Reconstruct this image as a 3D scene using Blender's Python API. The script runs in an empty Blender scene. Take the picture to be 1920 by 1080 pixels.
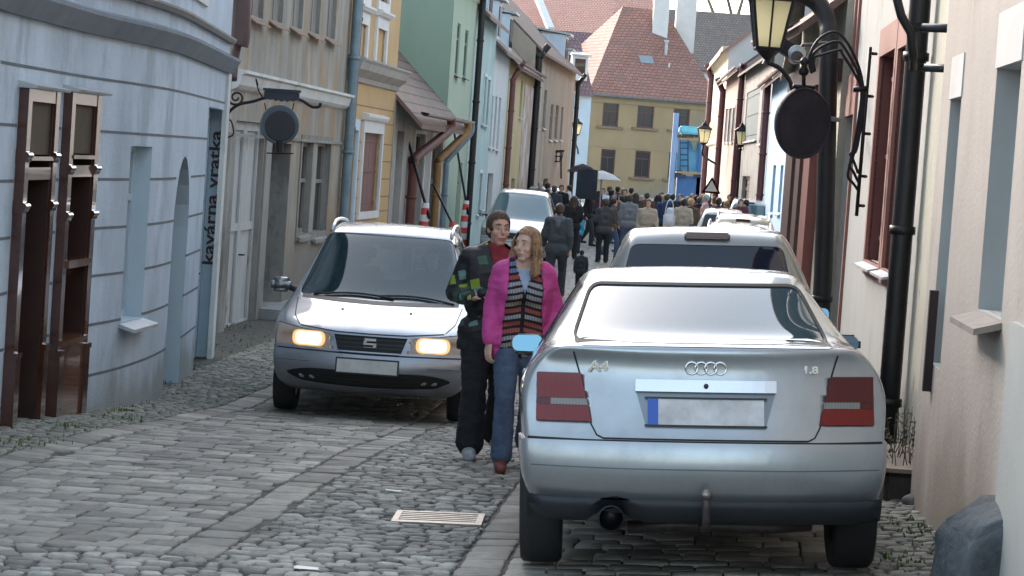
import bpy, bmesh, math, random
from mathutils import Vector, Matrix, noise
from mathutils.bvhtree import BVHTree
R = math.radians
random.seed(7)
sc = bpy.context.scene
COL = sc.collection

# ------------------------------------------------------------------ camera
F = 4480.0
EYE = Vector((0, 0, 2.5))
PITCH = math.atan(239.4 / F)
CAMR = Matrix.Rotation(R(90) - PITCH, 3, 'X') @ Matrix.Rotation(R(4.0), 3, 'Z')
cam = bpy.data.cameras.new('camera'); camo = bpy.data.objects.new('camera', cam); COL.objects.link(camo)
cam.sensor_width = 36; cam.lens = 36 * F / 1920; cam.clip_end = 2000; cam.clip_start = 0.1
camo.matrix_world = Matrix.Translation(EYE) @ CAMR.to_4x4()
sc.camera = camo

def ray(px, py):
    return CAMR @ Vector(((px - 960) / F, (540 - py) / F, -1))
def at(px, py, D):                      # measured photo point at distance D down the street
    d = ray(px, py); return EYE + d * (D / d.y)

def interp(tab, x):
    if x <= tab[0][0]: return tab[0][1]
    for (a, va), (b, vb) in zip(tab, tab[1:]):
        if x <= b:
            t = (x - a) / (b - a); t = t * t * (3 - 2 * t) * .35 + t * .65
            return va + (vb - va) * t
    return tab[-1][1]
GT = [(0, 1.15), (8, .68), (11, .54), (14, .445), (17, .33), (20, .14), (22.5, .0), (26, -.05), (32, -.05), (45, 0), (79, .05), (115, .3), (150, .9), (200, 2.5)]
def tc(X, Y): return X - .07 * (min(Y, 130) - 13.9)
def ground(X, Y):
    t = tc(X, Y)
    z = interp(GT, Y)
    k = max(0, min(1, (24 - Y) / 6))
    z += .055 * k * max(0, min(t + .1, 2.6))
    z += .05 * max(0, min(-3.0 - t, 1.0))
    return z

# ------------------------------------------------------------------ materials
MATS = {}
def nodes_of(m):
    m.use_nodes = True
    nt = m.node_tree
    return nt, nt.nodes, nt.links
def mat(name, col, rough=.7, metal=0, var=.12, vs=2.0, bump=.0, bs=30, stain=None, stain_amt=.5, stain_scale=1.2, streak=1.0,
        spec=.5, coat=0, emis=None, es=0, grain=0, low=None, low_h=1.0):
    if name in MATS: return MATS[name]
    m = bpy.data.materials.new(name); MATS[name] = m
    nt, N, L = nodes_of(m)
    b = N['Principled BSDF']
    b.inputs['Roughness'].default_value = rough; b.inputs['Metallic'].default_value = metal
    b.inputs['Specular IOR Level'].default_value = spec
    b.inputs['Coat Weight'].default_value = coat; b.inputs['Coat Roughness'].default_value = .04
    c4 = (*col, 1)
    b.inputs['Base Color'].default_value = c4
    if emis: b.inputs['Emission Color'].default_value = (*emis, 1); b.inputs['Emission Strength'].default_value = es
    if var or bump or stain:
        tcn = N.new('ShaderNodeTexCoord'); mp = N.new('ShaderNodeMapping'); L.new(tcn.outputs['Object'], mp.inputs[0])
        mp.inputs['Scale'].default_value = (1, 1, 1 / streak)
        n1 = N.new('ShaderNodeTexNoise'); n1.inputs['Scale'].default_value = vs; n1.inputs['Detail'].default_value = 6; n1.inputs['Roughness'].default_value = .65
        L.new(mp.outputs[0], n1.inputs['Vector'])
        mr = N.new('ShaderNodeMapRange'); mr.inputs['From Min'].default_value = .3; mr.inputs['From Max'].default_value = .7
        mr.inputs['To Min'].default_value = 1 - var; mr.inputs['To Max'].default_value = 1 + var
        L.new(n1.outputs[0], mr.inputs['Value'])
        vm = N.new('ShaderNodeVectorMath'); vm.operation = 'SCALE'; vm.inputs[0].default_value = col
        L.new(mr.outputs[0], vm.inputs['Scale'])
        out = vm.outputs[0]
        if stain:
            n2 = N.new('ShaderNodeTexNoise'); n2.inputs['Scale'].default_value = stain_scale; n2.inputs['Detail'].default_value = 9; n2.inputs['Roughness'].default_value = .7
            L.new(mp.outputs[0], n2.inputs['Vector'])
            m2 = N.new('ShaderNodeMapRange'); m2.interpolation_type = 'SMOOTHSTEP'
            m2.inputs['From Min'].default_value = .62 - .3 * stain_amt; m2.inputs['From Max'].default_value = .72 - .2 * stain_amt
            L.new(n2.outputs[0], m2.inputs['Value'])
            mx = N.new('ShaderNodeMix'); mx.data_type = 'RGBA'; L.new(m2.outputs[0], mx.inputs[0])
            L.new(out, mx.inputs[6]); mx.inputs[7].default_value = (*stain, 1); out = mx.outputs[2]
        if low:                          # splash dirt along the foot of a wall
            sx = N.new('ShaderNodeSeparateXYZ'); L.new(tcn.outputs['Object'], sx.inputs[0])
            n3 = N.new('ShaderNodeTexNoise'); n3.inputs['Scale'].default_value = 2.2; n3.inputs['Detail'].default_value = 8
            L.new(mp.outputs[0], n3.inputs['Vector'])
            ad = N.new('ShaderNodeMath'); ad.operation = 'MULTIPLY_ADD'; L.new(n3.outputs[0], ad.inputs[0]); ad.inputs[1].default_value = -1.6 * low_h; L.new(sx.outputs[2], ad.inputs[2])
            m3 = N.new('ShaderNodeMapRange'); m3.interpolation_type = 'SMOOTHSTEP'; m3.inputs['From Min'].default_value = -.4 * low_h; m3.inputs['From Max'].default_value = .35 * low_h
            m3.inputs['To Min'].default_value = .75; m3.inputs['To Max'].default_value = 0
            L.new(ad.outputs[0], m3.inputs['Value'])
            mx = N.new('ShaderNodeMix'); mx.data_type = 'RGBA'; L.new(m3.outputs[0], mx.inputs[0]); L.new(out, mx.inputs[6]); mx.inputs[7].default_value = (*low, 1); out = mx.outputs[2]
        L.new(out, b.inputs['Base Color'])
        if bump:
            n4 = N.new('ShaderNodeTexNoise'); n4.inputs['Scale'].default_value = bs; n4.inputs['Detail'].default_value = 5
            L.new(tcn.outputs['Object'], n4.inputs['Vector'])
            bp = N.new('ShaderNodeBump'); bp.inputs['Strength'].default_value = bump; bp.inputs['Distance'].default_value = .02
            ad = N.new('ShaderNodeMath'); ad.operation = 'ADD'; L.new(n4.outputs[0], ad.inputs[0]); L.new(n1.outputs[0], ad.inputs[1])
            L.new(ad.outputs[0], bp.inputs['Height']); L.new(bp.outputs[0], b.inputs['Normal'])
    return m

def tile_mat(name, c1, c2, c3, tw=.22, th=.3):
    m = bpy.data.materials.new(name); MATS[name] = m
    nt, N, L = nodes_of(m); b = N['Principled BSDF']; b.inputs['Roughness'].default_value = .8
    uv = N.new('ShaderNodeTexCoord')
    br = N.new('ShaderNodeTexBrick'); br.inputs['Scale'].default_value = 1; br.inputs['Brick Width'].default_value = tw; br.inputs['Row Height'].default_value = th
    br.inputs['Mortar Size'].default_value = .018; br.inputs['Mortar Smooth'].default_value = .4; br.inputs['Color1'].default_value = (*c1, 1); br.inputs['Color2'].default_value = (*c2, 1)
    br.inputs['Mortar'].default_value = (c3[0] * .35, c3[1] * .35, c3[2] * .35, 1); br.offset = .5; br.inputs['Bias'].default_value = 0
    L.new(uv.outputs['UV'], br.inputs['Vector'])
    nz = N.new('ShaderNodeTexNoise'); nz.inputs['Scale'].default_value = .9; nz.inputs['Detail'].default_value = 7; L.new(uv.outputs['UV'], nz.inputs['Vector'])
    mr = N.new('ShaderNodeMapRange'); mr.inputs['From Min'].default_value = .45; mr.inputs['From Max'].default_value = .7; mr.inputs['To Max'].default_value = .75; L.new(nz.outputs[0], mr.inputs['Value'])
    mx = N.new('ShaderNodeMix'); mx.data_type = 'RGBA'; L.new(mr.outputs[0], mx.inputs[0]); L.new(br.outputs['Color'], mx.inputs[6]); mx.inputs[7].default_value = (*c3, 1)
    L.new(mx.outputs[2], b.inputs['Base Color'])
    # each course overlaps the next: a saw tooth up the slope, a ripple across
    sp = N.new('ShaderNodeSeparateXYZ'); L.new(uv.outputs['UV'], sp.inputs[0])
    dv = N.new('ShaderNodeMath'); dv.operation = 'DIVIDE'; L.new(sp.outputs[1], dv.inputs[0]); dv.inputs[1].default_value = th
    fr = N.new('ShaderNodeMath'); fr.operation = 'FRACT'; L.new(dv.outputs[0], fr.inputs[0])
    inv = N.new('ShaderNodeMath'); inv.operation = 'MULTIPLY_ADD'; L.new(fr.outputs[0], inv.inputs[0]); inv.inputs[1].default_value = -1; inv.inputs[2].default_value = 1
    m2 = N.new('ShaderNodeMath'); m2.operation = 'MULTIPLY_ADD'; L.new(br.outputs['Fac'], m2.inputs[0]); m2.inputs[1].default_value = -.8; L.new(inv.outputs[0], m2.inputs[2])
    bp = N.new('ShaderNodeBump'); bp.inputs['Strength'].default_value = 1; bp.inputs['Distance'].default_value = .05; L.new(m2.outputs[0], bp.inputs['Height']); L.new(bp.outputs[0], b.inputs['Normal'])
    return m

def glass_mat(name, tint=(.02, .03, .035), ior=1.75, trans=.0, rough=.03):
    m = bpy.data.materials.new(name); MATS[name] = m
    nt, N, L = nodes_of(m); b = N['Principled BSDF']
    b.inputs['Base Color'].default_value = (*tint, 1); b.inputs['Roughness'].default_value = rough; b.inputs['IOR'].default_value = ior
    b.inputs['Specular IOR Level'].default_value = .5
    if trans:
        tr = N.new('ShaderNodeBsdfTransparent'); tr.inputs[0].default_value = (.55, .62, .62, 1)
        mx = N.new('ShaderNodeMixShader'); mx.inputs[0].default_value = trans
        L.new(b.outputs[0], mx.inputs[1]); L.new(tr.outputs[0], mx.inputs[2]); L.new(mx.outputs[0], N['Material Output'].inputs[0])
    return m

# ------------------------------------------------------------------ objects
def setp(o, label=None, cat=None, group=None, kind=None):
    if label: o['label'] = label
    if cat: o['category'] = cat
    if group: o['group'] = group
    if kind: o['kind'] = kind
    return o
def empty(name, loc=(0, 0, 0), rz=0, label=None, cat=None, group=None, kind=None):
    o = bpy.data.objects.new(name, None); COL.objects.link(o); o.location = loc; o.rotation_euler = (0, 0, rz)
    o.empty_display_size = .2
    return setp(o, label, cat, group, kind)
def mk(name, bm, m, parent=None, smooth=False, label=None, cat=None, group=None, kind=None, recalc=True):
    if recalc: bmesh.ops.recalc_face_normals(bm, faces=bm.faces)
    me = bpy.data.meshes.new(name); bm.to_mesh(me); bm.free()
    for x in (m if isinstance(m, (list, tuple)) else [m]): me.materials.append(x)
    if smooth:
        for p in me.polygons: p.use_smooth = True
    o = bpy.data.objects.new(name, me); COL.objects.link(o)
    if parent: o.parent = parent
    return setp(o, label, cat, group, kind)
def copy_tree(o, parent=None):
    c = o.copy(); COL.objects.link(c)
    if parent: c.parent = parent
    for ch in list(o.children): copy_tree(ch, c)
    return c
def auto_smooth(o, ang=35):
    me = o.data
    for p in me.polygons: p.use_smooth = True
    try: me.set_sharp_from_angle(angle=R(ang))
    except Exception: pass

# mesh builders
def box(bm, x0, x1, y0, y1, z0, z1, M=None):
    vs = [bm.verts.new((x, y, z)) for z in (z0, z1) for y in (y0, y1) for x in (x0, x1)]
    if M is not None:
        for v in vs: v.co = M @ v.co
    for f in ((0, 1, 3, 2), (4, 6, 7, 5), (0, 4, 5, 1), (2, 3, 7, 6), (0, 2, 6, 4), (1, 5, 7, 3)):
        bm.faces.new([vs[i] for i in f])
    return vs
def bevel_all(bm, w=.01, seg=2):
    bmesh.ops.bevel(bm, geom=list(bm.edges), offset=w, segments=seg, affect='EDGES', clamp_overlap=True)
def smooth_path(pts, n=6):
    pts = [Vector(p) for p in pts]
    if len(pts) < 3: return pts
    out = []
    for i in range(len(pts) - 1):
        p0 = pts[max(i - 1, 0)]; p1 = pts[i]; p2 = pts[i + 1]; p3 = pts[min(i + 2, len(pts) - 1)]
        for k in range(n):
            t = k / n
            out.append(.5 * ((2 * p1) + (p2 - p0) * t + (2 * p0 - 5 * p1 + 4 * p2 - p3) * t * t + (3 * p1 - p0 - 3 * p2 + p3) * t ** 3))
    out.append(pts[-1]); return out
def tube(bm, pts, r, seg=10, caps=True, flat=None):
    pts = [Vector(p) for p in pts]; n = len(pts)
    rs = r if isinstance(r, (list, tuple)) else [r] * n
    rings = []; up = None
    for i, p in enumerate(pts):
        d = (pts[min(i + 1, n - 1)] - pts[max(i - 1, 0)])
        if d.length < 1e-9: d = Vector((0, 0, 1))
        d.normalize()
        if up is None:
            up = d.orthogonal().normalized()
        up = (up - d * up.dot(d)).normalized(); w = d.cross(up)
        ring = []
        for k in range(seg):
            a = 2 * math.pi * k / seg
            ring.append(bm.verts.new(p + (up * math.cos(a) + w * math.sin(a)) * rs[i]))
        rings.append(ring)
    for a, b in zip(rings, rings[1:]):
        for k in range(seg):
            bm.faces.new((a[k], a[(k + 1) % seg], b[(k + 1) % seg], b[k]))
    if caps:
        bm.faces.new(rings[0][::-1]); bm.faces.new(rings[-1])
    return rings
def lathe(bm, prof, M=None, seg=32):
    """prof: list of (r, h) revolved round local z"""
    rings = []
    for r, h in prof:
        ring = [bm.verts.new((r * math.cos(2 * math.pi * k / seg), r * math.sin(2 * math.pi * k / seg), h)) for k in range(seg)]
        if M is not None:
            for v in ring: v.co = M @ v.co
        rings.append(ring)
    for a, b in zip(rings, rings[1:]):
        for k in range(seg):
            bm.faces.new((a[k], a[(k + 1) % seg], b[(k + 1) % seg], b[k]))
    for ring in (rings[0], rings[-1]):
        if len(set((round(v.co.x, 5), round(v.co.y, 5), round(v.co.z, 5)) for v in ring)) > 2:
            try: bm.faces.new(ring)
            except ValueError: pass
    return rings
def text_obj(name, body, size, m, parent, M, extrude=.002, bevel=0, align='CENTER', offset=0, shear=0):
    cu = bpy.data.curves.new(name, 'FONT'); cu.body = body; cu.size = size; cu.extrude = extrude; cu.offset = offset; cu.shear = shear
    cu.align_x = align; cu.align_y = 'CENTER'; cu.bevel_depth = bevel
    t = bpy.data.objects.new(name, cu); COL.objects.link(t)
    dg = bpy.context.evaluated_depsgraph_get(); me = bpy.data.meshes.new_from_object(t.evaluated_get(dg))
    bpy.data.objects.remove(t); me.name = name; me.materials.clear(); me.materials.append(m)
    me.transform(M)
    o = bpy.data.objects.new(name, me); COL.objects.link(o)
    if parent: o.parent = parent
    return o
WORK = bpy.data.scenes.new('work')      # small scene in which modifiers are applied, removed at the end
def evaluated(o):
    WORK.collection.objects.link(o); vl = WORK.view_layers[0]; vl.update(); dg = vl.depsgraph; dg.update()
    me = bpy.data.meshes.new_from_object(o.evaluated_get(dg)); WORK.collection.objects.unlink(o)
    for mod in list(o.modifiers): o.modifiers.remove(mod)
    old = o.data; o.data = me; bpy.data.meshes.remove(old)
    return o

# ------------------------------------------------------------------ world
SUN_EL, SUN_AZ = R(25), R(-32)     # azimuth from +Y (down the street), negative to the left
w = bpy.data.worlds.new('World'); sc.world = w; w.use_nodes = True
wn = w.node_tree.nodes; wl = w.node_tree.links
sky = wn.new('ShaderNodeTexSky'); sky.sky_type = 'NISHITA'; sky.sun_disc = False; sky.sun_elevation = SUN_EL; sky.sun_rotation = SUN_AZ
sky.air_density = 1.0; sky.dust_density = 3.0; sky.ozone_density = 1.0
bg = wn['Background']; bg.inputs[1].default_value = .15; hs = wn.new('ShaderNodeHueSaturation'); hs.inputs['Saturation'].default_value = .66; hs.inputs['Hue'].default_value = .482; wl.new(sky.outputs[0], hs.inputs['Color']); wl.new(hs.outputs[0], bg.inputs[0])
sl = bpy.data.lights.new('sun', 'SUN'); sl.energy = .75; sl.angle = R(10); sl.color = (1, .93, .84)
so = bpy.data.objects.new('sun', sl); COL.objects.link(so)
sd = Vector((math.sin(SUN_AZ) * math.cos(SUN_EL), math.cos(SUN_AZ) * math.cos(SUN_EL), math.sin(SUN_EL)))
so.rotation_euler = sd.to_track_quat('Z', 'Y').to_euler()
sc.view_settings.view_transform = 'Standard'; sc.view_settings.look = 'None'; sc.view_settings.exposure = 2.1; sc.view_settings.gamma = 1
sc.cycles.use_denoising = True
sc.cycles.max_bounces = 8; sc.cycles.transparent_max_bounces = 12
# ------------------------------------------------------------------ facades
class Facade:
    def __init__(s, pts, side=1, smooth=False):
        s.p = [Vector((x, y, 0)) for x, y in pts]
        if smooth: s.p = smooth_path(s.p, 6)
        s.cum = [0]
        for a, b in zip(s.p, s.p[1:]): s.cum.append(s.cum[-1] + (b - a).length)
        s.L = s.cum[-1]; s.side = side
    def seg(s, u):
        for i in range(len(s.p) - 1):
            if u <= s.cum[i + 1] or i == len(s.p) - 2: return i
    def F(s, u, z, d=0):
        i = s.seg(u); a, b = s.p[i], s.p[i + 1]; t = (b - a).normalized()
        n = Vector((-t.y, t.x, 0)) * s.side
        q = a + t * (u - s.cum[i]) + n * d
        return Vector((q.x, q.y, z))
    def mat(s, u, z, d=0):                 # frame: x along wall (+u), y inward, z up
        i = s.seg(u); t = (s.p[i + 1] - s.p[i]).normalized(); n = Vector((-t.y, t.x, 0)) * s.side
        m = Matrix((t, n, Vector((0, 0, 1)))).transposed().to_4x4(); m.translation = s.F(u, z, d); return m
    def hit(s, px, py):
        r = ray(px, py); best = None
        for i in range(len(s.p) - 1):
            a, b = s.p[i], s.p[i + 1]; d = b - a
            den = r.x * d.y - r.y * d.x
            if abs(den) < 1e-9: continue
            k = ((a.x - EYE.x) * d.y - (a.y - EYE.y) * d.x) / den      # along ray
            v = ((a.x - EYE.x) * r.y - (a.y - EYE.y) * r.x) / den      # along segment
            if k <= 0: continue
            err = max(0, -v, v - 1)
            if best is None or err < best[0] - 1e-6: best = (err, s.cum[i] + v * d.length, EYE.z + r.z * k)
        return best[1], best[2]
    def rect(s, x0, y0, x1, y1):
        """opening seen between px x0..x1; y0/y1 top and bottom read at the middle"""
        xm = (x0 + x1) / 2
        u0 = s.hit(x0, (y0 + y1) / 2)[0]; u1 = s.hit(x1, (y0 + y1) / 2)[0]
        zt = s.hit(xm, y0)[1]; zb = s.hit(xm, y1)[1]
        return (min(u0, u1), max(u0, u1), zb, zt)
def fbox(bm, fc, u0, u1, z0, z1, d0, d1, du=.7):
    n = max(1, int((u1 - u0) / du)) if len(fc.p) > 2 else 1
    rings = []
    for k in range(n + 1):
        u = u0 + (u1 - u0) * k / n
        rings.append([bm.verts.new(fc.F(u, z, d)) for z, d in ((z0, d0), (z0, d1), (z1, d1), (z1, d0))])
    for a, b in zip(rings, rings[1:]):
        for k in range(4): bm.faces.new((a[k], a[(k + 1) % 4], b[(k + 1) % 4], b[k]))
    bm.faces.new(rings[0]); bm.faces.new(rings[-1][::-1])
def fprof(bm, fc, u0, u1, prof, du=.7):
    """extrude a (z,d) profile along the wall"""
    n = max(1, int((u1 - u0) / du)) if len(fc.p) > 2 else 1
    rings = [[bm.verts.new(fc.F(u0 + (u1 - u0) * k / n, z, d)) for z, d in prof] for k in range(n + 1)]
    m = len(prof)
    for a, b in zip(rings, rings[1:]):
        for k in range(m): bm.faces.new((a[k], a[(k + 1) % m], b[(k + 1) % m], b[k]))
    bm.faces.new(rings[0]); bm.faces.new(rings[-1][::-1])

def wall_mesh(fc, z0, z1, ops, B=7, gable=0, z0e=None, ridge_d=None):
    """wall shell with real openings, reveals, end walls and back. ops: dict(r=(u0,u1,z0,z1), d=depth, arch=bool)"""
    bm = bmesh.new(); L = fc.L
    us = {0, L}; zs = {z0, z1}
    for o in ops:
        a, b, c, d = o['r']; us |= {max(a, 0), min(b, L)}; zs |= {c, d}
    if len(fc.p) > 2:
        for k in range(1, int(L / .35)): us.add(L * k / int(L / .35))
    us = sorted(us); zs = sorted(zs)
    us = [u for i, u in enumerate(us) if i == 0 or u - us[i - 1] > 1e-4 or u in (L,)]
    V = {}
    def v(u, z, d=0):
        k = (round(u, 4), round(z, 4), round(d, 4))
        if k not in V: V[k] = bm.verts.new(fc.F(u, z, d))
        return V[k]
    def face(*q):
        try: return bm.faces.new(q)
        except ValueError: return None
    for a, b in zip(us, us[1:]):
        for c, d in zip(zs, zs[1:]):
            um, zm = (a + b) / 2, (c + d) / 2
            if any(o['r'][0] < um < o['r'][1] and o['r'][2] < zm < o['r'][3] for o in ops): continue
            face(v(a, c), v(b, c), v(b, d), v(a, d))
    for o in ops:
        a, b, c, d = o['r']; dp = o.get('d', .2)
        uu = [u for u in us if a - 1e-6 <= u <= b + 1e-6]; zz = [z for z in zs if c - 1e-6 <= z <= d + 1e-6]
        fs = []
        for p, q in zip(uu, uu[1:]):
            fs.append(face(v(p, c), v(q, c), v(q, c, dp), v(p, c, dp)))
            if not o.get('arch'): fs.append(face(v(p, d), v(q, d), v(q, d, dp), v(p, d, dp)))
        for p, q in zip(zz, zz[1:]):
            fs.append(face(v(a, p), v(a, q), v(a, q, dp), v(a, p, dp)))
            fs.append(face(v(b, p), v(b, q), v(b, q, dp), v(b, p, dp)))
        if o.get('arch'):
            rr = (b - a) / 2; n = 10; prev = None
            for k in range(n + 1):
                an = math.pi * k / n; uu_, z_ = (a + b) / 2 - rr * math.cos(an), d - rr + rr * math.sin(an)
                P = [bm.verts.new(fc.F(uu_, z_, 0)), bm.verts.new(fc.F(uu_, z_, dp)), bm.verts.new(fc.F(uu_, d + .001, 0))]
                if prev:
                    fs.append(face(prev[0], P[0], P[1], prev[1])); face(prev[0], P[0], P[2], prev[2])
                prev = P
        for f in fs:
            if f: f.material_index = 1
    # ends and back
    c = {(e, k): bm.verts.new(fc.F(e, z, B)) for e in (0, L) for k, z in (('b', z0), ('t', z1))}
    for e in (0, L):
        face(v(e, z0), c[(e, 'b')], c[(e, 't')], v(e, z1))
    face(c[(0, 'b')], c[(L, 'b')], c[(L, 't')], c[(0, 't')])
    if gable:
        rd = ridge_d if ridge_d is not None else B / 2
        for e in (0, L):
            face(v(e, z1), c[(e, 't')], bm.verts.new(fc.F(e, z1 + gable, rd)))
    return bm

def roof_mesh(fc, z1, h, B, over=.35, uo=(0, 0), th=.1, u=None):
    """pitched roof, ridge along the street; UV in metres"""
    bm = bmesh.new(); uvl = bm.loops.layers.uv.new('UVMap')
    a, b = (u or (0, fc.L)); a -= uo[0]; b += uo[1]
    s = h / (B / 2)
    prof = [(-over, z1 - over * s), (B / 2, z1 + h), (B + over, z1 - over * s)]
    n = 1 if len(fc.p) == 2 else max(1, int((b - a) / .7))
    ln = math.hypot(B / 2 + over, h + over * s)
    def quad(p, uvs):
        vs = [bm.verts.new(q) for q in p]; f = bm.faces.new(vs)
        for l, q in zip(f.loops, uvs): l[uvl].uv = q
    for k in range(n):
        u0 = a + (b - a) * k / n; u1 = a + (b - a) * (k + 1) / n
        for (d0, za), (d1, zb), (v0, v1) in ((prof[0], prof[1], (0, ln)), (prof[2], prof[1], (0, ln))):
            quad([fc.F(u0, za, d0), fc.F(u1, za, d0), fc.F(u1, zb, d1), fc.F(u0, zb, d1)], [(u0, v0), (u1, v0), (u1, v1), (u0, v1)])
            quad([fc.F(u0, za - th, d0), fc.F(u1, za - th, d0), fc.F(u1, zb - th, d1), fc.F(u0, zb - th, d1)], [(u0, 0), (u1, 0), (u1, .05), (u0, .05)])
            quad([fc.F(u0, za - th, d0), fc.F(u1, za - th, d0), fc.F(u1, za, d0), fc.F(u0, za, d0)], [(u0, .1)] * 4)
    for e in (a, b):
        for (d0, za), (d1, zb) in ((prof[0], prof[1]), (prof[2], prof[1])):
            quad([fc.F(e, za - th, d0), fc.F(e, zb - th, d1), fc.F(e, zb, d1), fc.F(e, za, d0)], [(0, .1)] * 4)
    return bm

def window(fc, parent, r, d, fm, gm, cols=2, transom=.3, fw=.06, label=None, curtain=None):
    """frame at depth d in opening r with sub-part pane"""
    a, b, c, e = r; bm = bmesh.new()
    for (p, q, s, t) in ((a, a + fw, c, e), (b - fw, b, c, e), (a + fw, b - fw, c, c + fw), (a + fw, b - fw, e - fw, e)):
        fbox(bm, fc, p, q, s, t, d - .05, d + .02)
    zt = e - (e - c) * transom if transom else e - fw
    if transom: fbox(bm, fc, a + fw, b - fw, zt - .03, zt + .03, d - .056, d + .014)
    for k in range(1, cols):
        u = a + (b - a) * k / cols; fbox(bm, fc, u - .022, u + .022, c + fw, (zt - .03) if transom else e - fw, d - .046, d + .01)
    f = mk('window', bm, fm, parent, label=label)
    g = bmesh.new(); vs = [g.verts.new(fc.F(u, z, d - .01)) for u, z in ((a, c), (b, c), (b, e), (a, e))]; g.faces.new(vs)
    mk('pane', g, gm, f)
    if curtain:
        g = bmesh.new(); n = 14
        for k in range(n):
            u0 = a + (b - a) * k / n; u1 = a + (b - a) * (k + 1) / n; w0 = .03 * (k % 2); w1 = .03 * ((k + 1) % 2)
            g.faces.new([g.verts.new(fc.F(u0, c + .05, d + .08 + w0)), g.verts.new(fc.F(u1, c + .05, d + .08 + w1)), g.verts.new(fc.F(u1, zt, d + .08 + w1)), g.verts.new(fc.F(u0, zt, d + .08 + w0))])
        mk('curtain', g, curtain, f)
    return f
def sill(fc, parent, r, m, out=.1, th=.05, ext=.06, slope=.05):
    bm = bmesh.new(); a, b, c, e = r
    fprof(bm, fc, a - ext, b + ext, [(c - th - slope, -out), (c - slope, -out), (c + .004, .05), (c - th, .05)])
    return mk('window_sill', bm, m, parent)
def surround(fc, parent, r, m, w=.12, out=.03, top=.0, bottom=True, name='window_surround', hood=None):
    bm = bmesh.new(); a, b, c, e = r
    fbox(bm, fc, a - w, a, c - (w if bottom else 0), e, -out, .02); fbox(bm, fc, b, b + w, c - (w if bottom else 0), e, -out, .02)
    fbox(bm, fc, a - w, b + w, e, e + w + top, -out, .02)
    if bottom: fbox(bm, fc, a, b, c - w, c, -out, .02)
    if hood: fprof(bm, fc, a - w - .05, b + w + .05, [(e + w + top, 0), (e + w + top, -out - .05), (e + w + top + .06, -out - hood), (e + w + top + .1, -out - hood), (e + w + top + .13, 0)])
    return mk(name, bm, m, parent)
def door(fc, parent, r, d, m, leaves=2, panels=3, label=None, hm=None):
    a, b, c, e = r; bm = bmesh.new(); wd = (b - a) / leaves
    fbox(bm, fc, a, b, c, e, d + .03, d + .06)
    for k in range(leaves):
        l0 = a + wd * k + .006; l1 = a + wd * (k + 1) - .006; st = min(.11, wd * .18)
        fbox(bm, fc, l0, l0 + st, c + .01, e - .005, d - .01, d + .025); fbox(bm, fc, l1 - st, l1, c + .01, e - .005, d - .01, d + .025)
        for q in range(panels + 1):
            z = c + .01 + (e - c - .02 - st) * q / panels
            fbox(bm, fc, l0 + st, l1 - st, z, z + st, d - .006, d + .025)
    o = mk('door', bm, m, parent, label=label)
    h = bmesh.new(); tube(h, [fc.F((a + b) / 2 + .05, c + 1.05, d - .01), fc.F((a + b) / 2 + .05, c + 1.05, d - .07), fc.F((a + b) / 2 + .17, c + 1.05, d - .07)], .012, 8)
    mk('handle', h, hm or MATS['iron'], o, smooth=True)
    return o
def gutter(fc, parent, z, u0, u1, m, over=.38, r=.07):
    bm = bmesh.new(); n = 1 if len(fc.p) == 2 else 8
    rings = []
    for k in range(n + 1):
        u = u0 + (u1 - u0) * k / n
        rings.append([bm.verts.new(fc.F(u, z - r * math.sin(math.pi * j / 8), -over - r * math.cos(math.pi * j / 8))) for j in range(9)])
    for a, b in zip(rings, rings[1:]):
        for j in range(8): bm.faces.new((a[j], a[j + 1], b[j + 1], b[j]))
    bmesh.ops.solidify(bm, geom=list(bm.faces), thickness=.006)
    return mk('gutter', bm, m, parent, smooth=True)
def downpipe(parent, pts, r, m, collars=3, name='downpipe', hopper=False):
    bm = bmesh.new(); P = smooth_path(pts, 5); tube(bm, P, r, 12)
    a, b = Vector(pts[-2]), Vector(pts[-1])
    for k in range(collars):
        p = a.lerp(b, (k + .5) / collars); d = (b - a).normalized() * .03
        tube(bm, [p - d, p + d], r * 1.22, 12)
    if hopper:
        p = Vector(pts[0]); tube(bm, [p + Vector((0, 0, .18)), p, p - Vector((0, 0, .15))], [r * 2.2, r * 2.1, r], 12)
    return mk(name, bm, m, parent, smooth=True)
def grooves(fc, parent, zs, spans, m, name='groove', h=.03, proud=.004):
    """horizontal joints of the scored render, each run between openings; thin recess strips"""
    bm = bmesh.new()
    for z in zs:
        for (u0, u1) in spans(z): fbox(bm, fc, u0, u1, z - h / 2, z + h / 2, -proud, .01, du=.35)
    return mk(name, bm, m, parent)

# ------------------------------------------------------------------ shared materials
IRON = mat('iron', (.02, .021, .026), .5, .6, .2, 6)
BLACKPIPE = mat('black_pipe', (.018, .017, .018), .45, .3, .25, 5, .1, 20)
GLASS = glass_mat('window_glass', (.02, .025, .03), 1.6)
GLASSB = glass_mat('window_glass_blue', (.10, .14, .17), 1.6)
ZINC = mat('zinc', (.33, .35, .37), .45, .6, .2, 4)
LEAD = mat('sheet_metal', (.42, .43, .45), .5, .3, .2, 3)
BLUEW = mat('blue_render', (.44, .515, .60), .85, 0, .20, 1.3, .3, 30, stain=(.33, .39, .46), stain_amt=.36, stain_scale=1.1, streak=2, low=(.20, .21, .19), low_h=.55)
BLUEJ = mat('blue_reveal', (.47, .57, .64), .85, 0, .06, 2, .1, 40)
JOINT = mat('render_joint', (.12, .135, .155), .95, 0, .2, 6)
WHITEP = mat('white_plaster', (.60, .61, .60), .85, 0, .12, 1.5, .15, 40, stain=(.42, .42, .40), stain_amt=.35)
GREYDIRT = mat('weathered_render', (.30, .28, .24), .95, 0, .28, 2.2, .35, 18, stain=(.33, .215, .11), stain_amt=.46, stain_scale=1.5, streak=3, low=(.17, .16, .145), low_h=1.3)
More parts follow.
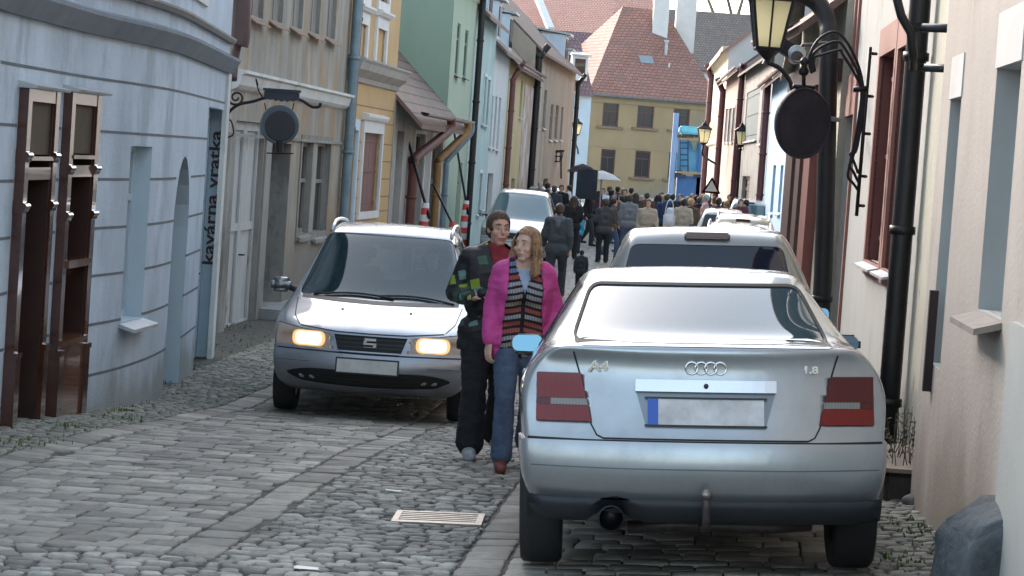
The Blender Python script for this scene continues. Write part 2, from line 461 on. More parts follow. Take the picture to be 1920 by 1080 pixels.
GREYLOW = mat('grey_render', (.27, .26, .24), .95, 0, .22, 2.2, .35, 18, stain=(.17, .165, .155), stain_amt=.4, stain_scale=1.3, streak=2)
GATEW = mat('peeling_white_paint', (.44, .45, .45), .8, 0, .14, 3, .1, 30, stain=(.19, .13, .08), stain_amt=.16, stain_scale=3, streak=3)
BROWN = mat('brown_varnish', (.062, .020, .012), .22, 0, .35, 6, .08, 20, coat=.8)
BROWND = mat('dark_brown_wood', (.035, .014, .011), .4, 0, .3, 4)
BROWNT = mat('tan_panel', (.06, .038, .018), .8, 0, .2, 8)
OLDWOOD = mat('old_wood', (.21, .19, .17), .85, 0, .3, 8, .2, 20, streak=6)
RUST = mat('rusty_sheet', (.24, .135, .09), .75, .1, .3, 6)
REDPIPE = mat('oxide_red_pipe', (.13, .045, .035), .5, 0, .25, 5)
OCHREPIPE = mat('ochre_pipe', (.26, .14, .05), .5, 0, .25, 5)
BLUEPIPE = mat('blue_grey_pipe', (.17, .24, .28), .45, .2, .2, 5)
TILE_RED = tile_mat('red_clay_tiles', (.34, .155, .12), (.44, .22, .17), (.28, .15, .12))
TILE_RED2 = tile_mat('sunlit_red_tiles', (.46, .22, .17), (.52, .27, .21), (.42, .24, .19))  # red tiles with the sunlight on them mixed into a paler colour
TILE_PURPLE = tile_mat('dark_plum_tiles', (.17, .115, .13), (.24, .16, .17), (.15, .12, .13))
TILE_BROWN = tile_mat('mossy_brown_tiles', (.17, .11, .09), (.23, .15, .12), (.13, .115, .09))
TILE_DARK = tile_mat('dark_grey_tiles', (.12, .10, .09), (.17, .14, .12), (.10, .09, .085))

# ------------------------------------------------------------------ LEFT 1: blue café house
def W(px, py, D):
    p = at(px, py, D); return (p.x, p.y)
A1 = Facade([(-3.55, 9.5)] + [W(-60, 233, 15.2), W(0, 233, 16.3), W(155, 244, 18.9), W(250, 250, 20.3), W(320, 255, 21.9), W(365, 258, 24.0), W(395, 261, 25.8), W(421, 262, 27.6)], 1, smooth=True)
h = empty('corner_house', A1.F(A1.L / 2, 0), label='pale blue rendered cafe house curving along the left edge, with brown shop fronts', cat='building')
h.location = (0, 0, 0)
op_win = dict(r=A1.rect(236, 274, 276, 597), d=.22)
op_arch = dict(r=A1.rect(319, 293, 347, 730), d=.34, arch=True)
op_text = dict(r=A1.rect(377, 200, 408, 690), d=.20)
op_sa = dict(r=A1.rect(24, 165, 71, 840), d=.45)
op_sb = dict(r=A1.rect(107, 172, 150, 830), d=.45)
for o in (op_arch, op_text, op_sa, op_sb):
    r = o['r']; p = A1.F((r[0] + r[1]) / 2, 0); o['r'] = (r[0], r[1], ground(p.x, p.y) - .05, r[3])
ops1 = [op_win, op_arch, op_text, op_sa, op_sb]
ups = []
for (x0, x1) in ((255, 290), (352, 392)):
    q = A1.rect(x0, -260, x1, 35); ups.append(dict(r=(q[0], q[1], 3.95, 5.5), d=.15))
Z1A = 7.2
o = mk('wall', wall_mesh(A1, -.6, Z1A, ops1 + ups, B=6.5, gable=2.6), [BLUEW, BLUEJ], h)
mk('roof', roof_mesh(A1, Z1A, 2.6, 6.5), TILE_BROWN, h)
for q in ups:
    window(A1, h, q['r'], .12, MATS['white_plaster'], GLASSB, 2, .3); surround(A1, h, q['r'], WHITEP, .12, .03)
window(A1, h, op_win['r'], .20, BLUEJ, GLASS, 1, .3); sill(A1, h, op_win['r'], LEAD, .14, .03, .05)
door(A1, h, op_arch['r'], .30, BROWND, 1, 3); door(A1, h, op_text['r'], .17, BLUEJ, 1, 3)
# string course and cornice
bm = bmesh.new(); fprof(bm, A1, .0, A1.L, [(3.26, .0), (3.26, -.04), (3.32, -.08), (3.40, -.13), (3.43, -.13), (3.46, -.04), (3.46, 0)], .35)
mk('string_course', bm, mat('blue_grey_moulding', (.17, .20, .235), .85, 0, .15, 3, .1, 30), h)
bm = bmesh.new(); fprof(bm, A1, .0, A1.L, [(3.60, 0), (3.60, -.05), (3.64, -.07), (3.66, -.07), (3.68, 0)], .35)
mk('drip_moulding', bm, mat('drip_metal', (.16, .16, .165), .6, .2, .2, 3), h)
bm = bmesh.new(); fbox(bm, A1, 0, A1.L, 3.7, 7.0, -.02, .0, .35)
for q in ups:
    pass
bm.free()
# scored joints between openings
def spans1(z):
    blocked = sorted((o['r'][0], o['r'][1]) for o in ops1 if o['r'][2] < z < o['r'][3] + .02)
    blocked = [(a - (.14 if a in (op_sa['r'][0], op_sb['r'][0]) else 0), b + (.14 if b in (op_sa['r'][1], op_sb['r'][1]) else 0)) for a, b in blocked]
    out = []; u = 0
    for a, b in blocked:
        if a > u: out.append((u, a))
        u = max(u, b)
    out.append((u, A1.L - .15)); return out
grooves(A1, h, (2.92, 2.50, 2.11, 1.71, 1.32, .92, .50), spans1, JOINT, 'render_joints', .022, .003)
# corner strip
bm = bmesh.new(); fbox(bm, A1, A1.L - .32, A1.L + .02, -.3, 3.26, -.035, .02, 1)
mk('corner_strip', bm, WHITEP, h)
# writing on the deep door reveal that faces up the street
r = op_text['r']; M = A1.mat(r[1], 0); ua = M.to_3x3()
cen = A1.F(r[1] - .004, A1.hit(386, 378)[1], .09)
inn = ua @ Vector((0, 1, 0)); toward = ua @ Vector((-1, 0, 0)); upv = Vector((0, 0, 1))
# text runs upward: its x axis = world up, its y axis = pointing left seen from the camera (into the wall is left)
TX = Matrix((upv, inn, upv.cross(inn))).transposed()
if TX.col[2].dot(toward) < 0: TX = Matrix((upv, -inn, upv.cross(-inn))).transposed()
TM = Matrix.Translation(cen) @ TX.to_4x4()
ztop = A1.hit(392, 242)[1]; zbot = A1.hit(374, 513)[1]
t = text_obj('lettering', 'kavárna vratka', .30, mat('brown_letters', (.06, .025, .02), .6, 0, 0), h, Matrix.Identity(4), .004, 0, offset=.006)
xs = [v.co.x for v in t.data.vertices]; k = (ztop - zbot) / (max(xs) - min(xs))
t.data.transform(TM @ Matrix.Diagonal((k, .62, 1, 1)))
t['label'] = 'brown lettering reading kavárna vratka running up the reveal'

# brown shop fronts
def shopfront(op, idx, label):
    a, b, c, e = op['r']; s = empty('shop_front', (0, 0, 0)); s.parent = h; s['label'] = label
    m = bmesh.new()
    pw = .11
    for (p, q) in ((a - pw, a + .01), (b - .01, b + pw)):
        fbox(m, A1, p, q, c - .1, e, -.07, .05)
        mid = c + 1.62
        for zz in (mid, mid + .36):
            fprof(m, A1, p - .012, q + .012, [(zz - .04, -.07), (zz - .03, -.082), (zz - .015, -.085), (zz + .0, -.095), (zz + .015, -.10), (zz + .03, -.09), (zz + .04, -.07), (zz + .05, .0), (zz - .05, .0)])
        fbox(m, A1, p - .010, q + .010, c - .1, c + .55, -.09, .03)
        fbox(m, A1, p - .015, q + .015, c + .55, c + .59, -.10, .03)
    mk('post', m, BROWN, s)
    for (p, q) in ((a + .012, a + .03), (b - .03, b - .012)):
        m = bmesh.new(); fbox(m, A1, p, q, c, e - .1, -.05, .44); mk('jamb_lining', m, BROWND, s)
    m = bmesh.new()
    zt = e - .60
    fbox(m, A1, a + .01, b - .01, zt - .05, zt + .04, -.062, .05); mk('transom', m, BROWN, s); m = bmesh.new(); fbox(m, A1, a + .01, b - .01, zt + .09, zt + .12, -.08, .05); mk('panel_rail', m, BROWN, s); m = bmesh.new()
    fbox(m, A1, a + .01, b - .01, e - .09, e - .001, -.065, .05)
    mk('head_rail', m, BROWN, s)
    m = bmesh.new(); fbox(m, A1, a + .01, b - .01, zt + .131, e - .091, -.035, -.01); mk('sign_panel', m, BROWNT, s)
    m = bmesh.new(); fprof(m, A1, a - pw - .05, b + pw + .05, [(e + .0, .0), (e + .0, -.13), (e + .02, -.14), (e + .05, .0)]); mk('canopy', m, LEAD, s)
    m = bmesh.new()
    for k in range(3):
        z0 = c + (zt - c) * k / 3; fbox(m, A1, a + .08, b - .08, z0 + .1, z0 + (zt - c) / 3 - .06, .36, .39)
    fbox(m, A1, a, b, c, zt, .39, .44); mk('door', m, BROWND, s)
    return s
shopfront(op_sa, 0, 'brown wooden shop front at the left edge with a tan sign panel')
sb = shopfront(op_sb, 1, 'brown wooden shop front with a low display panel')
a, b, c, e = op_sb['r']; m = bmesh.new()
fbox(m, A1, a + .01, b - .01, c, c + .62, -.07, .35); fprof(m, A1, a + .0, b - .0, [(c + .62, -.10), (c + .66, -.10), (c + .70, .3), (c + .62, .3)])
fbox(m, A1, a + .01, b - .01, c + 1.22, c + 1.28, -.09, .3)
q = [A1.F(a + .02, c + .74, .30), A1.F(b - .02, c + .74, .30), A1.F(b - .02, c + 1.2, .02), A1.F(a + .02, c + 1.2, .02)]
m.faces.new([m.verts.new(p) for p in q])
mk('display_panel', m, mat('polished_wood', (.15, .06, .03), .18, 0, .25, 8, coat=.8), sb)

# ------------------------------------------------------------------ LEFT 2: weathered grey house with white gate
A2 = Facade([W(428, 262, 31.0), W(642, 278, 41.5)], 1)
h2 = empty('weathered_house', (0, 0, 0), label='weathered grey and ochre plaster house with peeling white gates, beyond the pale blue one', cat='building')
gz = -.1
zc2 = A2.hit(540, 165)[1]
gate = dict(r=(A2.rect(438, 235, 490, 400)[0], A2.rect(438, 235, 492, 400)[1], gz, A2.hit(465, 228)[1]), d=.12)
dark = dict(r=(A2.rect(503, 300, 541, 400)[0], A2.rect(503, 300, 541, 400)[1], .12, A2.hit(522, 268)[1]), d=.35)
w1 = dict(r=A2.rect(561, 267, 583, 437), d=.16); w2 = dict(r=A2.rect(591, 267, 614, 440), d=.16)
ops2 = [gate, dark, w1, w2]
upw = []
for (x0, x1, yb) in ((466, 494, 31), (507, 531, 40), (546, 568, 52), (581, 600, 62), (613, 630, 72)):
    q = A2.rect(x0, 0, x1, yb); q = (q[0], q[1], A2.hit((x0 + x1) / 2, yb)[1], A2.hit((x0 + x1) / 2, yb)[1] + 1.3); upw.append(dict(r=q, d=.10))
mk('wall', wall_mesh(A2, -.6, 7.0, ops2 + upw, B=7, gable=2.8), [GREYDIRT, GREYLOW], h2)
mk('roof', roof_mesh(A2, 7.0, 2.8, 7), TILE_BROWN, h2)
bm = bmesh.new(); fprof(bm, A2, 0, A2.L, [(zc2 - .17, 0), (zc2 - .15, -.05), (zc2 - .1, -.10), (zc2 + .03, -.13), (zc2 + .05, -.18), (zc2 + .09, -.18), (zc2 + .12, 0)]); mk('cornice', bm, WHITEP, h2)
bm = bmesh.new(); fbox(bm, A2, 0, A2.L, w1['r'][3] + .01, w1['r'][3] + .05, -.035, .0)
fbox(bm, A2, 0, gate['r'][0] - .1, -.3, w1['r'][3], -.03, 0); fbox(bm, A2, gate['r'][1] + .06, dark['r'][0] - .04, -.3, w1['r'][3], -.03, 0)
mk('plaster_band', bm, GREYLOW, h2)
g = gate['r']; door(A2, h2, g, .08, GATEW, 2, 2, label='tall peeling white double gate')
door(A2, h2, dark['r'], .3, mat('near_black_door', (.035, .038, .045), .6, 0, .2, 3), 1, 2, label='tall dark grey door')
bm = bmesh.new(); fbox(bm, A2, dark['r'][0] - .3, dark['r'][1] + .5, -.3, .14, -.55, 0); bevel_all(bm, .03, 2); mk('door_step', bm, mat('step_stone', (.25, .25, .245), .85, 0, .2, 4, .2, 25), h2)
for q in (w1, w2):
    window(A2, h2, q['r'], .14, OLDWOOD, GLASS, 1, .42, .07); sill(A2, h2, q['r'], GREYLOW, .08, .06)
surround(A2, h2, (w1['r'][0], w2['r'][1], w1['r'][2], w1['r'][3]), OLDWOOD, .12, .02)
for q in upw:
    a, b, c, e = q['r']; m = bmesh.new(); n = 4
    for k in range(n):
        fbox(m, A2, a + (b - a) * k / n + .006, a + (b - a) * (k + 1) / n - .006, c, e, .05 + .01 * (k % 2), .075)
    mk('boarded_shutter', m, OLDWOOD, h2); sill(A2, h2, q['r'], RUST, .12, .02, .06, .10)
pz = A2.F(A2.L - .12, 0, -.12)
downpipe(h2, [pz + Vector((0, 0, 6.9)), pz + Vector((0, 0, 6.5)), pz + Vector((0, 0, 0))], .085, BLUEPIPE, 4)
p0 = at(446, 105, 29.6)
downpipe(h, [at(455, -160, 29.2), at(452, -40, 29.2), at(450, 60, 29.2), at(446, 85, 29.2)], .13, mat('old_copper_pipe', (.10, .062, .06), .55, .2, .2, 4), 0, 'rain_hopper')
downpipe(h, [at(446, 84, 29.2), at(441, 108, 29.2), at(437, 150, 29.1)], .05, MATS['old_copper_pipe'], 0, 'rain_spout')

# ------------------------------------------------------------------ LEFT 3: orange house
A3 = Facade([(A2.p[-1].x + .0, A2.p[-1].y + .01), W(734, 285, 47.5)], 1)
ORANGE = mat('orange_render', (.52, .345, .165), .9, 0, .07, 1.4, .1, 30, stain=(.44, .31, .17), stain_amt=.2)
h3 = empty('orange_house', (0, 0, 0), label='orange rendered house with white window surrounds and a grey cornice', cat='building')
blk = dict(r=A3.rect(648, 243, 662, 470), d=.12)
redw = dict(r=A3.rect(675, 249, 709, 396), d=.10)
u1 = dict(r=A3.rect(668, 44, 684, 112), d=.06); u2 = dict(r=A3.rect(703, 54, 720, 122), d=.06)
uu = []
for (q, dz) in ((u1, 0), (u2, 0)):
    a, b, c, e = q['r']; uu.append(dict(r=(a, b, e + .50, e + 2.1), d=.12))
z3c = A3.hit(700, 140)[1]
mk('wall', wall_mesh(A3, -.5, 8.2, [blk, redw, u1, u2] + uu, B=7, gable=2.8), [ORANGE, ORANGE], h3)
mk('roof', roof_mesh(A3, 8.2, 2.8, 7), TILE_RED, h3)
bm = bmesh.new(); fprof(bm, A3, 0, A3.L, [(z3c - .22, 0), (z3c - .2, -.05), (z3c - .12, -.07), (z3c + .0, -.22), (z3c + .12, -.26), (z3c + .17, -.30), (z3c + .2, -.30), (z3c + .24, 0)]); mk('cornice', bm, mat('grey_moulding', (.37, .35, .32), .9, 0, .15, 3, .1, 30), h3)
PW = mat('white_paint', (.66, .65, .64), .7, 0, .06, 3)
bm = bmesh.new(); fbox(bm, A3, 0, A3.L, z3c + .24, 8.0, -.02, 0)
bm.free()
RB = mat('red_brown_boards', (.16, .06, .05), .6, 0, .25, 8, .1, 20, streak=5)
def boards(fc, parent, r, d, m, n=5, name='shutter'):
    a, b, c, e = r; bm = bmesh.new()
    for k in range(n): fbox(bm, fc, a + (b - a) * k / n + .006, a + (b - a) * (k + 1) / n - .006, c, e, d, d + .03)
    for q in (.1, .5, .88): fbox(bm, fc, a, b, c + (e - c) * q, c + (e - c) * q + .04, d - .018, d)
    return mk(name, bm, m, parent)
boards(A3, h3, redw['r'], .06, RB, 5, 'shutter')
surround(A3, h3, redw['r'], PW, .13, .05, .1, True, hood=.08)
surround(A3, h3, blk['r'], mat('pale_blue_trim', (.50, .60, .68), .7, 0, .06, 2), .1, .04, .1, False, 'door_surround')
door(A3, h3, blk['r'], .1, MATS['pale_blue_trim'], 1, 3)
for q, v in zip((u1, u2), uu):
    surround(A3, h3, q['r'], PW, .17, .05, .05, True, 'panel_frame', hood=.1)
    a, b, c, e = q['r']; bm = bmesh.new(); fbox(bm, A3, a, b, c, e, .03, .06); mk('blank_panel', bm, ORANGE, h3)
    window(A3, h3, v['r'], .1, RB, GLASS, 2, .3); surround(A3, h3, v['r'], PW, .17, .05, .02, True)
js = [A3.hit(690, y)[1] for y in (200, 228, 268, 302, 336, 370, 398)]
def spans3(z):
    bl = sorted((o['r'][0] - .13, o['r'][1] + .13) for o in (blk, redw) if o['r'][2] - .14 < z < o['r'][3] + .24)
    out = []; u = 0
    for a, b in bl:
        if a > u: out.append((u, a))
        u = b
    out.append((u, A3.L)); return out
grooves(A3, h3, js, spans3, mat('orange_joint', (.24, .15, .08), .9, 0, .1), 'render_joints', .022)
pp = A3.F(.12, 0, -.12)
downpipe(h3, [pp + Vector((0, 0, 8)), pp + Vector((0, 0, 7.6)), pp + Vector((0, 0, 0))], .06, mat('dark_brown_pipe', (.045, .025, .022), .5, 0, .2), 4)

# ------------------------------------------------------------------ LEFT 4: low house with tiled roof
A4 = Facade([(A3.p[-1].x + .02, A3.p[-1].y + .02), W(832, 294, 56)], 1)
h4 = empty('low_cottage', (0, 0, 0), label='low cream and grey cottage under a mossy tiled roof, beside the green gable', cat='building')
CREAMG = mat('cream_grey_render', (.36, .34, .31), .9, 0, .15, 1.5, .15, 25, stain=(.27, .26, .25), stain_amt=.35)
z4 = A4.hit(800, 212)[1]
o4 = []
for (x0, y0, x1, y1) in ((738, 245, 751, 470), (771, 250, 790, 470), (802, 262, 822, 480)):
    q = A4.rect(x0, y0, x1, y1); o4.append(dict(r=(q[0], q[1], .05 if x0 != 771 else .8, q[3]), d=.18))
mk('wall', wall_mesh(A4, -.4, z4 + .25, o4, B=6, gable=3.0), [CREAMG, CREAMG], h4)
mk('roof', roof_mesh(A4, z4 + .25, 3.0, 6, over=.55, uo=(-.02, -.02)), TILE_BROWN, h4)
window(A4, h4, o4[1]['r'], .15, OLDWOOD, GLASS, 2, .3)
for q in (o4[0], o4[2]): door(A4, h4, q['r'], .15, mat('grey_wood_door', (.16, .15, .14), .7, 0, .2, 5), 1, 3)
surround(A4, h4, o4[2]['r'], PW, .1, .03, .06, False, 'door_surround'); surround(A4, h4, o4[1]['r'], PW, .08, .03, .0, False)
gutter(A4, h4, z4 - .06, 0, A4.L, REDPIPE, .60, .09)
def zig(fc, u, z, over=.6, base=0, u2=None):
    u2 = u if u2 is None else u2
    return [fc.F(u, z, -over), fc.F(u, z - .25, -over), fc.F((u + u2) / 2, z - .6, -over * .6), fc.F(u2, z - .95, -.12), fc.F(u2, z - 1.2, -.12), fc.F(u2, base, -.12)]
ua_ = A4.hit(812, 215)[0]; ub_ = A4.hit(838, 215)[0]
downpipe(h4, zig(A4, A4.hit(795, 200)[0], z4 - .08, u2=A4.hit(765, 300)[0]), .10, REDPIPE, 2)
downpipe(h4, zig(A4, A4.hit(829, 212)[0], z4 - .08, u2=A4.hit(812, 300)[0]), .09, OCHREPIPE, 2)
downpipe(h4, zig(A4, A4.L - .02, z4 - .08, u2=A4.L - .35), .07, BLUEPIPE, 2)

# ------------------------------------------------------------------ LEFT 5..9
GREEN = mat('green_render', (.215, .315, .255), .9, 0, .05, 1.2, .08, 30, stain=(.19, .285, .235), stain_amt=.3, streak=3)
GREENL = mat('pale_green_render', (.36, .435, .33), .9, 0, .05, 1.2, .08, 30, stain=(.35, .44, .33), stain_amt=.25, streak=3)
MINT = mat('mint_render', (.38, .48, .455), .9, 0, .08, 1.0, .08, 30, stain=(.5, .6, .58), stain_amt=.3, streak=2)
def simple_house(name, label, fc, z1, h_, wallm, roofm, wins, B=7, base=-.5, frm=None, gm=None, sillm=None, over=.35, trim=None, shut=False, doors=(), gut=None, revm=None, pitch_u=(0, 0)):
    e = empty(name, (0, 0, 0), label=label, cat='building')
    O = [dict(r=r, d=.14) for r in wins] + [dict(r=r, d=.18) for r in doors]
    mk('wall', wall_mesh(fc, base, z1, O, B=B, gable=h_), [wallm, revm or wallm], e)
    mk('roof', roof_mesh(fc, z1, h_, B, over=over, uo=pitch_u), roofm, e)
    for r in wins:
        if shut: boards(fc, e, r, .03, frm or OLDWOOD, 4)
        else: window(fc, e, r, .12, frm or PW, gm or GLASS, 2, .3, .06)
        sill(fc, e, r, sillm or LEAD, .08, .04)
        if trim: surround(fc, e, r, trim, .1, .03, .0, False)
    for r in doors: door(fc, e, r, .14, mat('brown_door', (.09, .06, .045), .6, 0, .2), 2 if r[1] - r[0] > 1.3 else 1, 3)
    if gut: gutter(fc, e, z1 - .2, 0, fc.L, gut, over + .07, .07)
    return e
A5 = Facade([(A4.p[-1].x, A4.p[-1].y + .03), W(876, 296, 62)], 1)
# green house: gable end in deeper green
h5 = empty('green_house', (0, 0, 0), label='tall green house with a plain deep green gable above the cottage roof', cat='building')
wr = [A5.rect(855, 42, 861, 142), A5.rect(870, 55, 876, 146)]
mk('wall', wall_mesh(A5, -.4, 7.0, [dict(r=r, d=.1) for r in wr] + [dict(r=A5.rect(856, 305, 864, 420), d=.12)], B=8, gable=3.2), [GREENL, GREENL], h5)
bm = bmesh.new()
p = [A5.F(-.015, z, d) for z, d in ((-.4, 0), (-.4, 8), (7.0, 8), (10.2, 4), (7.0, 0))]; bm.faces.new([bm.verts.new(q) for q in p])
mk('gable', bm, GREEN, h5)
mk('roof', roof_mesh(A5, 7.0, 3.2, 8), TILE_DARK, h5)
for r in wr: window(A5, h5, r, .08, mat('green_frame', (.12, .17, .13), .7, 0, .1), GLASS, 1, .3, .05); sill(A5, h5, r, IRON, .1, .03)
door(A5, h5, A5.rect(856, 305, 864, 420), .1, OLDWOOD, 1, 3)
bm = bmesh.new(); fprof(bm, A5, 0, A5.L, [(6.45, 0), (6.5, -.06), (6.7, -.12), (6.8, -.25), (6.88, -.25), (6.9, 0)]); mk('cornice', bm, mat('pale_green_trim', (.48, .55, .44), .85, 0, .08), h5)
pg = A5.F(A5.L - .1, 0, -.14); downpipe(h5, [pg + Vector((-.2, -.1, 7.1)), pg + Vector((0, 0, 6.7)), pg + Vector((0, 0, 6.3)), pg + Vector((0, 0, 0))], .085, BLACKPIPE, 4)
gutter(A5, h5, 6.95, 0, A5.L, BLACKPIPE, .36, .08)

A6 = Facade([(A5.p[-1].x, A5.p[-1].y + .03), W(915, 299, 69)], 1)
h6 = simple_house('mint_house', 'mint green rendered house, next beyond the tall green one', A6, 6.5, 3.1, MINT, TILE_BROWN,
    [A6.rect(905, 143, 909, 232), A6.rect(911, 148, 915.5, 235), A6.rect(896, 325, 901, 400)], frm=mat('blue_grey_frame', (.2, .27, .29), .7), trim=mat('pale_trim', (.55, .62, .60), .8))
A7 = Facade([(A6.p[-1].x, A6.p[-1].y + .03), W(943, 301, 75)], 1)
CREAMW = mat('off_white_render', (.58, .58, .56), .9, 0, .1, 1.2, .08, 30, stain=(.48, .48, .47), stain_amt=.3, streak=2)
h7 = simple_house('off_white_house', 'off white rendered house with four narrow upper windows, beyond the mint one', A7, 5.9, 3.0, CREAMW, TILE_BROWN,
    [A7.rect(919, 178, 923, 275), A7.rect(926, 180, 930, 277), A7.rect(933, 182, 937, 280)], frm=MATS['blue_grey_frame'], doors=[A7.rect(912, 325, 922, 420)])
A8 = Facade([(A7.p[-1].x, A7.p[-1].y + .03), W(990, 304, 86)], 1)
YEL = mat('yellow_render', (.52, .42, .22), .9, 0, .1, 1.2, .08, 30, stain=(.50, .44, .33), stain_amt=.35, streak=2)
h8 = simple_house('ochre_house', 'ochre yellow house with a brown gutter between the off white and brown ones', A8, 5.75, 3.2, YEL, TILE_BROWN,
    [A8.rect(958, 155, 962, 250), A8.rect(975, 150, 979, 220)], frm=OLDWOOD, gut=REDPIPE, doors=[A8.rect(957, 335, 964, 400)])
pg = A8.F(.1, 0, -.14); downpipe(h8, [pg + Vector((.3, .2, 5.6)), pg + Vector((0, 0, 5.0)), pg + Vector((0, 0, 4.6)), pg + Vector((0, 0, 0))], .09, REDPIPE, 4)
bm = bmesh.new(); fbox(bm, A8, A8.L * .62, A8.L, -.1, 5.1, -.03, 0); mk('patched_render', bm, mat('salmon_patch', (.45, .33, .26), .9, 0, .2, 1, stain=(.55, .55, .55), stain_amt=.5, stain_scale=.7), h8)
A9 = Facade([(A8.p[-1].x, A8.p[-1].y + .03), W(1068, 307, 106)], 1)
BRG = mat('stained_brown_render', (.34, .285, .225), .95, 0, .2, .8, .1, 30, stain=(.46, .42, .36), stain_amt=.4, stain_scale=.35, streak=2, low=(.2, .18, .16), low_h=1.5)
h9 = simple_house('brown_stained_house', 'long stained brown house with narrow upper windows beside the loudspeaker', A9, 6.75, 3.2, BRG, TILE_BROWN,
    [A9.rect(1007, 165, 1012, 240), A9.rect(1019, 168, 1024, 240), A9.rect(1031, 195, 1036, 262), A9.rect(1041, 197, 1046, 262), A9.rect(1051, 200, 1055, 262)], frm=OLDWOOD, doors=[A9.rect(991, 330, 999, 390), A9.rect(1017, 335, 1026, 390)])
pg = A9.F(.1, 0, -.14); downpipe(h9, [pg + Vector((.3, 0, 6.7)), pg + Vector((0, 0, 6.2)), pg + Vector((0, 0, 5.9)), pg + Vector((0, 0, 0))], .12, BLACKPIPE, 4)
pg = A9.F(A9.L - .1, 0, -.14); downpipe(h9, [pg + Vector((.3, 0, 6.5)), pg + Vector((0, 0, 6.0)), pg + Vector((0, 0, 5.7)), pg + Vector((0, 0, 0))], .10, BLACKPIPE, 4)
# dormers, each a part of its house
def dormer(parent, fc, u, z1, dz, w=1.2, hh=1.1, d0=.3, B=2.0):
    bm = bmesh.new(); z = z1 + dz
    fbox(bm, fc, u - w / 2, u + w / 2, z - .3, z + hh, d0, d0 + B)
    o = mk('dormer', bm, mat('dormer_sheet', (.46, .53, .60), .5, .2, .1, 2), parent)
    bm = bmesh.new(); fprof(bm, fc, u - w / 2 - .12, u + w / 2 + .12, [(z + hh, d0 - .2), (z + hh + .08, d0 - .2), (z + hh + .35, d0 + B), (z + hh + .27, d0 + B)])
    mk('dormer_roof', bm, ZINC, o)
    bm = bmesh.new(); fbox(bm, fc, u - w / 2 + .15, u + w / 2 - .15, z + .05, z + hh - .15, d0 - .03, d0 - .005); mk('dormer_window', bm, GLASS, o)
dormer(h6, A6, 2.0, 6.5, .25); dormer(h7, A7, .8, 5.9, .3); dormer(h7, A7, 4.6, 5.9, .3)
dormer(h8, A8, 3.2, 5.75, .35, 1.3); dormer(h9, A9, 17.6, 6.75, .15, 1.6, 1.1); dormer(h9, A9, 19.6, 6.75, -.2, 1.2, .9)

# ------------------------------------------------------------------ far end
A10 = Facade([W(1066, 308, 128), W(1100, 310, 128.3)], 1)
LBLUE = mat('light_blue_render', (.42, .56, .70), .9, 0, .08, 1, .05, 30)
h10 = empty('pale_blue_house', (0, 0, 0), label='narrow pale blue wall with a hanging lantern, left of the ochre end house', cat='building')
mk('wall', wall_mesh(A10, -.2, 6.6, [], B=5), [LBLUE, LBLUE], h10)
bm = roof_mesh(A10, 6.6, 3, 6); mk('roof', bm, TILE_PURPLE, h10)
dormer(h10, A10, .35, 6.8, .5, .9, 1.0)
A11 = Facade([W(1098, 312, 146), W(1330, 328, 148.5)], 1)
OCH = mat('ochre_end_render', (.31, .235, .14), .92, 0, .1, .7, .05, 20, stain=(.24, .21, .15), stain_amt=.35, stain_scale=.3, streak=2, low=(.24, .22, .19), low_h=1.2)
h11 = empty('ochre_end_house', (0, 0, 0), label='ochre house closing the street under a large red tiled roof', cat='building')
r11 = [A11.rect(1130, 189, 1160, 237), A11.rect(1195, 192, 1226, 240), A11.rect(1262, 196, 1293, 244), A11.rect(1126, 280, 1153, 330), A11.rect(1190, 283, 1219, 333), A11.rect(1253, 286, 1281, 336)]
z11 = A11.hit(1210, 184)[1]
mk('wall', wall_mesh(A11, -.2, z11, [dict(r=r, d=.16) for r in r11], B=9, gable=0), [OCH, OCH], h11)
PLUM = mat('plum_frame', (.10, .045, .055), .6, 0, .1)
for i, r in enumerate(r11):
    window(A11, h11, r, .13, PLUM, GLASS, 2, .42 if i < 3 else .3, .09, curtain=MATS['off_white_render'] if i > 2 else None)
    sill(A11, h11, r, mat('brown_sill', (.20, .155, .11), .9), .15, .12, .32, .02)
bm = bmesh.new(); fprof(bm, A11, 0, A11.L, [(z11 - .5, 0), (z11 - .45, -.06), (z11 - .25, -.08), (z11 - .1, -.25), (z11, -.25), (z11, 0)])
fbox(bm, A11, 0, A11.L, A11.hit(1170, 277)[1] - .03, A11.hit(1170, 277)[1] + .03, -.03, 0); mk('cornice', bm, mat('tan_cornice', (.30, .25, .16), .9), h11)
# hipped front roof (left hip runs down to the lower plum roof)
def roof_poly(name, faces, m, parent, th=.15):
    bm = bmesh.new(); uvl = bm.loops.layers.uv.new('UVMap')
    for pts in faces:
        pts = [Vector(p) for p in pts]; e = (pts[1] - pts[0]).normalized(); n = e.cross(pts[2] - pts[0]).normalized(); v = n.cross(e)
        vs = [bm.verts.new(p) for p in pts]; f = bm.faces.new(vs)
        for l, p in zip(f.loops, pts): l[uvl].uv = ((p - pts[0]).dot(e), abs((p - pts[0]).dot(v)))
        vb = [bm.verts.new(p - Vector((0, 0, th))) for p in pts]; bm.faces.new(vb[::-1])
        for i in range(len(pts)):
            j = (i + 1) % len(pts); bm.faces.new((vs[i], vb[i], vb[j], vs[j]))
    return mk(name, bm, m, parent)
E = A11.F(-.3, z11, -.4); E2 = A11.F(A11.L + .3, z11, -.4); RL = at(1168, 12, 153.0); RR = at(1247, 20, 153.5)
TR = tile_mat('end_roof_tiles', (.25, .115, .085), (.31, .15, .115), (.20, .115, .095), .34, .27)
roof_poly('roof', [[E, E2, RR, RL], [E2, A11.F(A11.L + .3, z11, 12), RR], [A11.F(-.3, z11, 12), E, RL], [A11.F(A11.L + .3, z11, 12), A11.F(-.3, z11, 12), RL, RR]], TR, h11, .12)
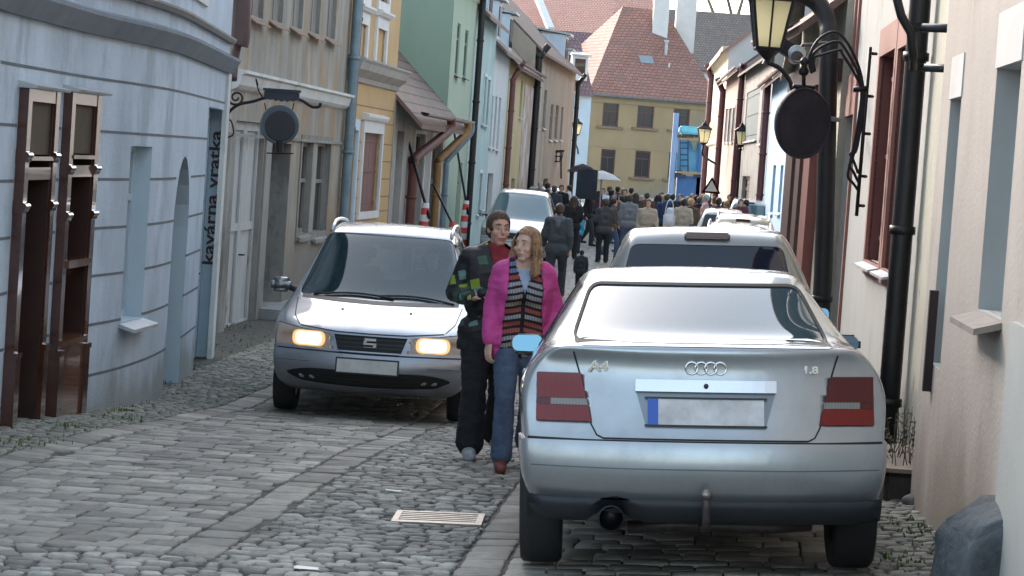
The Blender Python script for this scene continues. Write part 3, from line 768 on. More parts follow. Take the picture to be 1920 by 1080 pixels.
gutter(A11, h11, z11 + .02, -.3, A11.L + .3, ZINC, .5, .12)
def on_roof(px, py):
    r_ = ray(px, py); n = (E2 - E).cross(RL - E); k = (E - EYE).dot(n) / r_.dot(n); return EYE + r_ * k
nrm = (E2 - E).cross(RL - E).normalized(); nrm = nrm if nrm.z > 0 else -nrm
ex = (E2 - E).normalized(); ey = nrm.cross(ex)
SM = lambda p: Matrix.Translation(p) @ Matrix((ex, ey, nrm)).transposed().to_4x4()
bm = bmesh.new(); box(bm, -.45, .45, -.35, .35, 0, .12, SM(on_roof(1211, 114))); mk('skylight', bm, mat('skylight_glass', (.22, .25, .28), .4, .1, .05), h11)
bm = bmesh.new(); p = on_roof(1248, 105); tube(bm, [p, p + Vector((0, 0, .9))], .1, 10); tube(bm, [p + Vector((0, 0, .85)), p + Vector((0, 0, 1.0))], .16, 10); mk('vent_pipe', bm, LEAD, h11)
bm = bmesh.new(); p = on_roof(1254, 128); tube(bm, [p, p + Vector((0, 0, .35))], .07, 8); mk('vent_pipe', bm, LEAD, h11)
CHW = mat('white_chimney_plaster', (.58, .58, .57), .85, 0, .06, 2)
for (x0, x1, yt, yb, D) in ((1223, 1252, -30, 58, 151.5), (1266, 1303, -30, 62, 153.5)):
    a_ = at(x0, yb, D); b_ = at(x1, yb, D); t_ = at(x0, yt, D)
    bm = bmesh.new(); box(bm, a_.x, b_.x, D, D + 1.2, a_.z - 1.2, t_.z); box(bm, a_.x - .12, b_.x + .12, D - .12, D + 1.32, t_.z, t_.z + .15); mk('chimney', bm, CHW, h11)

# roofs behind
def far_roof_house(name, label, px0, px1, py_e, py_r, D, depth, roofm, wallm, side_lean=0):
    e = empty(name, (0, 0, 0), label=label, cat='building')
    a_ = at(px0, py_e, D); b_ = at(px1, py_e + (px1 - px0) * .07, D); rz = at((px0 + px1) / 2, py_r, D + depth / 2).z
    fc = Facade([(a_.x, D), (b_.x, D)], 1)
    z = (a_.z + b_.z) / 2
    mk('wall', wall_mesh(fc, 0, z, [], B=depth, gable=rz - z), [wallm, wallm], e)
    mk('roof', roof_mesh(fc, z, rz - z, depth, over=.4), roofm, e)
    return e
k1 = far_roof_house('plum_roofed_house', 'house with a plum grey tiled roof left of the ochre end house', 985, 1135, 168, 58, 152, 9, TILE_PURPLE, OCH)
k2 = far_roof_house('sunlit_red_roofed_house', 'house with a red roof coloured as sunlit rising behind the plum roof', 930, 1150, 62, -12, 170, 12, TILE_RED2, WHITEP)
bm = bmesh.new(); a_ = at(1033, 56, 169.4); b_ = at(1008, -5, 173.2); tube(bm, [a_, b_], .32, 4); mk('parapet', bm, CHW, k2)
k3 = far_roof_house('dark_roofed_house', 'house with a dark grey roof behind the white chimneys', 1235, 1420, 118, 22, 166, 12, TILE_DARK, WHITEP)
k4 = far_roof_house('high_white_house', 'white house showing above the red ridge, behind the chimneys', 1075, 1225, 12, -40, 178, 8, TILE_RED2, WHITEP)

# ------------------------------------------------------------------ RIGHT side
PALE = mat('pale_pinkish_render', (.39, .35, .315), .92, 0, .10, 1.4, .25, 35, stain=(.34, .30, .265), stain_amt=.3, stain_scale=1.2, streak=1.6, low=(.24, .20, .16), low_h=1.2)
PALEG = mat('pale_grey_reveal', (.38, .40, .40), .85, 0, .06, 2)
B1 = Facade([(2.0, 7.0), W(1752, 355, 14.7)], -1)
g1 = empty('pale_house', (0, 0, 0), label='pale pinkish rendered house along the right edge with deep set window slits', cat='building')
b1a = dict(r=B1.rect(1851, 128, 1896, 598), d=.2); q = B1.rect(1762, 190, 1782, 700); b1b = dict(r=(q[0], q[1], B1.hit(1770, 700)[1], q[3]), d=.2)
q = B1.rect(1886, 500, 1950, 1100); b1c = dict(r=(B1.hit(1990, 700)[0], B1.hit(1888, 700)[0], .55, B1.hit(1890, 380)[1]), d=.03)
mk('wall', wall_mesh(B1, .0, 7.5, [b1a, b1b], B=6, gable=2.4), [PALE, PALEG], g1)
mk('roof', roof_mesh(B1, 7.5, 2.4, 6), TILE_RED, g1)
window(B1, g1, b1a['r'], .18, PW, GLASS, 1, .3); sill(B1, g1, b1a['r'], mat('wooden_sill', (.23, .20, .175), .8, 0, .2, 6), .13, .03, .05)
boards(B1, g1, b1b['r'], .12, mat('grey_boards', (.3, .3, .3), .8, 0, .1), 2)
bm = bmesh.new()
a, b, c, e = b1a['r']; fbox(bm, B1, a - .03, b + .03, e + .002, e + .28, -.008, 0)
mk('lintel_block', bm, mat('whitewashed_lintel', (.50, .485, .475), .85, 0, .08), g1); a, b, c, e = b1b['r']; bm = bmesh.new(); fbox(bm, B1, a - .03, b + .03, e + .002, e + .25, -.008, 0); mk('lintel_block', bm, MATS['whitewashed_lintel'], g1)
bm = bmesh.new(); fbox(bm, B1, 0, B1.hit(1898, 700)[0], .3, B1.hit(1900, 600)[1], -.03, 0); mk('repainted_panel', bm, mat('bluish_patch', (.38, .39, .375), .9, 0, .08, 1, .1, 40), g1)
bm = bmesh.new(); u_, z_ = B1.hit(1752, 640); fbox(bm, B1, u_ - .04, u_ + .02, B1.hit(1746, 735)[1], B1.hit(1760, 545)[1], -.05, 0); mk('iron_strap', bm, mat('rust_brown_iron', (.04, .025, .025), .7, .3, .2), g1)
bm = bmesh.new(); fbox(bm, B1, B1.L - .18, B1.L, 3.98, 4.3, -.12, .3); mk('eaves_stone', bm, mat('tan_stone', (.35, .29, .21), .9), g1)
# peeling strip and red window house
B2 = Facade([(2.78, 14.72), W(1729, 350, 17.4), W(1580, 342, 26.0)], -1)
GW = mat('grey_white_render', (.40, .40, .38), .92, 0, .08, 1.2, .12, 45, stain=(.32, .32, .30), stain_amt=.4, streak=3)
PEEL = mat('peeling_ivory_plaster', (.47, .45, .37), .92, 0, .12, 3, .3, 20, stain=(.20, .16, .12), stain_amt=.12, stain_scale=5, streak=2, low=(.25, .18, .13), low_h=.7)
OXR = mat('oxide_red_paint', (.30, .145, .115), .75, 0, .1, 2, .05, 30); OXD = mat('dark_oxide_red', (.17, .055, .045), .6, 0, .15, 3)
g2 = empty('red_window_house', (0, 0, 0), label='grey white house with tall oxide red window frames, right of the parked cars', cat='building')
ra = dict(r=B2.rect(1640, 108, 1668, 500), d=.16); rb = dict(r=B2.rect(1674, 95, 1698, 515), d=.16)
rc = dict(r=B2.rect(1572, 222, 1590, 600), d=.15)
rc['r'] = (rc['r'][0], rc['r'][1], .1, rc['r'][3])
mk('wall', wall_mesh(B2, -.2, 7.2, [ra, rb, rc], B=6, gable=0), [GW, OXD], g2)
mk('roof', roof_mesh(B2, 7.2, 2.4, 6), TILE_BROWN, g2)
bm = bmesh.new(); fbox(bm, B2, 0, B2.cum[1] - .02, 0, 7.1, -.01, 0, 5); mk('peeling_strip', bm, PEEL, g2)
for q in (ra, rb):
    boards(B2, g2, q['r'], .1, OXD, 3, 'shutter'); surround(B2, g2, q['r'], OXR, .13, .03, .12, True); sill(B2, g2, q['r'], LEAD, .12, .02, .02, .04)
door(B2, g2, rc['r'], .12, mat('grey_paint', (.33, .34, .35), .7), 1, 3); surround(B2, g2, rc['r'], OXR, .10, .03, .35, False, 'door_surround')
bm = bmesh.new()
for x in (1598, 1612): 
    pass
u_ = B2.hit(1604, 60)[0]; fbox(bm, B2, u_ - .08, u_ + .04, rc['r'][3] + .5, 7, -.03, 0); fbox(bm, B2, u_ - .65, u_ - .53, rc['r'][3] + .5, 7, -.03, 0)
mk('pilaster_strip', bm, OXR, g2)
PB = B2.F(B2.cum[1] - .02, 0, -.12)
downpipe(g2, [PB + Vector((0, 0, 7)), PB + Vector((0, 0, 6.6)), PB + Vector((0, 0, .3))], .078, BLACKPIPE, 5)
PB2 = B2.F(B2.L - .4, 0, -.16)
downpipe(g2, [at(1488, -14, 25.8), at(1510, -8, 25.8), at(1535, 8, 25.8), at(1552, 45, 25.7), at(1553, 120, 25.6), Vector((PB2.x, PB2.y, 1.5)), Vector((PB2.x, PB2.y, 0))], .10, BLACKPIPE, 3)
# iron strut near top right
bm = bmesh.new()
tube(bm, [at(1672, -40, 16.2), at(1690, 30, 16.2), at(1708, 62, 16.2), at(1712, 100, 16.2), at(1712, 128, 16.3)], .032, 10)
tube(bm, [at(1700, 50, 16.3), at(1730, 52, 16.4), B2.F(1.15, at(1763, 52, 15.9).z, -.02)], .03, 8); tube(bm, [at(1712, 124, 16.3), at(1735, 127, 16.4), B2.F(1.15, at(1757, 127, 15.9).z, -.02)], .03, 8)
tube(bm, [B2.F(1.15, at(1763, 40, 15.9).z, -.02), B2.F(1.15, at(1763, 240, 15.9).z, -.02)], .02, 6)
mk('wall_bracket', bm, IRON, None, True, 'heavy black iron bracket arm on the wall at the top right', 'bracket')

# dark wooden house behind
B3 = Facade([(B2.p[-1].x - .08, 26.1), W(1484, 333, 31)], -1)
g3 = empty('timber_shop', (0, 0, 0), label='narrow house with dark red brown wooden posts behind the round hanging sign', cat='building')
IV = mat('ivory_peeling_wall', (.50, .47, .38), .9, 0, .15, 2, .1, 30, stain=(.3, .27, .2), stain_amt=.3)
mk('wall', wall_mesh(B3, -.3, 4.6, [], B=6, gable=2.5), [IV, IV], g3)
mk('roof', roof_mesh(B3, 4.6, 2.5, 6, over=.5), TILE_BROWN, g3)
gutter(B3, g3, 4.25, 0, B3.L, REDPIPE, .58, .08)
MAH = mat('dark_mahogany_paint', (.065, .028, .025), .5, 0, .3, 4, .1, 20)
for (x0, x1) in ((1483, 1496), (1503, 1511)):
    bm = bmesh.new(); ua0 = B3.hit(x0, 400)[0]; ua1 = B3.hit(x1, 400)[0]
    fbox(bm, B3, min(ua0, ua1), max(ua0, ua1), -.2, 3.6, -.12, 0); mk('post', bm, MAH, g3)
bm = bmesh.new(); ua0 = B3.hit(1530, 400)[0]; ua1 = B3.hit(1520, 400)[0]; fbox(bm, B3, min(ua0, ua1), max(ua0, ua1) + .1, -.2, 3.6, -.12, 0); mk('door', bm, OXD, g3)
bm = bmesh.new(); fbox(bm, B3, 0, B3.L, 3.6, 3.85, -.14, 0); mk('lintel_beam', bm, MAH, g3)

# further right houses
B4 = Facade([(B3.p[-1].x + .02, 31.1), (4.75, 41)], -1)
simple_house('cream_house', 'cream house mostly hidden beyond the dark wooden posts', B4, 5.2, 2.6, CREAMW, TILE_BROWN, [(2, 2.9, 3.2, 4.5), (6, 6.9, 3.2, 4.5)], doors=[(4, 5, .05, 2.2)])
B5 = Facade([(4.8, 41.05), (7.0, 63)], -1)
simple_house('long_beige_house', 'long beige house hidden behind the posts up to the light blue wall', B5, 5.4, 2.6, CREAMG, TILE_BROWN, [(3, 4, 3.4, 4.7), (8, 9, 3.4, 4.7), (13, 14, 3.4, 4.7)], doors=[(6, 7, .02, 2.2)])
B6 = Facade([(7.02, 63.05), W(1435, 332, 76)], -1)
g6 = simple_house('sky_blue_house', 'sky blue rendered house beside the round sign, behind the parked cars', B6, 5.6, 2.8, mat('sky_blue_render', (.42, .57, .74), .9, 0, .06, 1, .05, 30), TILE_BROWN,
    [B6.rect(1447, 310, 1452, 400), B6.rect(1461, 310, 1466, 400)], frm=mat('blue_frame', (.25, .38, .55), .7), gm=GLASSB, gut=REDPIPE)
pg = B6.F(B6.L - .1, 0, -.14); downpipe(g6, [pg + Vector((0, 0, 5.6)), pg + Vector((0, 0, 5.2)), pg + Vector((0, 0, 0))], .11, mat('maroon_pipe', (.11, .035, .04), .5), 4)
B7 = Facade([(B6.p[-1].x + .02, B6.p[-1].y + .05), W(1384, 328, 92)], -1)
g7 = simple_house('shuttered_house', 'grey green house with tall dark shutters beside the street lamp', B7, 6.6, 2.8, CREAMG, TILE_DARK,
    [B7.rect(1398, 170, 1422, 262), B7.rect(1427, 165, 1433, 268)], frm=mat('slate_shutter', (.15, .18, .18), .8, 0, .15), shut=True, doors=[B7.rect(1390, 330, 1404, 400)], over=.3)
pg = B7.F(B7.L - .1, 0, -.14); downpipe(g7, [pg + Vector((0, 0, 6.6)), pg + Vector((0, 0, 6.2)), pg + Vector((0, 0, 0))], .12, MATS['maroon_pipe'], 4)
B8 = Facade([(B7.p[-1].x + .02, B7.p[-1].y + .05), W(1349, 326, 110)], -1)
PINK = mat('dusty_pink_render', (.36, .27, .24), .92, 0, .12, .8, .05, 30, stain=(.30, .26, .22), stain_amt=.4, stain_scale=.4)
g8 = simple_house('dusty_pink_house', 'dusty pink house with white window surrounds near the far street lamp', B8, 6.9, 2.8, PINK, TILE_BROWN,
    [B8.rect(1360, 205, 1363.5, 265), B8.rect(1366, 204, 1370, 265), B8.rect(1373, 203, 1377, 265)], trim=PW, frm=PW, gut=REDPIPE)
pg = B8.F(B8.L - .1, 0, -.14); downpipe(g8, [pg + Vector((-.3, 0, 6.9)), pg + Vector((0, 0, 6.3)), pg + Vector((0, 0, 5.9)), pg + Vector((0, 0, 0))], .14, MATS['maroon_pipe'], 4)
B9 = Facade([(B8.p[-1].x + .02, B8.p[-1].y + .05), W(1325, 325, 128)], -1)
CRM = mat('cream_render', (.58, .55, .44), .9, 0, .08, 1, .05, 30)
g9 = empty('banded_cream_house', (0, 0, 0), label='tall cream house with an orange band and a white gable under a red roof', cat='building')
mk('wall', wall_mesh(B9, -.2, 8.4, [], B=9, gable=3.8), [CRM, CRM], g9)
bm = bmesh.new(); p = [B9.F(-.02, z, d) for z, d in ((0, 0), (0, 9), (8.4, 9), (12.2, 4.5), (8.4, 0))]; bm.faces.new([bm.verts.new(q) for q in p]); mk('gable', bm, CHW, g9)
mk('roof', roof_mesh(B9, 8.4, 3.8, 9, over=.4, uo=(.25, .1)), TILE_RED, g9)
bm = bmesh.new(); fbox(bm, B9, 0, B9.L, 4.4, 5.2, -.05, 0); mk('painted_band', bm, mat('orange_band', (.50, .30, .19), .85), g9)
bm = bmesh.new(); fprof(bm, B9, 0, B9.L, [(3.9, 0), (4.0, -.15), (4.3, -.2), (4.38, 0)]); fprof(bm, B9, 0, B9.L, [(7.9, 0), (8.0, -.1), (8.2, -.3), (8.38, -.3), (8.4, 0)]); mk('cornice', bm, CRM, g9)
pg = B9.F(B9.L - .15, 0, -.14); downpipe(g9, [pg + Vector((-.3, 0, 8.3)), pg + Vector((0, 0, 7.6)), pg + Vector((0, 0, 7.2)), pg + Vector((0, 0, 0))], .15, MATS['maroon_pipe'], 4)

# ------------------------------------------------------------------ ground and paving
def pmat(name, c1, c2, rough=.75, bump=.35, dirt=(.09, .085, .07), bs=60):
    m = bpy.data.materials.new(name); MATS[name] = m; nt, N, L = nodes_of(m); b = N['Principled BSDF']; b.inputs['Roughness'].default_value = rough
    g = N.new('ShaderNodeNewGeometry'); rp = N.new('ShaderNodeValToRGB'); rp.color_ramp.elements[0].color = (*c1, 1); rp.color_ramp.elements[1].color = (*c2, 1)
    L.new(g.outputs['Random Per Island'], rp.inputs[0])
    t_ = N.new('ShaderNodeTexCoord'); nz = N.new('ShaderNodeTexNoise'); nz.inputs['Scale'].default_value = 9; nz.inputs['Detail'].default_value = 8; nz.inputs['Roughness'].default_value = .7; L.new(t_.outputs['Object'], nz.inputs['Vector'])
    mr = N.new('ShaderNodeMapRange'); mr.inputs['From Min'].default_value = .3; mr.inputs['From Max'].default_value = .7; mr.inputs['To Min'].default_value = .62; mr.inputs['To Max'].default_value = 1.3; L.new(nz.outputs[0], mr.inputs['Value'])
    vm = N.new('ShaderNodeVectorMath'); vm.operation = 'SCALE'; L.new(rp.outputs[0], vm.inputs[0]); L.new(mr.outputs[0], vm.inputs['Scale'])
    n2 = N.new('ShaderNodeTexNoise'); n2.inputs['Scale'].default_value = .8; n2.inputs['Detail'].default_value = 8; L.new(t_.outputs['Object'], n2.inputs['Vector'])
    m2 = N.new('ShaderNodeMapRange'); m2.inputs['From Min'].default_value = .5; m2.inputs['From Max'].default_value = .72; m2.inputs['To Max'].default_value = .55; L.new(n2.outputs[0], m2.inputs['Value'])
    mx = N.new('ShaderNodeMix'); mx.data_type = 'RGBA'; L.new(m2.outputs[0], mx.inputs[0]); L.new(vm.outputs[0], mx.inputs[6]); mx.inputs[7].default_value = (*dirt, 1); L.new(mx.outputs[2], b.inputs['Base Color'])
    n3 = N.new('ShaderNodeTexNoise'); n3.inputs['Scale'].default_value = bs; n3.inputs['Detail'].default_value = 4; L.new(t_.outputs['Object'], n3.inputs['Vector'])
    bp = N.new('ShaderNodeBump'); bp.inputs['Strength'].default_value = bump; bp.inputs['Distance'].default_value = .012; L.new(n3.outputs[0], bp.inputs['Height']); L.new(bp.outputs[0], b.inputs['Normal'])
    return m
SETT = pmat('granite_setts', (.165, .15, .13), (.40, .37, .325), .8, dirt=(.13, .125, .12))
COBB = pmat('small_cobbles', (.14, .13, .115), (.40, .375, .33), .8, dirt=(.11, .105, .095))
PEB = pmat('mossy_pebbles', (.15, .145, .12), (.27, .26, .22), .75, dirt=(.085, .10, .045))
# base sheet
gm_ = bpy.data.materials.new('joint_sand_and_far_cobbles'); nt, N, L = nodes_of(gm_); b = N['Principled BSDF']; b.inputs['Roughness'].default_value = .85
t_ = N.new('ShaderNodeTexCoord'); vo = N.new('ShaderNodeTexVoronoi'); vo.feature = 'DISTANCE_TO_EDGE'; vo.inputs['Scale'].default_value = 6; L.new(t_.outputs['Object'], vo.inputs['Vector'])
vc = N.new('ShaderNodeTexVoronoi'); vc.inputs['Scale'].default_value = 6; L.new(t_.outputs['Object'], vc.inputs['Vector'])
mr = N.new('ShaderNodeMapRange'); mr.inputs['From Max'].default_value = .08; L.new(vo.outputs['Distance'], mr.inputs['Value'])
sx = N.new('ShaderNodeSeparateColor'); L.new(vc.outputs['Color'], sx.inputs[0])
rp = N.new('ShaderNodeValToRGB'); rp.color_ramp.elements[0].color = (.21, .20, .185, 1); rp.color_ramp.elements[1].color = (.34, .325, .30, 1); L.new(sx.outputs[0], rp.inputs[0])
mx = N.new('ShaderNodeMix'); mx.data_type = 'RGBA'; mx.inputs[6].default_value = (.05, .048, .04, 1); L.new(mr.outputs[0], mx.inputs[0]); L.new(rp.outputs[0], mx.inputs[7])
sp = N.new('ShaderNodeSeparateXYZ'); L.new(t_.outputs['Object'], sp.inputs[0])
m3 = N.new('ShaderNodeMapRange'); m3.inputs['From Min'].default_value = 43.5; m3.inputs['From Max'].default_value = 44.0; L.new(sp.outputs[1], m3.inputs['Value'])
my = N.new('ShaderNodeMix'); my.data_type = 'RGBA'; my.inputs[6].default_value = (.06, .055, .045, 1); L.new(m3.outputs[0], my.inputs[0]); L.new(mx.outputs[2], my.inputs[7]); L.new(my.outputs[2], b.inputs['Base Color'])
bp = N.new('ShaderNodeBump'); bp.inputs['Strength'].default_value = .8; bp.inputs['Distance'].default_value = .02; L.new(mr.outputs[0], bp.inputs['Height']); L.new(bp.outputs[0], b.inputs['Normal'])
bm = bmesh.new(); Ys = [-10, -4, 0, 4, 8] + [10 + .5 * k for k in range(72)] + [46 + 2 * k for k in range(60)] + [170, 200, 300, 600, 1200]
Xt = [-600, -60, -20, -8, -5.5] + [-4.8 + .3 * k for k in range(32)] + [5.5, 8, 14, 20, 60, 600]
grid = []
for y in Ys:
    row = []
    for xt in Xt:
        X = xt + .07 * (min(y, 130) - 13.9); row.append(bm.verts.new((X, y, ground(X, y) - .014)))
    grid.append(row)
for a, b in zip(grid, grid[1:]):
    for k in range(len(a) - 1): bm.faces.new((a[k], a[k + 1], b[k + 1], b[k]))
mk('street', bm, gm_, smooth=True, kind='structure')

def stone(V, Fc, cx, cy, lx, ly, ang, hgt, jit, tx, flat=False):
    """rounded stone: outer foot, shoulder, crown; centre in (t,Y) space"""
    c, s = math.cos(ang), math.sin(ang); i0 = len(V)
    base = [(-1, -1), (0, -1.03), (1, -1), (1.03, 0), (1, 1), (0, 1.03), (-1, 1), (-1.03, 0)]
    jj = [(random.uniform(-jit, jit), random.uniform(-jit, jit)) for _ in base]
    dz = random.uniform(-.006, .006)
    tilt = (random.uniform(-.05, .05) * (.5 if flat else 1), random.uniform(-.05, .05) * (.5 if flat else 1))
    if flat: dz *= .6
    for sc_, z in (((1.0, -.03), (.985, -.0045), (.91, .0)) if flat else ((1.0, -.03), (.97, -.006), (.80, .0))):
        for (bx, by), (jx, jy) in zip(base, jj):
            k = (.975 if flat else .88) if bx * by != 0 and abs(bx * by) == 1 else 1
            x = (bx * k * lx / 2 + jx) * sc_; y = (by * k * ly / 2 + jy) * sc_
            X = cx + x * c - y * s; Y = cy + x * s + y * c
            Xw = X + tx(Y)
            V.append((Xw, Y, ground(Xw, Y) + (z * hgt / .03 if z < 0 else 0) * .9 + dz + (x * tilt[0] + y * tilt[1] if sc_ < 1 else 0)))
    Xw = cx + tx(cy); V.append((Xw, cy, ground(Xw, cy) + (.001 if flat else .004) + dz))
    for r_ in (0, 8):
        for k in range(8):
            Fc.append((i0 + r_ + k, i0 + r_ + (k + 1) % 8, i0 + r_ + 8 + (k + 1) % 8, i0 + r_ + 8 + k))
    for k in range(8): Fc.append((i0 + 16 + k, i0 + 16 + (k + 1) % 8, i0 + 24))
def paving(name, t0, t1, y0, y1, lx, ly, m, jit=.006, gap=.012, ang=.0, brick=True, skip=None, hgt=.03, vary=.25, flat=False):
    V, Fc = [], []
    tx = lambda Y: .07 * (min(Y, 130) - 13.9)
    y = y0
    while y < y1:
        grow = 1 + max(0, (y - 24)) * .03
        rh = ly * random.uniform(1 - vary * .6, 1 + vary * .6) * grow
        t = t0 - (random.random() * lx if brick else 0)
        while t < t1:
            w_ = lx * random.uniform(1 - vary, 1 + vary) * grow
            a_, b_ = max(t, t0), min(t + w_, t1)
            if b_ - a_ > .25 * lx:
                cx, cy = (a_ + b_) / 2, y + rh / 2
                if not (skip and skip(cx, cy)):
                    stone(V, Fc, cx, cy + random.uniform(-.1, .1) * ly * .4, b_ - a_ - gap, rh - gap, ang + random.uniform(-.06, .06) * (1.5 if jit > .007 else .4), hgt, jit, tx, flat)
            t += w_
        y += rh
    me = bpy.data.meshes.new(name); me.from_pydata(V, [], Fc); me.materials.append(m)
    for p in me.polygons: p.use_smooth = True
    o = bpy.data.objects.new(name, me); COL.objects.link(o); o['kind'] = 'structure'; return o
GR = at(822, 975, 1); 
gd = .0
gratepos = None
for D in [11 + .02 * k for k in range(200)]:
    p = at(822, 975, D)
    if p.z <= ground(p.x, p.y) + .004: gratepos = p; break
def sk(t, y):
    X = t + .07 * (y - 13.9)
    return abs(X - gratepos.x) < .25 and abs(y - gratepos.y) < .19
paving('left_lane_setts', -2.97, -1.37, 11.25, 44, .215, .21, SETT, .006, .009, flat=True, vary=.35)
paving('left_edge_setts', -3.22, -2.98, 10.8, 44, .25, .26, SETT, .005, .009, brick=False, flat=True)
paving('middle_edge_setts', -1.36, -1.12, 11.2, 44, .26, .32, SETT, .005, .009, brick=False, flat=True)
paving('left_lane_start_cobbles', -3.3, -1.12, 9.6, 11.22, .13, .10, COBB, .012, .012)
paving('middle_cobbles', -1.11, .0, 9.6, 44, .115, .10, COBB, .011, .010, skip=sk)
paving('right_lane_edge_setts', .01, .23, 9.6, 44, .24, .30, SETT, .005, .009, brick=False, flat=True)
paving('right_lane_setts', .24, 1.98, 9.6, 44, .22, .20, SETT, .005, .009, flat=True, vary=.35)
paving('right_gutter_cobbles', 1.99, 3.3, 9.6, 44, .12, .10, PEB, .013, .012)
paving('pavement_pebbles', -4.2, -3.23, 9.6, 44, .10, .085, PEB, .014, .010)
# grate
bm = bmesh.new(); g0 = gratepos; zz = ground(g0.x, g0.y) + .012
wx, wy = .25, .17
box(bm, -wx, wx, -wy, -wy + .035, -.05, .006); box(bm, -wx, wx, wy - .035, wy, -.05, .006); box(bm, -wx, -wx + .035, -wy + .035, wy - .035, -.05, .006); box(bm, wx - .035, wx, -wy + .035, wy - .035, -.05, .006)
for k in range(5):
    y_ = -wy + .035 + (2 * wy - .07) * (k + .5) / 5; box(bm, -wx + .035, wx - .035, y_ - .014, y_ + .014, -.03, .003)
o = mk('drain_grate', bm, mat('worn_iron_grate', (.30, .26, .22), .5, .6, .25, 14), None, label='rusty pale iron drain grate with long slots set in the small cobbles', cat='grate')
o.location = (g0.x, g0.y, zz); o.rotation_euler = (R(2.2), R(-2), R(-3))
bm = bmesh.new(); box(bm, -wx + .03, wx - .03, -wy + .03, wy - .03, -.10, -.05)
mk('grate_pit', bm, mat('pit_black', (.01, .01, .01), .9, 0, 0), o)
# weeds
def weeds(name, spots, m, n=34, hh=.04):
    bm = bmesh.new()
    for (x, y, r_, k) in spots:
        for _ in range(int(n * k)):
            a_ = random.random() * 6.28; q = r_ * random.random() ** .6; X, Y = x + q * math.cos(a_) * .6, y + q * math.sin(a_) * 1.6
            z = ground(X, Y) - .01; L_ = hh * random.uniform(.5, 1.5); d = Vector((random.uniform(-1, 1), random.uniform(-1, 1), random.uniform(.6, 1.6))).normalized() * L_
            w_ = Vector((-d.y, d.x, 0)).normalized() * .008 if abs(d.x) + abs(d.y) > 1e-6 else Vector((.008, 0, 0))
            b0 = Vector((X, Y, z)); bm.faces.new([bm.verts.new(b0 - w_), bm.verts.new(b0 + w_), bm.verts.new(b0 + d * .6 + w_ * .8), bm.verts.new(b0 + d)])
    return mk(name, bm, m, kind='stuff', label='short green weeds growing in the joints along the wall feet', cat='weeds')
WG = mat('weed_green', (.10, .15, .04), .7, 0, .3, 10)
def gp(px, py, z=None):
    for k in range(900):
        D = 10 + .1 * k if k < 900 else 100; p = at(px, py, D)
        if p.z <= ground(p.x, p.y): return p
    return p
sp_ = []
for (x, y, r_, k) in ((30, 840, .3, 1.2), (130, 800, .15, 1), (230, 785, .3, 1), (225, 770, .12, .8), (330, 720, .3, .8), (430, 610, .5, 2), (480, 640, .7, 1.5), (380, 690, .3, .8), (420, 650, .6, 1.5), (1750, 1040, .25, 1.5), (1700, 985, .2, 1), (1730, 1000, .25, 1.2), (1690, 1060, .2, 1), (260, 760, .3, .6), (90, 830, .3, .7)):
    p = gp(x, y); sp_.append((p.x, p.y, r_, k))
weeds('weeds', sp_, WG)
# ------------------------------------------------------------------ cars
def carpaint(name, col, rough=.32, metal=.75, coat=1.0):
    m = bpy.data.materials.new(name); MATS[name] = m; nt, N, L = nodes_of(m); b = N['Principled BSDF']
    b.inputs['Metallic'].default_value = metal; b.inputs['Coat Weight'].default_value = coat; b.inputs['Coat Roughness'].default_value = .05
    t_ = N.new('ShaderNodeTexCoord')
    n1 = N.new('ShaderNodeTexNoise'); n1.inputs['Scale'].default_value = 2.5; n1.inputs['Detail'].default_value = 8; n1.inputs['Roughness'].default_value = .7; L.new(t_.outputs['Object'], n1.inputs['Vector'])
    mr = N.new('ShaderNodeMapRange'); mr.inputs['From Min'].default_value = .35; mr.inputs['From Max'].default_value = .7; mr.inputs['To Min'].default_value = rough - .04; mr.inputs['To Max'].default_value = rough + .16; L.new(n1.outputs[0], mr.inputs['Value']); L.new(mr.outputs[0], b.inputs['Roughness'])
    m2 = N.new('ShaderNodeMapRange'); m2.inputs['From Min'].default_value = .45; m2.inputs['From Max'].default_value = .8; m2.inputs['To Max'].default_value = .35; L.new(n1.outputs[0], m2.inputs['Value'])
    # road dirt gathers low on the body
    sx = N.new('ShaderNodeSeparateXYZ'); L.new(t_.outputs['Object'], sx.inputs[0])
    m3 = N.new('ShaderNodeMapRange'); m3.inputs['From Min'].default_value = .75; m3.inputs['From Max'].default_value = .2; m3.inputs['To Max'].default_value = .55; L.new(sx.outputs[2], m3.inputs['Value'])
    ad = N.new('ShaderNodeMath'); ad.operation = 'MULTIPLY_ADD'; ad.use_clamp = True; L.new(m3.outputs[0], ad.inputs[0]); L.new(n1.outputs[0], ad.inputs[1]); L.new(m2.outputs[0], ad.inputs[2])
    mx = N.new('ShaderNodeMix'); mx.data_type = 'RGBA'; mx.inputs[6].default_value = (*col, 1); mx.inputs[7].default_value = (.16, .15, .14, 1); L.new(ad.outputs[0], mx.inputs[0]); L.new(mx.outputs[2], b.inputs['Base Color'])
    return m
SILVER = carpaint('silver_paint', (.36, .39, .415)); SILVER2 = carpaint('grey_silver_paint', (.31, .33, .365)); CHAMP = carpaint('pale_silver_paint', (.26, .26, .255)); WHITEC = carpaint('white_paint_car', (.46, .48, .49), .3, .1); BEIGEC = carpaint('beige_paint_car', (.50, .46, .36), .3, .4)
TRIM = mat('black_plastic', (.018, .018, .02), .5, 0, .1, 8, .05, 60)
GREYP = mat('dark_grey_plastic_and_shade', (.055, .06, .072), .45, 0, .1, 8)  # side mouldings; on the lower bumper this dark tone is painted shade
INNER = mat('cabin_lining', (.03, .03, .033), .8, 0, .1, 6)
RUBBER = mat('tyre_rubber', (.016, .016, .018), .75, 0, .2, 12, .15, 60)
GAP = mat('panel_gap', (.006, .006, .007), .7, 0, 0)
CHROME = mat('chrome', (.75, .76, .78), .12, 1, 0)
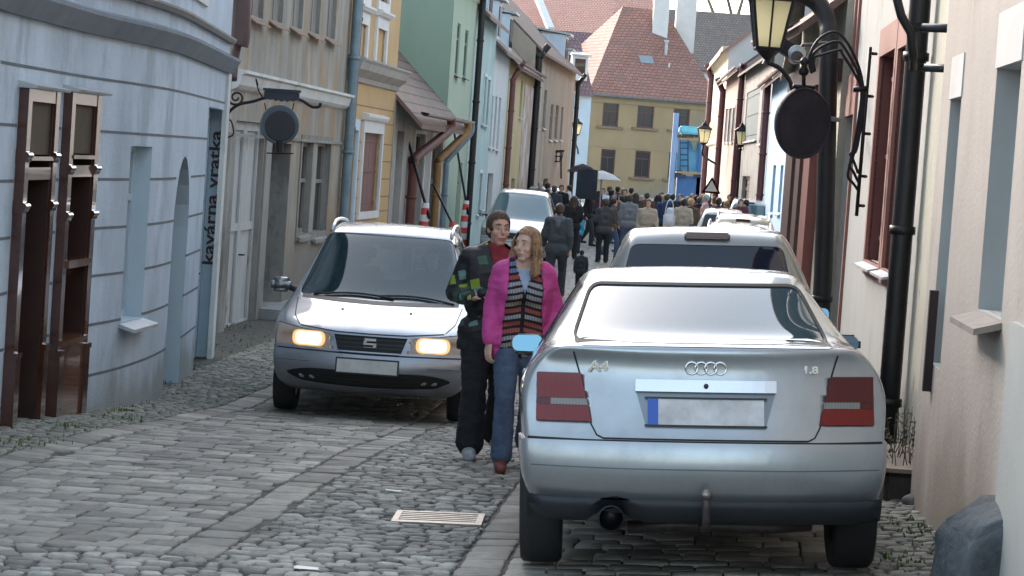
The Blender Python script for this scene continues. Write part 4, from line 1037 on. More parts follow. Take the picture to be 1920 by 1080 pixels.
ALLOY = mat('alloy_rim', (.45, .46, .48), .35, .9, .1, 8)
CARGLASS = glass_mat('car_glass', (.04, .08, .095), 2.2, .50)
REARGLASS = glass_mat('rear_glass', (.06, .09, .11), 2.05, .15, .02)
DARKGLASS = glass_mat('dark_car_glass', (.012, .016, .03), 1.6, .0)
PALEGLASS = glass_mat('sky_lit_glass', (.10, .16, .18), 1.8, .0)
def lens_mat(name, col, rough=.15):
    m = bpy.data.materials.new(name); MATS[name] = m; nt, N, L = nodes_of(m); b = N['Principled BSDF']
    b.inputs['Roughness'].default_value = rough; b.inputs['Specular IOR Level'].default_value = .3; b.inputs['Coat Weight'].default_value = .5; b.inputs['Coat Roughness'].default_value = .03
    t_ = N.new('ShaderNodeTexCoord'); wv = N.new('ShaderNodeTexWave'); wv.inputs['Scale'].default_value = 22; wv.bands_direction = 'X'; L.new(t_.outputs['Object'], wv.inputs['Vector'])
    mr = N.new('ShaderNodeMapRange'); mr.inputs['To Min'].default_value = .88; mr.inputs['To Max'].default_value = 1.1; L.new(wv.outputs['Fac'], mr.inputs['Value'])
    vm = N.new('ShaderNodeVectorMath'); vm.operation = 'SCALE'; vm.inputs[0].default_value = col; L.new(mr.outputs[0], vm.inputs['Scale']); L.new(vm.outputs[0], b.inputs['Base Color'])
    bp = N.new('ShaderNodeBump'); bp.inputs['Strength'].default_value = .12; bp.inputs['Distance'].default_value = .003; L.new(wv.outputs['Fac'], bp.inputs['Height']); L.new(bp.outputs[0], b.inputs['Normal'])
    return m
REDL = lens_mat('red_lens', (.15, .004, .004)); REDD = lens_mat('dark_red_lens', (.07, .004, .007)); CLEARL = lens_mat('clear_lens', (.20, .19, .18)); AMBER = lens_mat('amber_lens', (.6, .25, .05))
WARML = mat('warm_lens', (.25, .24, .22), .15, 0, .1, 10, emis=(1, .5, .18), es=.012)
HEADL = mat('lit_headlamp', (.3, .28, .2), .3, 0, 0, emis=(1, .78, .46), es=1.0)
HEADO = mat('lamp_rim_glow', (.3, .26, .2), .3, 0, 0, emis=(1, .50, .16), es=.28)
PLATE = mat('blurred_plate', (.52, .52, .53), .45, 0, .3, 5); EUB = mat('plate_blue', (.03, .10, .42), .5, 0, 0)

def car_cage(spec, lev=3):
    """cuboid-topology cage: stations along y (0 = end nearest the camera), rows up z, columns across x"""
    ST = spec['stations']      # (y, ztop, half width at top edge, bow, crown)
    RW = spec['rows']          # (z, halfwidth, y_near, y_far)
    WF = spec['wfac']          # (y, factor)
    K = [-1, -.86, -.5, 0, .5, .86, 1]
    m, n = len(ST), len(RW) + 1
    def wf(y):
        return interp2(WF, y)
    V = {}; bm = bmesh.new()
    cn, cf = spec.get('curve', (.12, .14))
    def pos(i, j, k):
        y, zt, wt, bow, crown = ST[i]; kk = K[k]
        if j < n - 1:
            z, hw, yn, yf = RW[j]
            zlim = zt - .035 * (n - 1 - j); z = min(z, zlim)
            hw = hw * wf(y)
            if i == 0: y = yn + cn * abs(kk) ** 2.6
            elif i == m - 1: y = yf - cf * abs(kk) ** 2.6
            elif i == 1: y = max(y, yn + cn * .9 + .03)
            x = hw * kk
            if j == 0: x = hw * kk
        else:
            z = zt + crown * (1 - kk * kk); x = wt * kk
            y = y + bow * kk * kk
        return Vector((x, y, z))
    def vert(i, j, k):
        key = (i, j, k)
        if key not in V: V[key] = bm.verts.new(pos(i, j, k))
        return V[key]
    P = len(K)
    def q(*a):
        bm.faces.new([vert(*x) for x in a])
    for i in range(m - 1):
        for j in range(n - 1):
            q((i, j, 0), (i + 1, j, 0), (i + 1, j + 1, 0), (i, j + 1, 0)); q((i, j, P - 1), (i + 1, j, P - 1), (i + 1, j + 1, P - 1), (i, j + 1, P - 1))
        for k in range(P - 1):
            q((i, n - 1, k), (i + 1, n - 1, k), (i + 1, n - 1, k + 1), (i, n - 1, k + 1)); q((i, 0, k), (i + 1, 0, k), (i + 1, 0, k + 1), (i, 0, k + 1))
    for j in range(n - 1):
        for k in range(P - 1):
            q((0, j, k), (0, j + 1, k), (0, j + 1, k + 1), (0, j, k + 1)); q((m - 1, j, k), (m - 1, j + 1, k), (m - 1, j + 1, k + 1), (m - 1, j, k + 1))
    bmesh.ops.recalc_face_normals(bm, faces=bm.faces)
    cr = bm.edges.layers.float.new('crease_edge')
    for e, c in spec.get('crease', []):
        for ed in bm.edges:
            a, b = ed.verts
            ka = [k_ for k_, v_ in V.items() if v_ is a][0]; kb = [k_ for k_, v_ in V.items() if v_ is b][0]
            if e(ka, kb, m, n): ed[cr] = c
    me = bpy.data.meshes.new('cage'); bm.to_mesh(me); bm.free()
    o = bpy.data.objects.new('cage', me); COL.objects.link(o)
    s = o.modifiers.new('s', 'SUBSURF'); s.levels = lev; s.render_levels = lev
    evaluated(o); out = bmesh.new(); out.from_mesh(o.data); bpy.data.objects.remove(o)
    return out
def interp2(tab, x):
    if x <= tab[0][0]: return tab[0][1]
    for (a, va), (b, vb) in zip(tab, tab[1:]):
        if x <= b: return va + (vb - va) * (x - a) / (b - a)
    return tab[-1][1]

def region(bm, poly, axis, cond):
    """cut the convex outline poly (2-D, ccw or cw) through faces meeting cond, return the faces inside"""
    ax = {'y': (0, 2), 'x': (1, 2), 'z': (0, 1)}[axis]
    c = (sum(p[0] for p in poly) / len(poly), sum(p[1] for p in poly) / len(poly))
    lo = [min(p[i] for p in poly) - .06 for i in (0, 1)]; hi = [max(p[i] for p in poly) + .06 for i in (0, 1)]
    def near(f):
        c0 = [v.co[ax[0]] for v in f.verts]; c1 = [v.co[ax[1]] for v in f.verts]
        if max(c0) < lo[0] + .05 or min(c0) > hi[0] - .05 or max(c1) < lo[1] + .05 or min(c1) > hi[1] - .05: return False
        return cond(f.calc_center_median(), f.normal)
    planes = []
    for i in range(len(poly)):
        p, q = poly[i], poly[(i + 1) % len(poly)]
        d = (q[0] - p[0], q[1] - p[1]); nn = (-d[1], d[0]); L_ = math.hypot(*nn)
        if L_ < 1e-9: continue
        nn = (nn[0] / L_, nn[1] / L_)
        if (c[0] - p[0]) * nn[0] + (c[1] - p[1]) * nn[1] < 0: nn = (-nn[0], -nn[1])
        co = [0, 0, 0]; no = [0, 0, 0]; co[ax[0]] = p[0]; co[ax[1]] = p[1]; no[ax[0]] = nn[0]; no[ax[1]] = nn[1]
        planes.append((Vector(co), Vector(no)))
    cand = [f for f in bm.faces if near(f)]
    for i, (co, no) in enumerate(planes):
        cand = [f for f in cand if f.is_valid]
        # only faces not yet fully outside earlier planes
        live = [f for f in cand if all(max((v.co - pc).dot(pn) for v in f.verts) > -1e-5 for pc, pn in planes)]
        geom = list({e for f in live for e in f.edges}) + list({v for f in live for v in f.verts}) + live
        r = bmesh.ops.bisect_plane(bm, geom=geom, plane_co=co, plane_no=no, dist=1e-6)
        cand = list(set([f for f in cand if f.is_valid]) | {g for g in r['geom'] if isinstance(g, bmesh.types.BMFace)})
    res = []
    for f in bm.faces:
        cm = f.calc_center_median()
        if not (lo[0] < cm[ax[0]] < hi[0] and lo[1] < cm[ax[1]] < hi[1]): continue
        if all((cm - pc).dot(pn) > 1e-6 for pc, pn in planes) and cond(cm, f.normal): res.append(f)
    return res
def split(bm, faces, name, m, parent, push=0.0, thick=0, label=None, keep=False, shrink=0):
    """lift faces out into an object of their own"""
    nb = bmesh.new(); mp = {}
    bm.normal_update()
    vn = {}
    for f in faces:
        for v in f.verts: vn[v] = v.normal.copy()
    for v, nrm in vn.items(): mp[v] = nb.verts.new(v.co + nrm * push)
    for f in faces: nb.faces.new([mp[v] for v in f.verts])
    if not keep: bmesh.ops.delete(bm, geom=faces, context='FACES')
    if thick:
        bound = [e for e in nb.edges if e.is_boundary]
        r = bmesh.ops.extrude_edge_only(nb, edges=bound); inv = {nv: vn[ov] for ov, nv in mp.items()}
        newv = [g for g in r['geom'] if isinstance(g, bmesh.types.BMVert)]
        for v in newv:
            src = [e.other_vert(v) for e in v.link_edges if e.other_vert(v) in inv]
            if src: v.co = src[0].co - inv[src[0]] * thick
    me = bpy.data.meshes.new(name); nb.to_mesh(me); nb.free(); me.materials.append(m)
    o = bpy.data.objects.new(name, me); COL.objects.link(o); o.parent = parent; auto_smooth(o, 40)
    if label: o['label'] = label
    return o
def ribbon(bvh, pts, w, name, m, parent, axis='y', off=.002, origin=-2.0, closed=False, n=10, thick=.0):
    """thin line (panel gap, moulding) laid on the body: pts 2-D in the view along axis"""
    P = [Vector((p[0], p[1], 0)) for p in pts]
    if closed: P.append(P[0])
    Q = []
    for a, b in zip(P, P[1:]):
        k = max(1, int((b - a).length / .03))
        for i in range(k): Q.append(a.lerp(b, i / k))
    Q.append(P[-1])
    bm = bmesh.new(); prev = None
    for i, p in enumerate(Q):
        d = (Q[min(i + 1, len(Q) - 1)] - Q[max(i - 1, 0)]).normalized(); nn = Vector((-d.y, d.x, 0)) * w / 2
        row = []
        for s_ in (-1, 1):
            r_ = p + nn * s_
            if axis == 'y': o_, dr = Vector((r_.x, origin, r_.y)), Vector((0, 1, 0))
            elif axis == 'x': o_, dr = Vector((origin, r_.x, r_.y)), Vector((1 if origin < 0 else -1, 0, 0))
            else: o_, dr = Vector((r_.x, r_.y, 3)), Vector((0, 0, -1))
            h_ = bvh.ray_cast(o_, dr)
            if h_[0] is None: row = None; break
            nr = h_[1] if h_[1].dot(dr) < 0 else -h_[1]
            row.append(h_[0] + nr * off)
        if row:
            row = [bm.verts.new(v) for v in row]
            if prev: bm.faces.new((prev[0], prev[1], row[1], row[0]))
        prev = row
    if thick:
        bmesh.ops.recalc_face_normals(bm, faces=bm.faces); bmesh.ops.solidify(bm, geom=list(bm.faces), thickness=thick)
    return mk(name, bm, m, parent, recalc=True)
def rpoly(x0, x1, z0, z1, r=.03, n=3, tx0=None, tx1=None):
    """quadrilateral with rounded corners; tx0/tx1: x at the top"""
    tx0 = x0 if tx0 is None else tx0; tx1 = x1 if tx1 is None else tx1
    C = [(x0, z0), (x1, z0), (tx1, z1), (tx0, z1)]; out = []
    for i in range(4):
        p, c, q = Vector(C[i - 1]), Vector(C[i]), Vector(C[(i + 1) % 4])
        a = c + (p - c).normalized() * r; b = c + (q - c).normalized() * r
        for k in range(n + 1):
            t = k / n; out.append(tuple((1 - t) ** 2 * a + 2 * t * (1 - t) * c + t * t * b))
    return out
def wheel(parent, x, y, r=.31, w=.2, side=1):
    o = empty('wheel', (x, y, r)); o.parent = parent; o.location = (x, y, r)
    M = Matrix.Rotation(R(90), 4, 'Y')
    bm = bmesh.new(); h_ = w / 2
    lathe(bm, [(r * .62, -h_ * .86), (r * .80, -h_), (r * .93, -h_ * .97), (r * .985, -h_ * .82), (r, -h_ * .4), (r, h_ * .4), (r * .985, h_ * .82), (r * .93, h_ * .97), (r * .80, h_), (r * .62, h_ * .86), (r * .62, -h_ * .86)], M, 40)
    mk('tyre', bm, RUBBER, o, True)
    bm = bmesh.new(); s = side
    lathe(bm, [(r * .63, -h_ * .8), (r * .63, h_ * .8 * 1), (r * .6, h_ * .82), (r * .56, h_ * .6), (r * .2, h_ * .5), (r * .1, h_ * .62), (0.001, h_ * .62)], M if s > 0 else Matrix.Rotation(R(-90), 4, 'Y'), 24)
    mm = M if s > 0 else Matrix.Rotation(R(-90), 4, 'Y')
    for k in range(5):
        a = 2 * math.pi * k / 5; A = mm @ Matrix.Rotation(a, 4, 'Z'); box(bm, .03, r * .6, -.028, .028, h_ * .5, h_ * .72, A)
    mk('rim', bm, ALLOY, o)
    return o
def seat(parent, x, y, z, far=1):
    """front or rear seat; far=+1: people face +y"""
    bm = bmesh.new(); box(bm, x - .24, x + .24, y - .25, y + .25, z - .28, z); bevel_all(bm, .05, 2); 
    b2 = bmesh.new(); box(b2, -.23, .23, -.06, .06, 0, .56, Matrix.Translation((x, y - .24 * far, z - .02)) @ Matrix.Rotation(R(12) * far, 4, 'X')); bevel_all(b2, .045, 2)
    me = bpy.data.meshes.new('t'); b2.to_mesh(me); b2.free(); bm.from_mesh(me)
    o = mk('seat', bm, INNER, parent, True)
    b3 = bmesh.new(); box(b3, x - .13, x + .13, y - .42 * far - .05, y - .42 * far + .05, z + .58, z + .76); bevel_all(b3, .035, 2)
    mk('headrest', b3, INNER, o, True)
    return o
def finish_body(bm, paint, parent, name='body'):
    me = bpy.data.meshes.new(name); bm.to_mesh(me); bm.free(); me.materials.append(paint); me.materials.append(INNER)
    o = bpy.data.objects.new(name, me); COL.objects.link(o); o.parent = parent
    auto_smooth(o, 40)
    s = o.modifiers.new('shell', 'SOLIDIFY'); s.thickness = .025; s.offset = -1; s.material_offset = 1; s.material_offset_rim = 1
    return o
def arches(bm, ys, r, zc, hw):
    for y in ys:
        poly = [(y + r * math.cos(2 * math.pi * k / 20), zc + r * math.sin(2 * math.pi * k / 20)) for k in range(20)]
        for s in (-1, 1):
            fs = region(bm, poly, 'x', lambda c, n, s=s: c.x * s > hw * .72 and c.z > -.5)
            bmesh.ops.delete(bm, geom=fs, context='FACES')
def underbody(parent, L_, hw, z=.2, arch=(), r=.33):
    bm = bmesh.new(); box(bm, -hw * .64, hw * .64, 1.0, L_ - .8, z + .02, z + .3); mk('underbody', bm, GAP, parent)
def mirror(parent, x, y, z, s, shell, glass, facing=-1, w=.2, h=.13):
    """facing -1: glass looks toward -y"""
    bm = bmesh.new(); box(bm, -w / 2, w / 2, -.045, .06, -h / 2, h / 2)
    for v in bm.verts:
        if v.co.y * -facing < 0: pass
        if v.co.y * facing < 0: v.co.x *= .72; v.co.z *= .68
    bevel_all(bm, .036, 4)
    o = mk('mirror', bm, shell, parent, True); o.location = (x, y, z)
    if facing < 0: o.rotation_euler = (R(-9), 0, R(-6))
    bm = bmesh.new(); P = rpoly(-w / 2 + .020, w / 2 - .020, -h / 2 + .019, h / 2 - .019, .045, 5)
    yy = (-.045 if facing < 0 else .06) + .003 * facing
    bm.faces.new([bm.verts.new((p[0], yy, p[1])) for p in P]); g = mk('mirror_glass', bm, glass, o)
    bm = bmesh.new(); tube(bm, [(-s * (w / 2 - .02), 0, -.02), (-s * (w / 2 + .09), .02, -.05)], .028, 8); mk('mirror_arm', bm, TRIM, o, True)
    return o
MIRG = mat('mirror_silvering', (.14, .26, .33), .04, 1, 0)
def rails(parent, bvh, x, y0, y1, m, h_=.05, name='roof_rail'):
    for s in (-1, 1):
        pts = []
        for k in range(13):
            y = y0 + (y1 - y0) * k / 12; hh = bvh.ray_cast(Vector((x * s, y, 3)), Vector((0, 0, -1)))
            if hh[0] is None: continue
            t = k / 12; lift = h_ * min(1, 6 * t, 6 * (1 - t)); pts.append(hh[0] + Vector((0, 0, lift + .008)))
        bm = bmesh.new(); tube(bm, pts, .017, 8); mk(name, bm, m, parent, True)

def place(root, X, Y, yaw, L_=4.4, wb=2.6):
    """stand the car on the ground: pitch and roll from four contact points"""
    c, s = math.cos(yaw), math.sin(yaw)
    def w_(lx, ly): return X + lx * c - ly * s, Y + lx * s + ly * c
    g = {}
    for a in (-.72, .72):
        for b in (.9, .9 + wb): g[(a, b)] = ground(*w_(a, b))
    roll = math.atan(((g[(.72, .9)] + g[(.72, .9 + wb)]) - (g[(-.72, .9)] + g[(-.72, .9 + wb)])) / 2 / 1.44)
    pit = math.atan(((g[(.72, .9 + wb)] + g[(-.72, .9 + wb)]) - (g[(.72, .9)] + g[(-.72, .9)])) / 2 / wb)
    zc = sum(g.values()) / 4
    Rm = Matrix.Rotation(yaw, 4, 'Z') @ Matrix.Rotation(pit, 4, 'X') @ Matrix.Rotation(-roll, 4, 'Y')
    ctr = Vector((X, Y, 0)) + Vector((-(.9 + wb / 2) * s, (.9 + wb / 2) * c, 0)); ctr.z = zc + .012
    root.matrix_world = Matrix.Translation(ctr) @ Rm @ Matrix.Translation((0, -(.9 + wb / 2), 0))

# ---- silver saloon seen from behind
def saloon():
    root = empty('parked_saloon', (0, 0, 0), label='silver saloon parked nearest on the right, seen from behind with a tow ball', cat='car', group=None)
    spec = dict(
        stations=[(.10, 1.078, .66, .07, .0), (.16, 1.09, .70, .07, .012), (.42, 1.082, .715, .02, .02), (.64, 1.095, .69, .10, .02), (.78, 1.16, .665, .19, .022), (1.30, 1.36, .575, .15, .025), (1.50, 1.405, .565, .10, .025), (2.1, 1.425, .565, 0, .025), (2.55, 1.37, .565, 0, .02), (2.75, 1.32, .585, .03, .02), (3.35, 1.0, .68, .10, .02), (3.5, .955, .70, .10, .02), (4.2, .80, .68, .02, .02), (4.36, .74, .62, -.04, .01)],
        rows=[(.30, .70, .12, 4.36), (.36, .80, .035, 4.42), (.50, .845, -.015, 4.47), (.645, .85, -.005, 4.46), (.68, .845, .025, 4.44), (.84, .866, .080, 4.41), (.955, .835, .118, 4.39), (1.03, .775, .112, 4.38)],
        wfac=[(.1, .955), (.3, .985), (.6, 1), (3.8, 1), (4.2, .95), (4.36, .9)], curve=(.13, .16))
    bm = car_cage(spec, 3)
    bvh = BVHTree.FromBMesh(bm)
    rear = lambda c, n: n.y < -.05 and c.y < 2.0
    # rear screen
    fs = region(bm, rpoly(-.605, .605, 1.095, 1.348, .05, 4, -.515, .515), 'y', lambda c, n: c.y > .55 and c.y < 1.7 and n.z > .2)
    split(bm, fs, 'rear_window', REARGLASS, root, -.004)
    ribbon(bvh, rpoly(-.61, .61, 1.09, 1.353, .055, 4, -.52, .52), .014, 'window_seal', GAP, root, off=.002, closed=True)
    # windscreen (far side)
    fs = region(bm, rpoly(-.66, .66, 1.03, 1.33, .05, 3, -.55, .55), 'y', lambda c, n: c.y > 2.5 and n.z > .2)
    split(bm, fs, 'windscreen', CARGLASS, root, -.004)
    for s in (-1, 1):
        fs = region(bm, [(1.75, 1.02), (2.62, 1.02), (2.62, 1.34), (1.75, 1.36)], 'x', lambda c, n, s=s: c.x * s > .45 and abs(n.x) > .4)
        split(bm, fs, 'side_window', DARKGLASS, root, -.004)
        fs = region(bm, [(.98, 1.03), (1.70, 1.02), (1.70, 1.36), (1.42, 1.335)], 'x', lambda c, n, s=s: c.x * s > .45 and abs(n.x) > .4)
        split(bm, fs, 'side_window', DARKGLASS, root, -.004)
        fs = region(bm, [(2.67, 1.02), (3.22, 1.0), (2.75, 1.30), (2.67, 1.32)], 'x', lambda c, n, s=s: c.x * s > .45 and abs(n.x) > .4)
        split(bm, fs, 'side_window', DARKGLASS, root, -.004)
    # tail lamps: three bands each
    for s in (-1, 1):
        L_ = empty('taillight', (0, 0, 0)); L_.parent = root
        def lamp(z0, z1, m, nm, x0=None, x1=None):
            xi = lambda z: .515 + (z - .75) / .20 * .05
            a0, a1 = (xi(z0) if x0 is None else x0), (xi(z1) if x0 is None else x0)
            b = .765 if x1 is None else x1
            P = [(s * a0, z0), (s * b, z0), (s * b, z1), (s * a1, z1)]
            fs = region(bm, P, 'y', lambda c, n: c.y < .5 and n.y < -.1)
            if fs: split(bm, fs, nm, m, L_, .006, .012)
        lamp(.742, .812, REDL, 'reflector')
        lamp(.814, .842, CLEARL, 'reversing_lens', None, .70)
        lamp(.814, .842, REDD, 'reversing_lens', .701, None)
        lamp(.844, .955, REDD if s > 0 else REDL, 'brake_lens')
    # bumper: everything behind .55 m and below the shut line
    fs = region(bm, [(-1.2, .10), (1.2, .10), (1.2, .655), (-1.2, .655)], 'y', lambda c, n: c.y < .52 and c.z > .34 and (n.y < -.05 or abs(n.x) > .3))
    fs = [f for f in fs if f.calc_center_median().y < .50]
    split(bm, fs, 'bumper', SILVER, root, .012, .03)
    fs = [f for f in bm.faces if f.calc_center_median().y < .50 and f.calc_center_median().z < .345]
    valance = region(bm, [(-1.2, .2), (1.2, .2), (1.2, .405), (-1.2, .405)], 'y', lambda c, n: c.y < .45 and (n.y < -.2 or abs(n.x) > .4))
    # gaps
    ribbon(bvh, [(-.80, .664), (-.52, .659), (.52, .659), (.80, .664)], .011, 'bumper_gap', GAP, root, off=.004)
    lid = [(-.60, 1.055), (-.575, .97), (-.515, .73), (-.49, .685), (-.46, .671)]
    ribbon(bvh, lid, .007, 'boot_lid_gap', GAP, root, off=.0025); ribbon(bvh, [(-x, z) for x, z in lid], .007, 'boot_lid_gap', GAP, root, off=.0025)
    ribbon(bvh, [(-.46, .671), (.46, .671)], .007, 'boot_lid_gap', GAP, root, off=.003)
    arches(bm, (.88, 3.48), .345, .30, .85)
    # number plate, chrome strip, recess
    def rear_y(x, z):
        h_ = bvh.ray_cast(Vector((x, -2, z)), Vector((0, 1, 0))); return h_[0].y
    def panel(x0, x1, z0, z1, off, th, m, nm, parent=root, r=.006, tx=0):
        b_ = bmesh.new(); N_ = 12; y_ = lambda x, z: rear_y(x, z) - off
        rows = []
        for z in (z0, z1):
            e = tx if z == z0 else 0
            rows.append([(x0 + e + (x1 - x0 - 2 * e) * k / N_, z) for k in range(N_ + 1)])
        fr = [[b_.verts.new((x, y_(x, z) - th, z)) for x, z in rw] for rw in rows]; bk = [[b_.verts.new((x, y_(x, z) + .01, z)) for x, z in rw] for rw in rows]
        for k in range(N_):
            b_.faces.new((fr[0][k], fr[0][k + 1], fr[1][k + 1], fr[1][k])); b_.faces.new((fr[1][k], fr[1][k + 1], bk[1][k + 1], bk[1][k])); b_.faces.new((fr[0][k], bk[0][k], bk[0][k + 1], fr[0][k + 1]))
        b_.faces.new((fr[0][0], fr[1][0], bk[1][0], bk[0][0])); b_.faces.new((fr[0][-1], bk[0][-1], bk[1][-1], fr[1][-1]))
        return mk(nm, b_, m, parent)
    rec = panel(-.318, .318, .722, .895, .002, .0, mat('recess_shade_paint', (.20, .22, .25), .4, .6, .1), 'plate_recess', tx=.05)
    pl = panel(-.262, .262, .738, .852, .006, .006, PLATE, 'number_plate')
    panel(-.262, -.215, .738, .852, .0135, .0015, EUB, 'plate_band', pl)
    panel(-.275, .275, .731, .738, .004, .012, TRIM, 'plate_frame', pl); panel(-.275, .275, .852, .860, .004, .012, TRIM, 'plate_frame', pl)
    panel(-.318, .318, .884, .938, .012, .010, mat('satin_trim', (.62, .63, .66), .25, .9, .05), 'boot_strip')
    b_ = bmesh.new(); lathe(b_, [(.011, 0), (.011, .01), (.001, .012)], Matrix.Translation((0, rear_y(0, .912) - .022, .912)) @ Matrix.Rotation(R(90), 4, 'X'), 16); mk('boot_lock', b_, TRIM, root)
    # four rings
    bd = empty('badge', (0, 0, 0)); bd.parent = root
    for k in range(4):
        b_ = bmesh.new(); cx = -.0645 + .043 * k; rr = .027
        pts = [(cx + rr * math.cos(a), rear_y(cx, .990) - .009 + .0015 * (k % 2), .990 + rr * math.sin(a)) for a in [2 * math.pi * j / 32 for j in range(33)]]
        tube(b_, pts, .0048, 8, False); mk('ring', b_, CHROME, bd, True)
    def tx(body, x, z, size, nm):
        M = Matrix.Translation((x, rear_y(x, z) - .006, z)) @ Matrix.Rotation(R(90), 4, 'X')
        return text_obj(nm, body, size, CHROME, root, M @ Matrix.Diagonal((1.25, 1, 1, 1)), .004, .0008, 'CENTER', .0015)
    tx('A4', -.485, .988, .062, 'model_lettering'); tx('1.8', .475, .986, .045, 'engine_lettering')
    # crease lines of the bumper
    ribbon(bvh, [(-.78, .545), (-.4, .54), (0, .54), (.4, .54), (.78, .545)], .006, 'bumper_groove', mat('groove_grey', (.12, .13, .15), .5, .3, 0), root, off=.0135)
    # lower bumper edge, its shade painted as dark grey, pushed proud of the bumper
    b_ = bmesh.new(); N_ = 24; rows = []
    for z, yo in ((.405, -.032), (.40, -.045), (.36, -.035), (.30, .02), (.285, .10)):
        rw = []
        for k in range(N_ + 1):
            t = -1 + 2 * k / N_; x = t * .80; zz = z + (.0 if abs(t) < .9 else (abs(t) - .9) * .1)
            h_ = bvh.ray_cast(Vector((x * .96, -2, max(zz, .43))), Vector((0, 1, 0))); y = (h_[0].y if h_[0] else .1) + yo
            if -.66 < t < -.39 and z < .37: zz += .06 * math.cos((t + .525) / .135 * 1.57)
            rw.append(b_.verts.new((x, y, zz)))
        rows.append(rw)
    for a, b in zip(rows, rows[1:]):
        for k in range(N_): b_.faces.new((a[k], a[k + 1], b[k + 1], b[k]))
    bmesh.ops.solidify(b_, geom=list(b_.faces), thickness=.012)
    mk('lower_bumper', b_, GREYP, root, True)
    b_ = bmesh.new(); tube(b_, [(-.42, .40, .30), (-.42, .03, .315)], .055, 20, False); tube(b_, [(-.42, .04, .315), (-.42, .008, .315), (-.42, .006, .315)], [.056, .061, .054], 20, False); tube(b_, [(-.42, .10, .315), (-.42, .11, .315)], .054, 20, True)
    mk('exhaust', b_, mat('sooty_steel', (.035, .035, .04), .5, .8, .2, 20), root, True)
    b_ = bmesh.new(); tube(b_, smooth_path([(.0, .3, .27), (0, .05, .27), (0, -.075, .30), (0, -.095, .37), (0, -.095, .415)]), [.022] * 8 + [.018] * 13 if False else .019, 12)
    mk('tow_bar', b_, mat('rusty_steel', (.07, .06, .06), .5, .7, .3, 30), root, True)
    b_ = bmesh.new(); bmesh.ops.create_uvsphere(b_, u_segments=20, v_segments=12, radius=.027, matrix=Matrix.Translation((0, -.095, .438))); mk('tow_ball', b_, mat('worn_steel', (.22, .20, .19), .35, .9, .2, 20), root, True)
    b_ = bmesh.new(); tube(b_, [(-.34, .25, .25), (-.1, .25, .265), (.3, .25, .26), (.5, .3, .27)], .03, 8); mk('cross_member', b_, MATS['rusty_steel'], root, True)
    # door gaps on the sides
    for s in (-1, 1):
        for pts in ([(1.62, .40), (1.70, .8), (1.72, 1.02)], [(2.62, .30), (2.64, 1.0)], [(3.40, .42), (3.36, .95)], [(1.18, .62), (1.12, 1.0)]):
            ribbon(bvh, pts, .008, 'door_gap', GAP, root, 'x', .003, s * 2.0)
        b_ = bmesh.new(); box(b_, s * .86 - .012, s * .86 + .012, 1.82, 1.98, .86, .885); bevel_all(b_, .006, 1); mk('door_handle', b_, SILVER, root)
        ribbon(bvh, [(1.0, .60), (3.1, .60)], .05, 'side_moulding', GREYP, root, 'x', .006, s * 2.0)
    finish_body(bm, SILVER, root)
    underbody(root, 4.4, .82, .2)
    for y in (.88, 3.48):
        for s in (-1, 1): wheel(root, s * .745, y, .315, .205, s)
    for x in (-.34, .34): seat(root, x, 2.35, .62)
    b_ = bmesh.new(); box(b_, -.6, .6, 1.18, 1.55, .3, .66); box(b_, -.62, .62, 1.12, 1.26, .6, 1.02); bevel_all(b_, .04, 2); mk('rear_bench', b_, INNER, root, True)
    b_ = bmesh.new(); box(b_, -.6, .6, .66, 1.15, 1.0, 1.02); mk('parcel_shelf', b_, INNER, root)
    mirror(root, -.865, 2.92, .975, -1, SILVER, MIRG, -1, .215, .13); mirror(root, .945, 2.92, 1.0, 1, TRIM, mat('dark_mirror_glass', (.05, .06, .07), .05, 1, 0), -1, .17, .125)
    place(root, at(1330, 800, 10.62).x + .03, 10.62, R(-1.6), wb=2.6)
    return root
saloon()

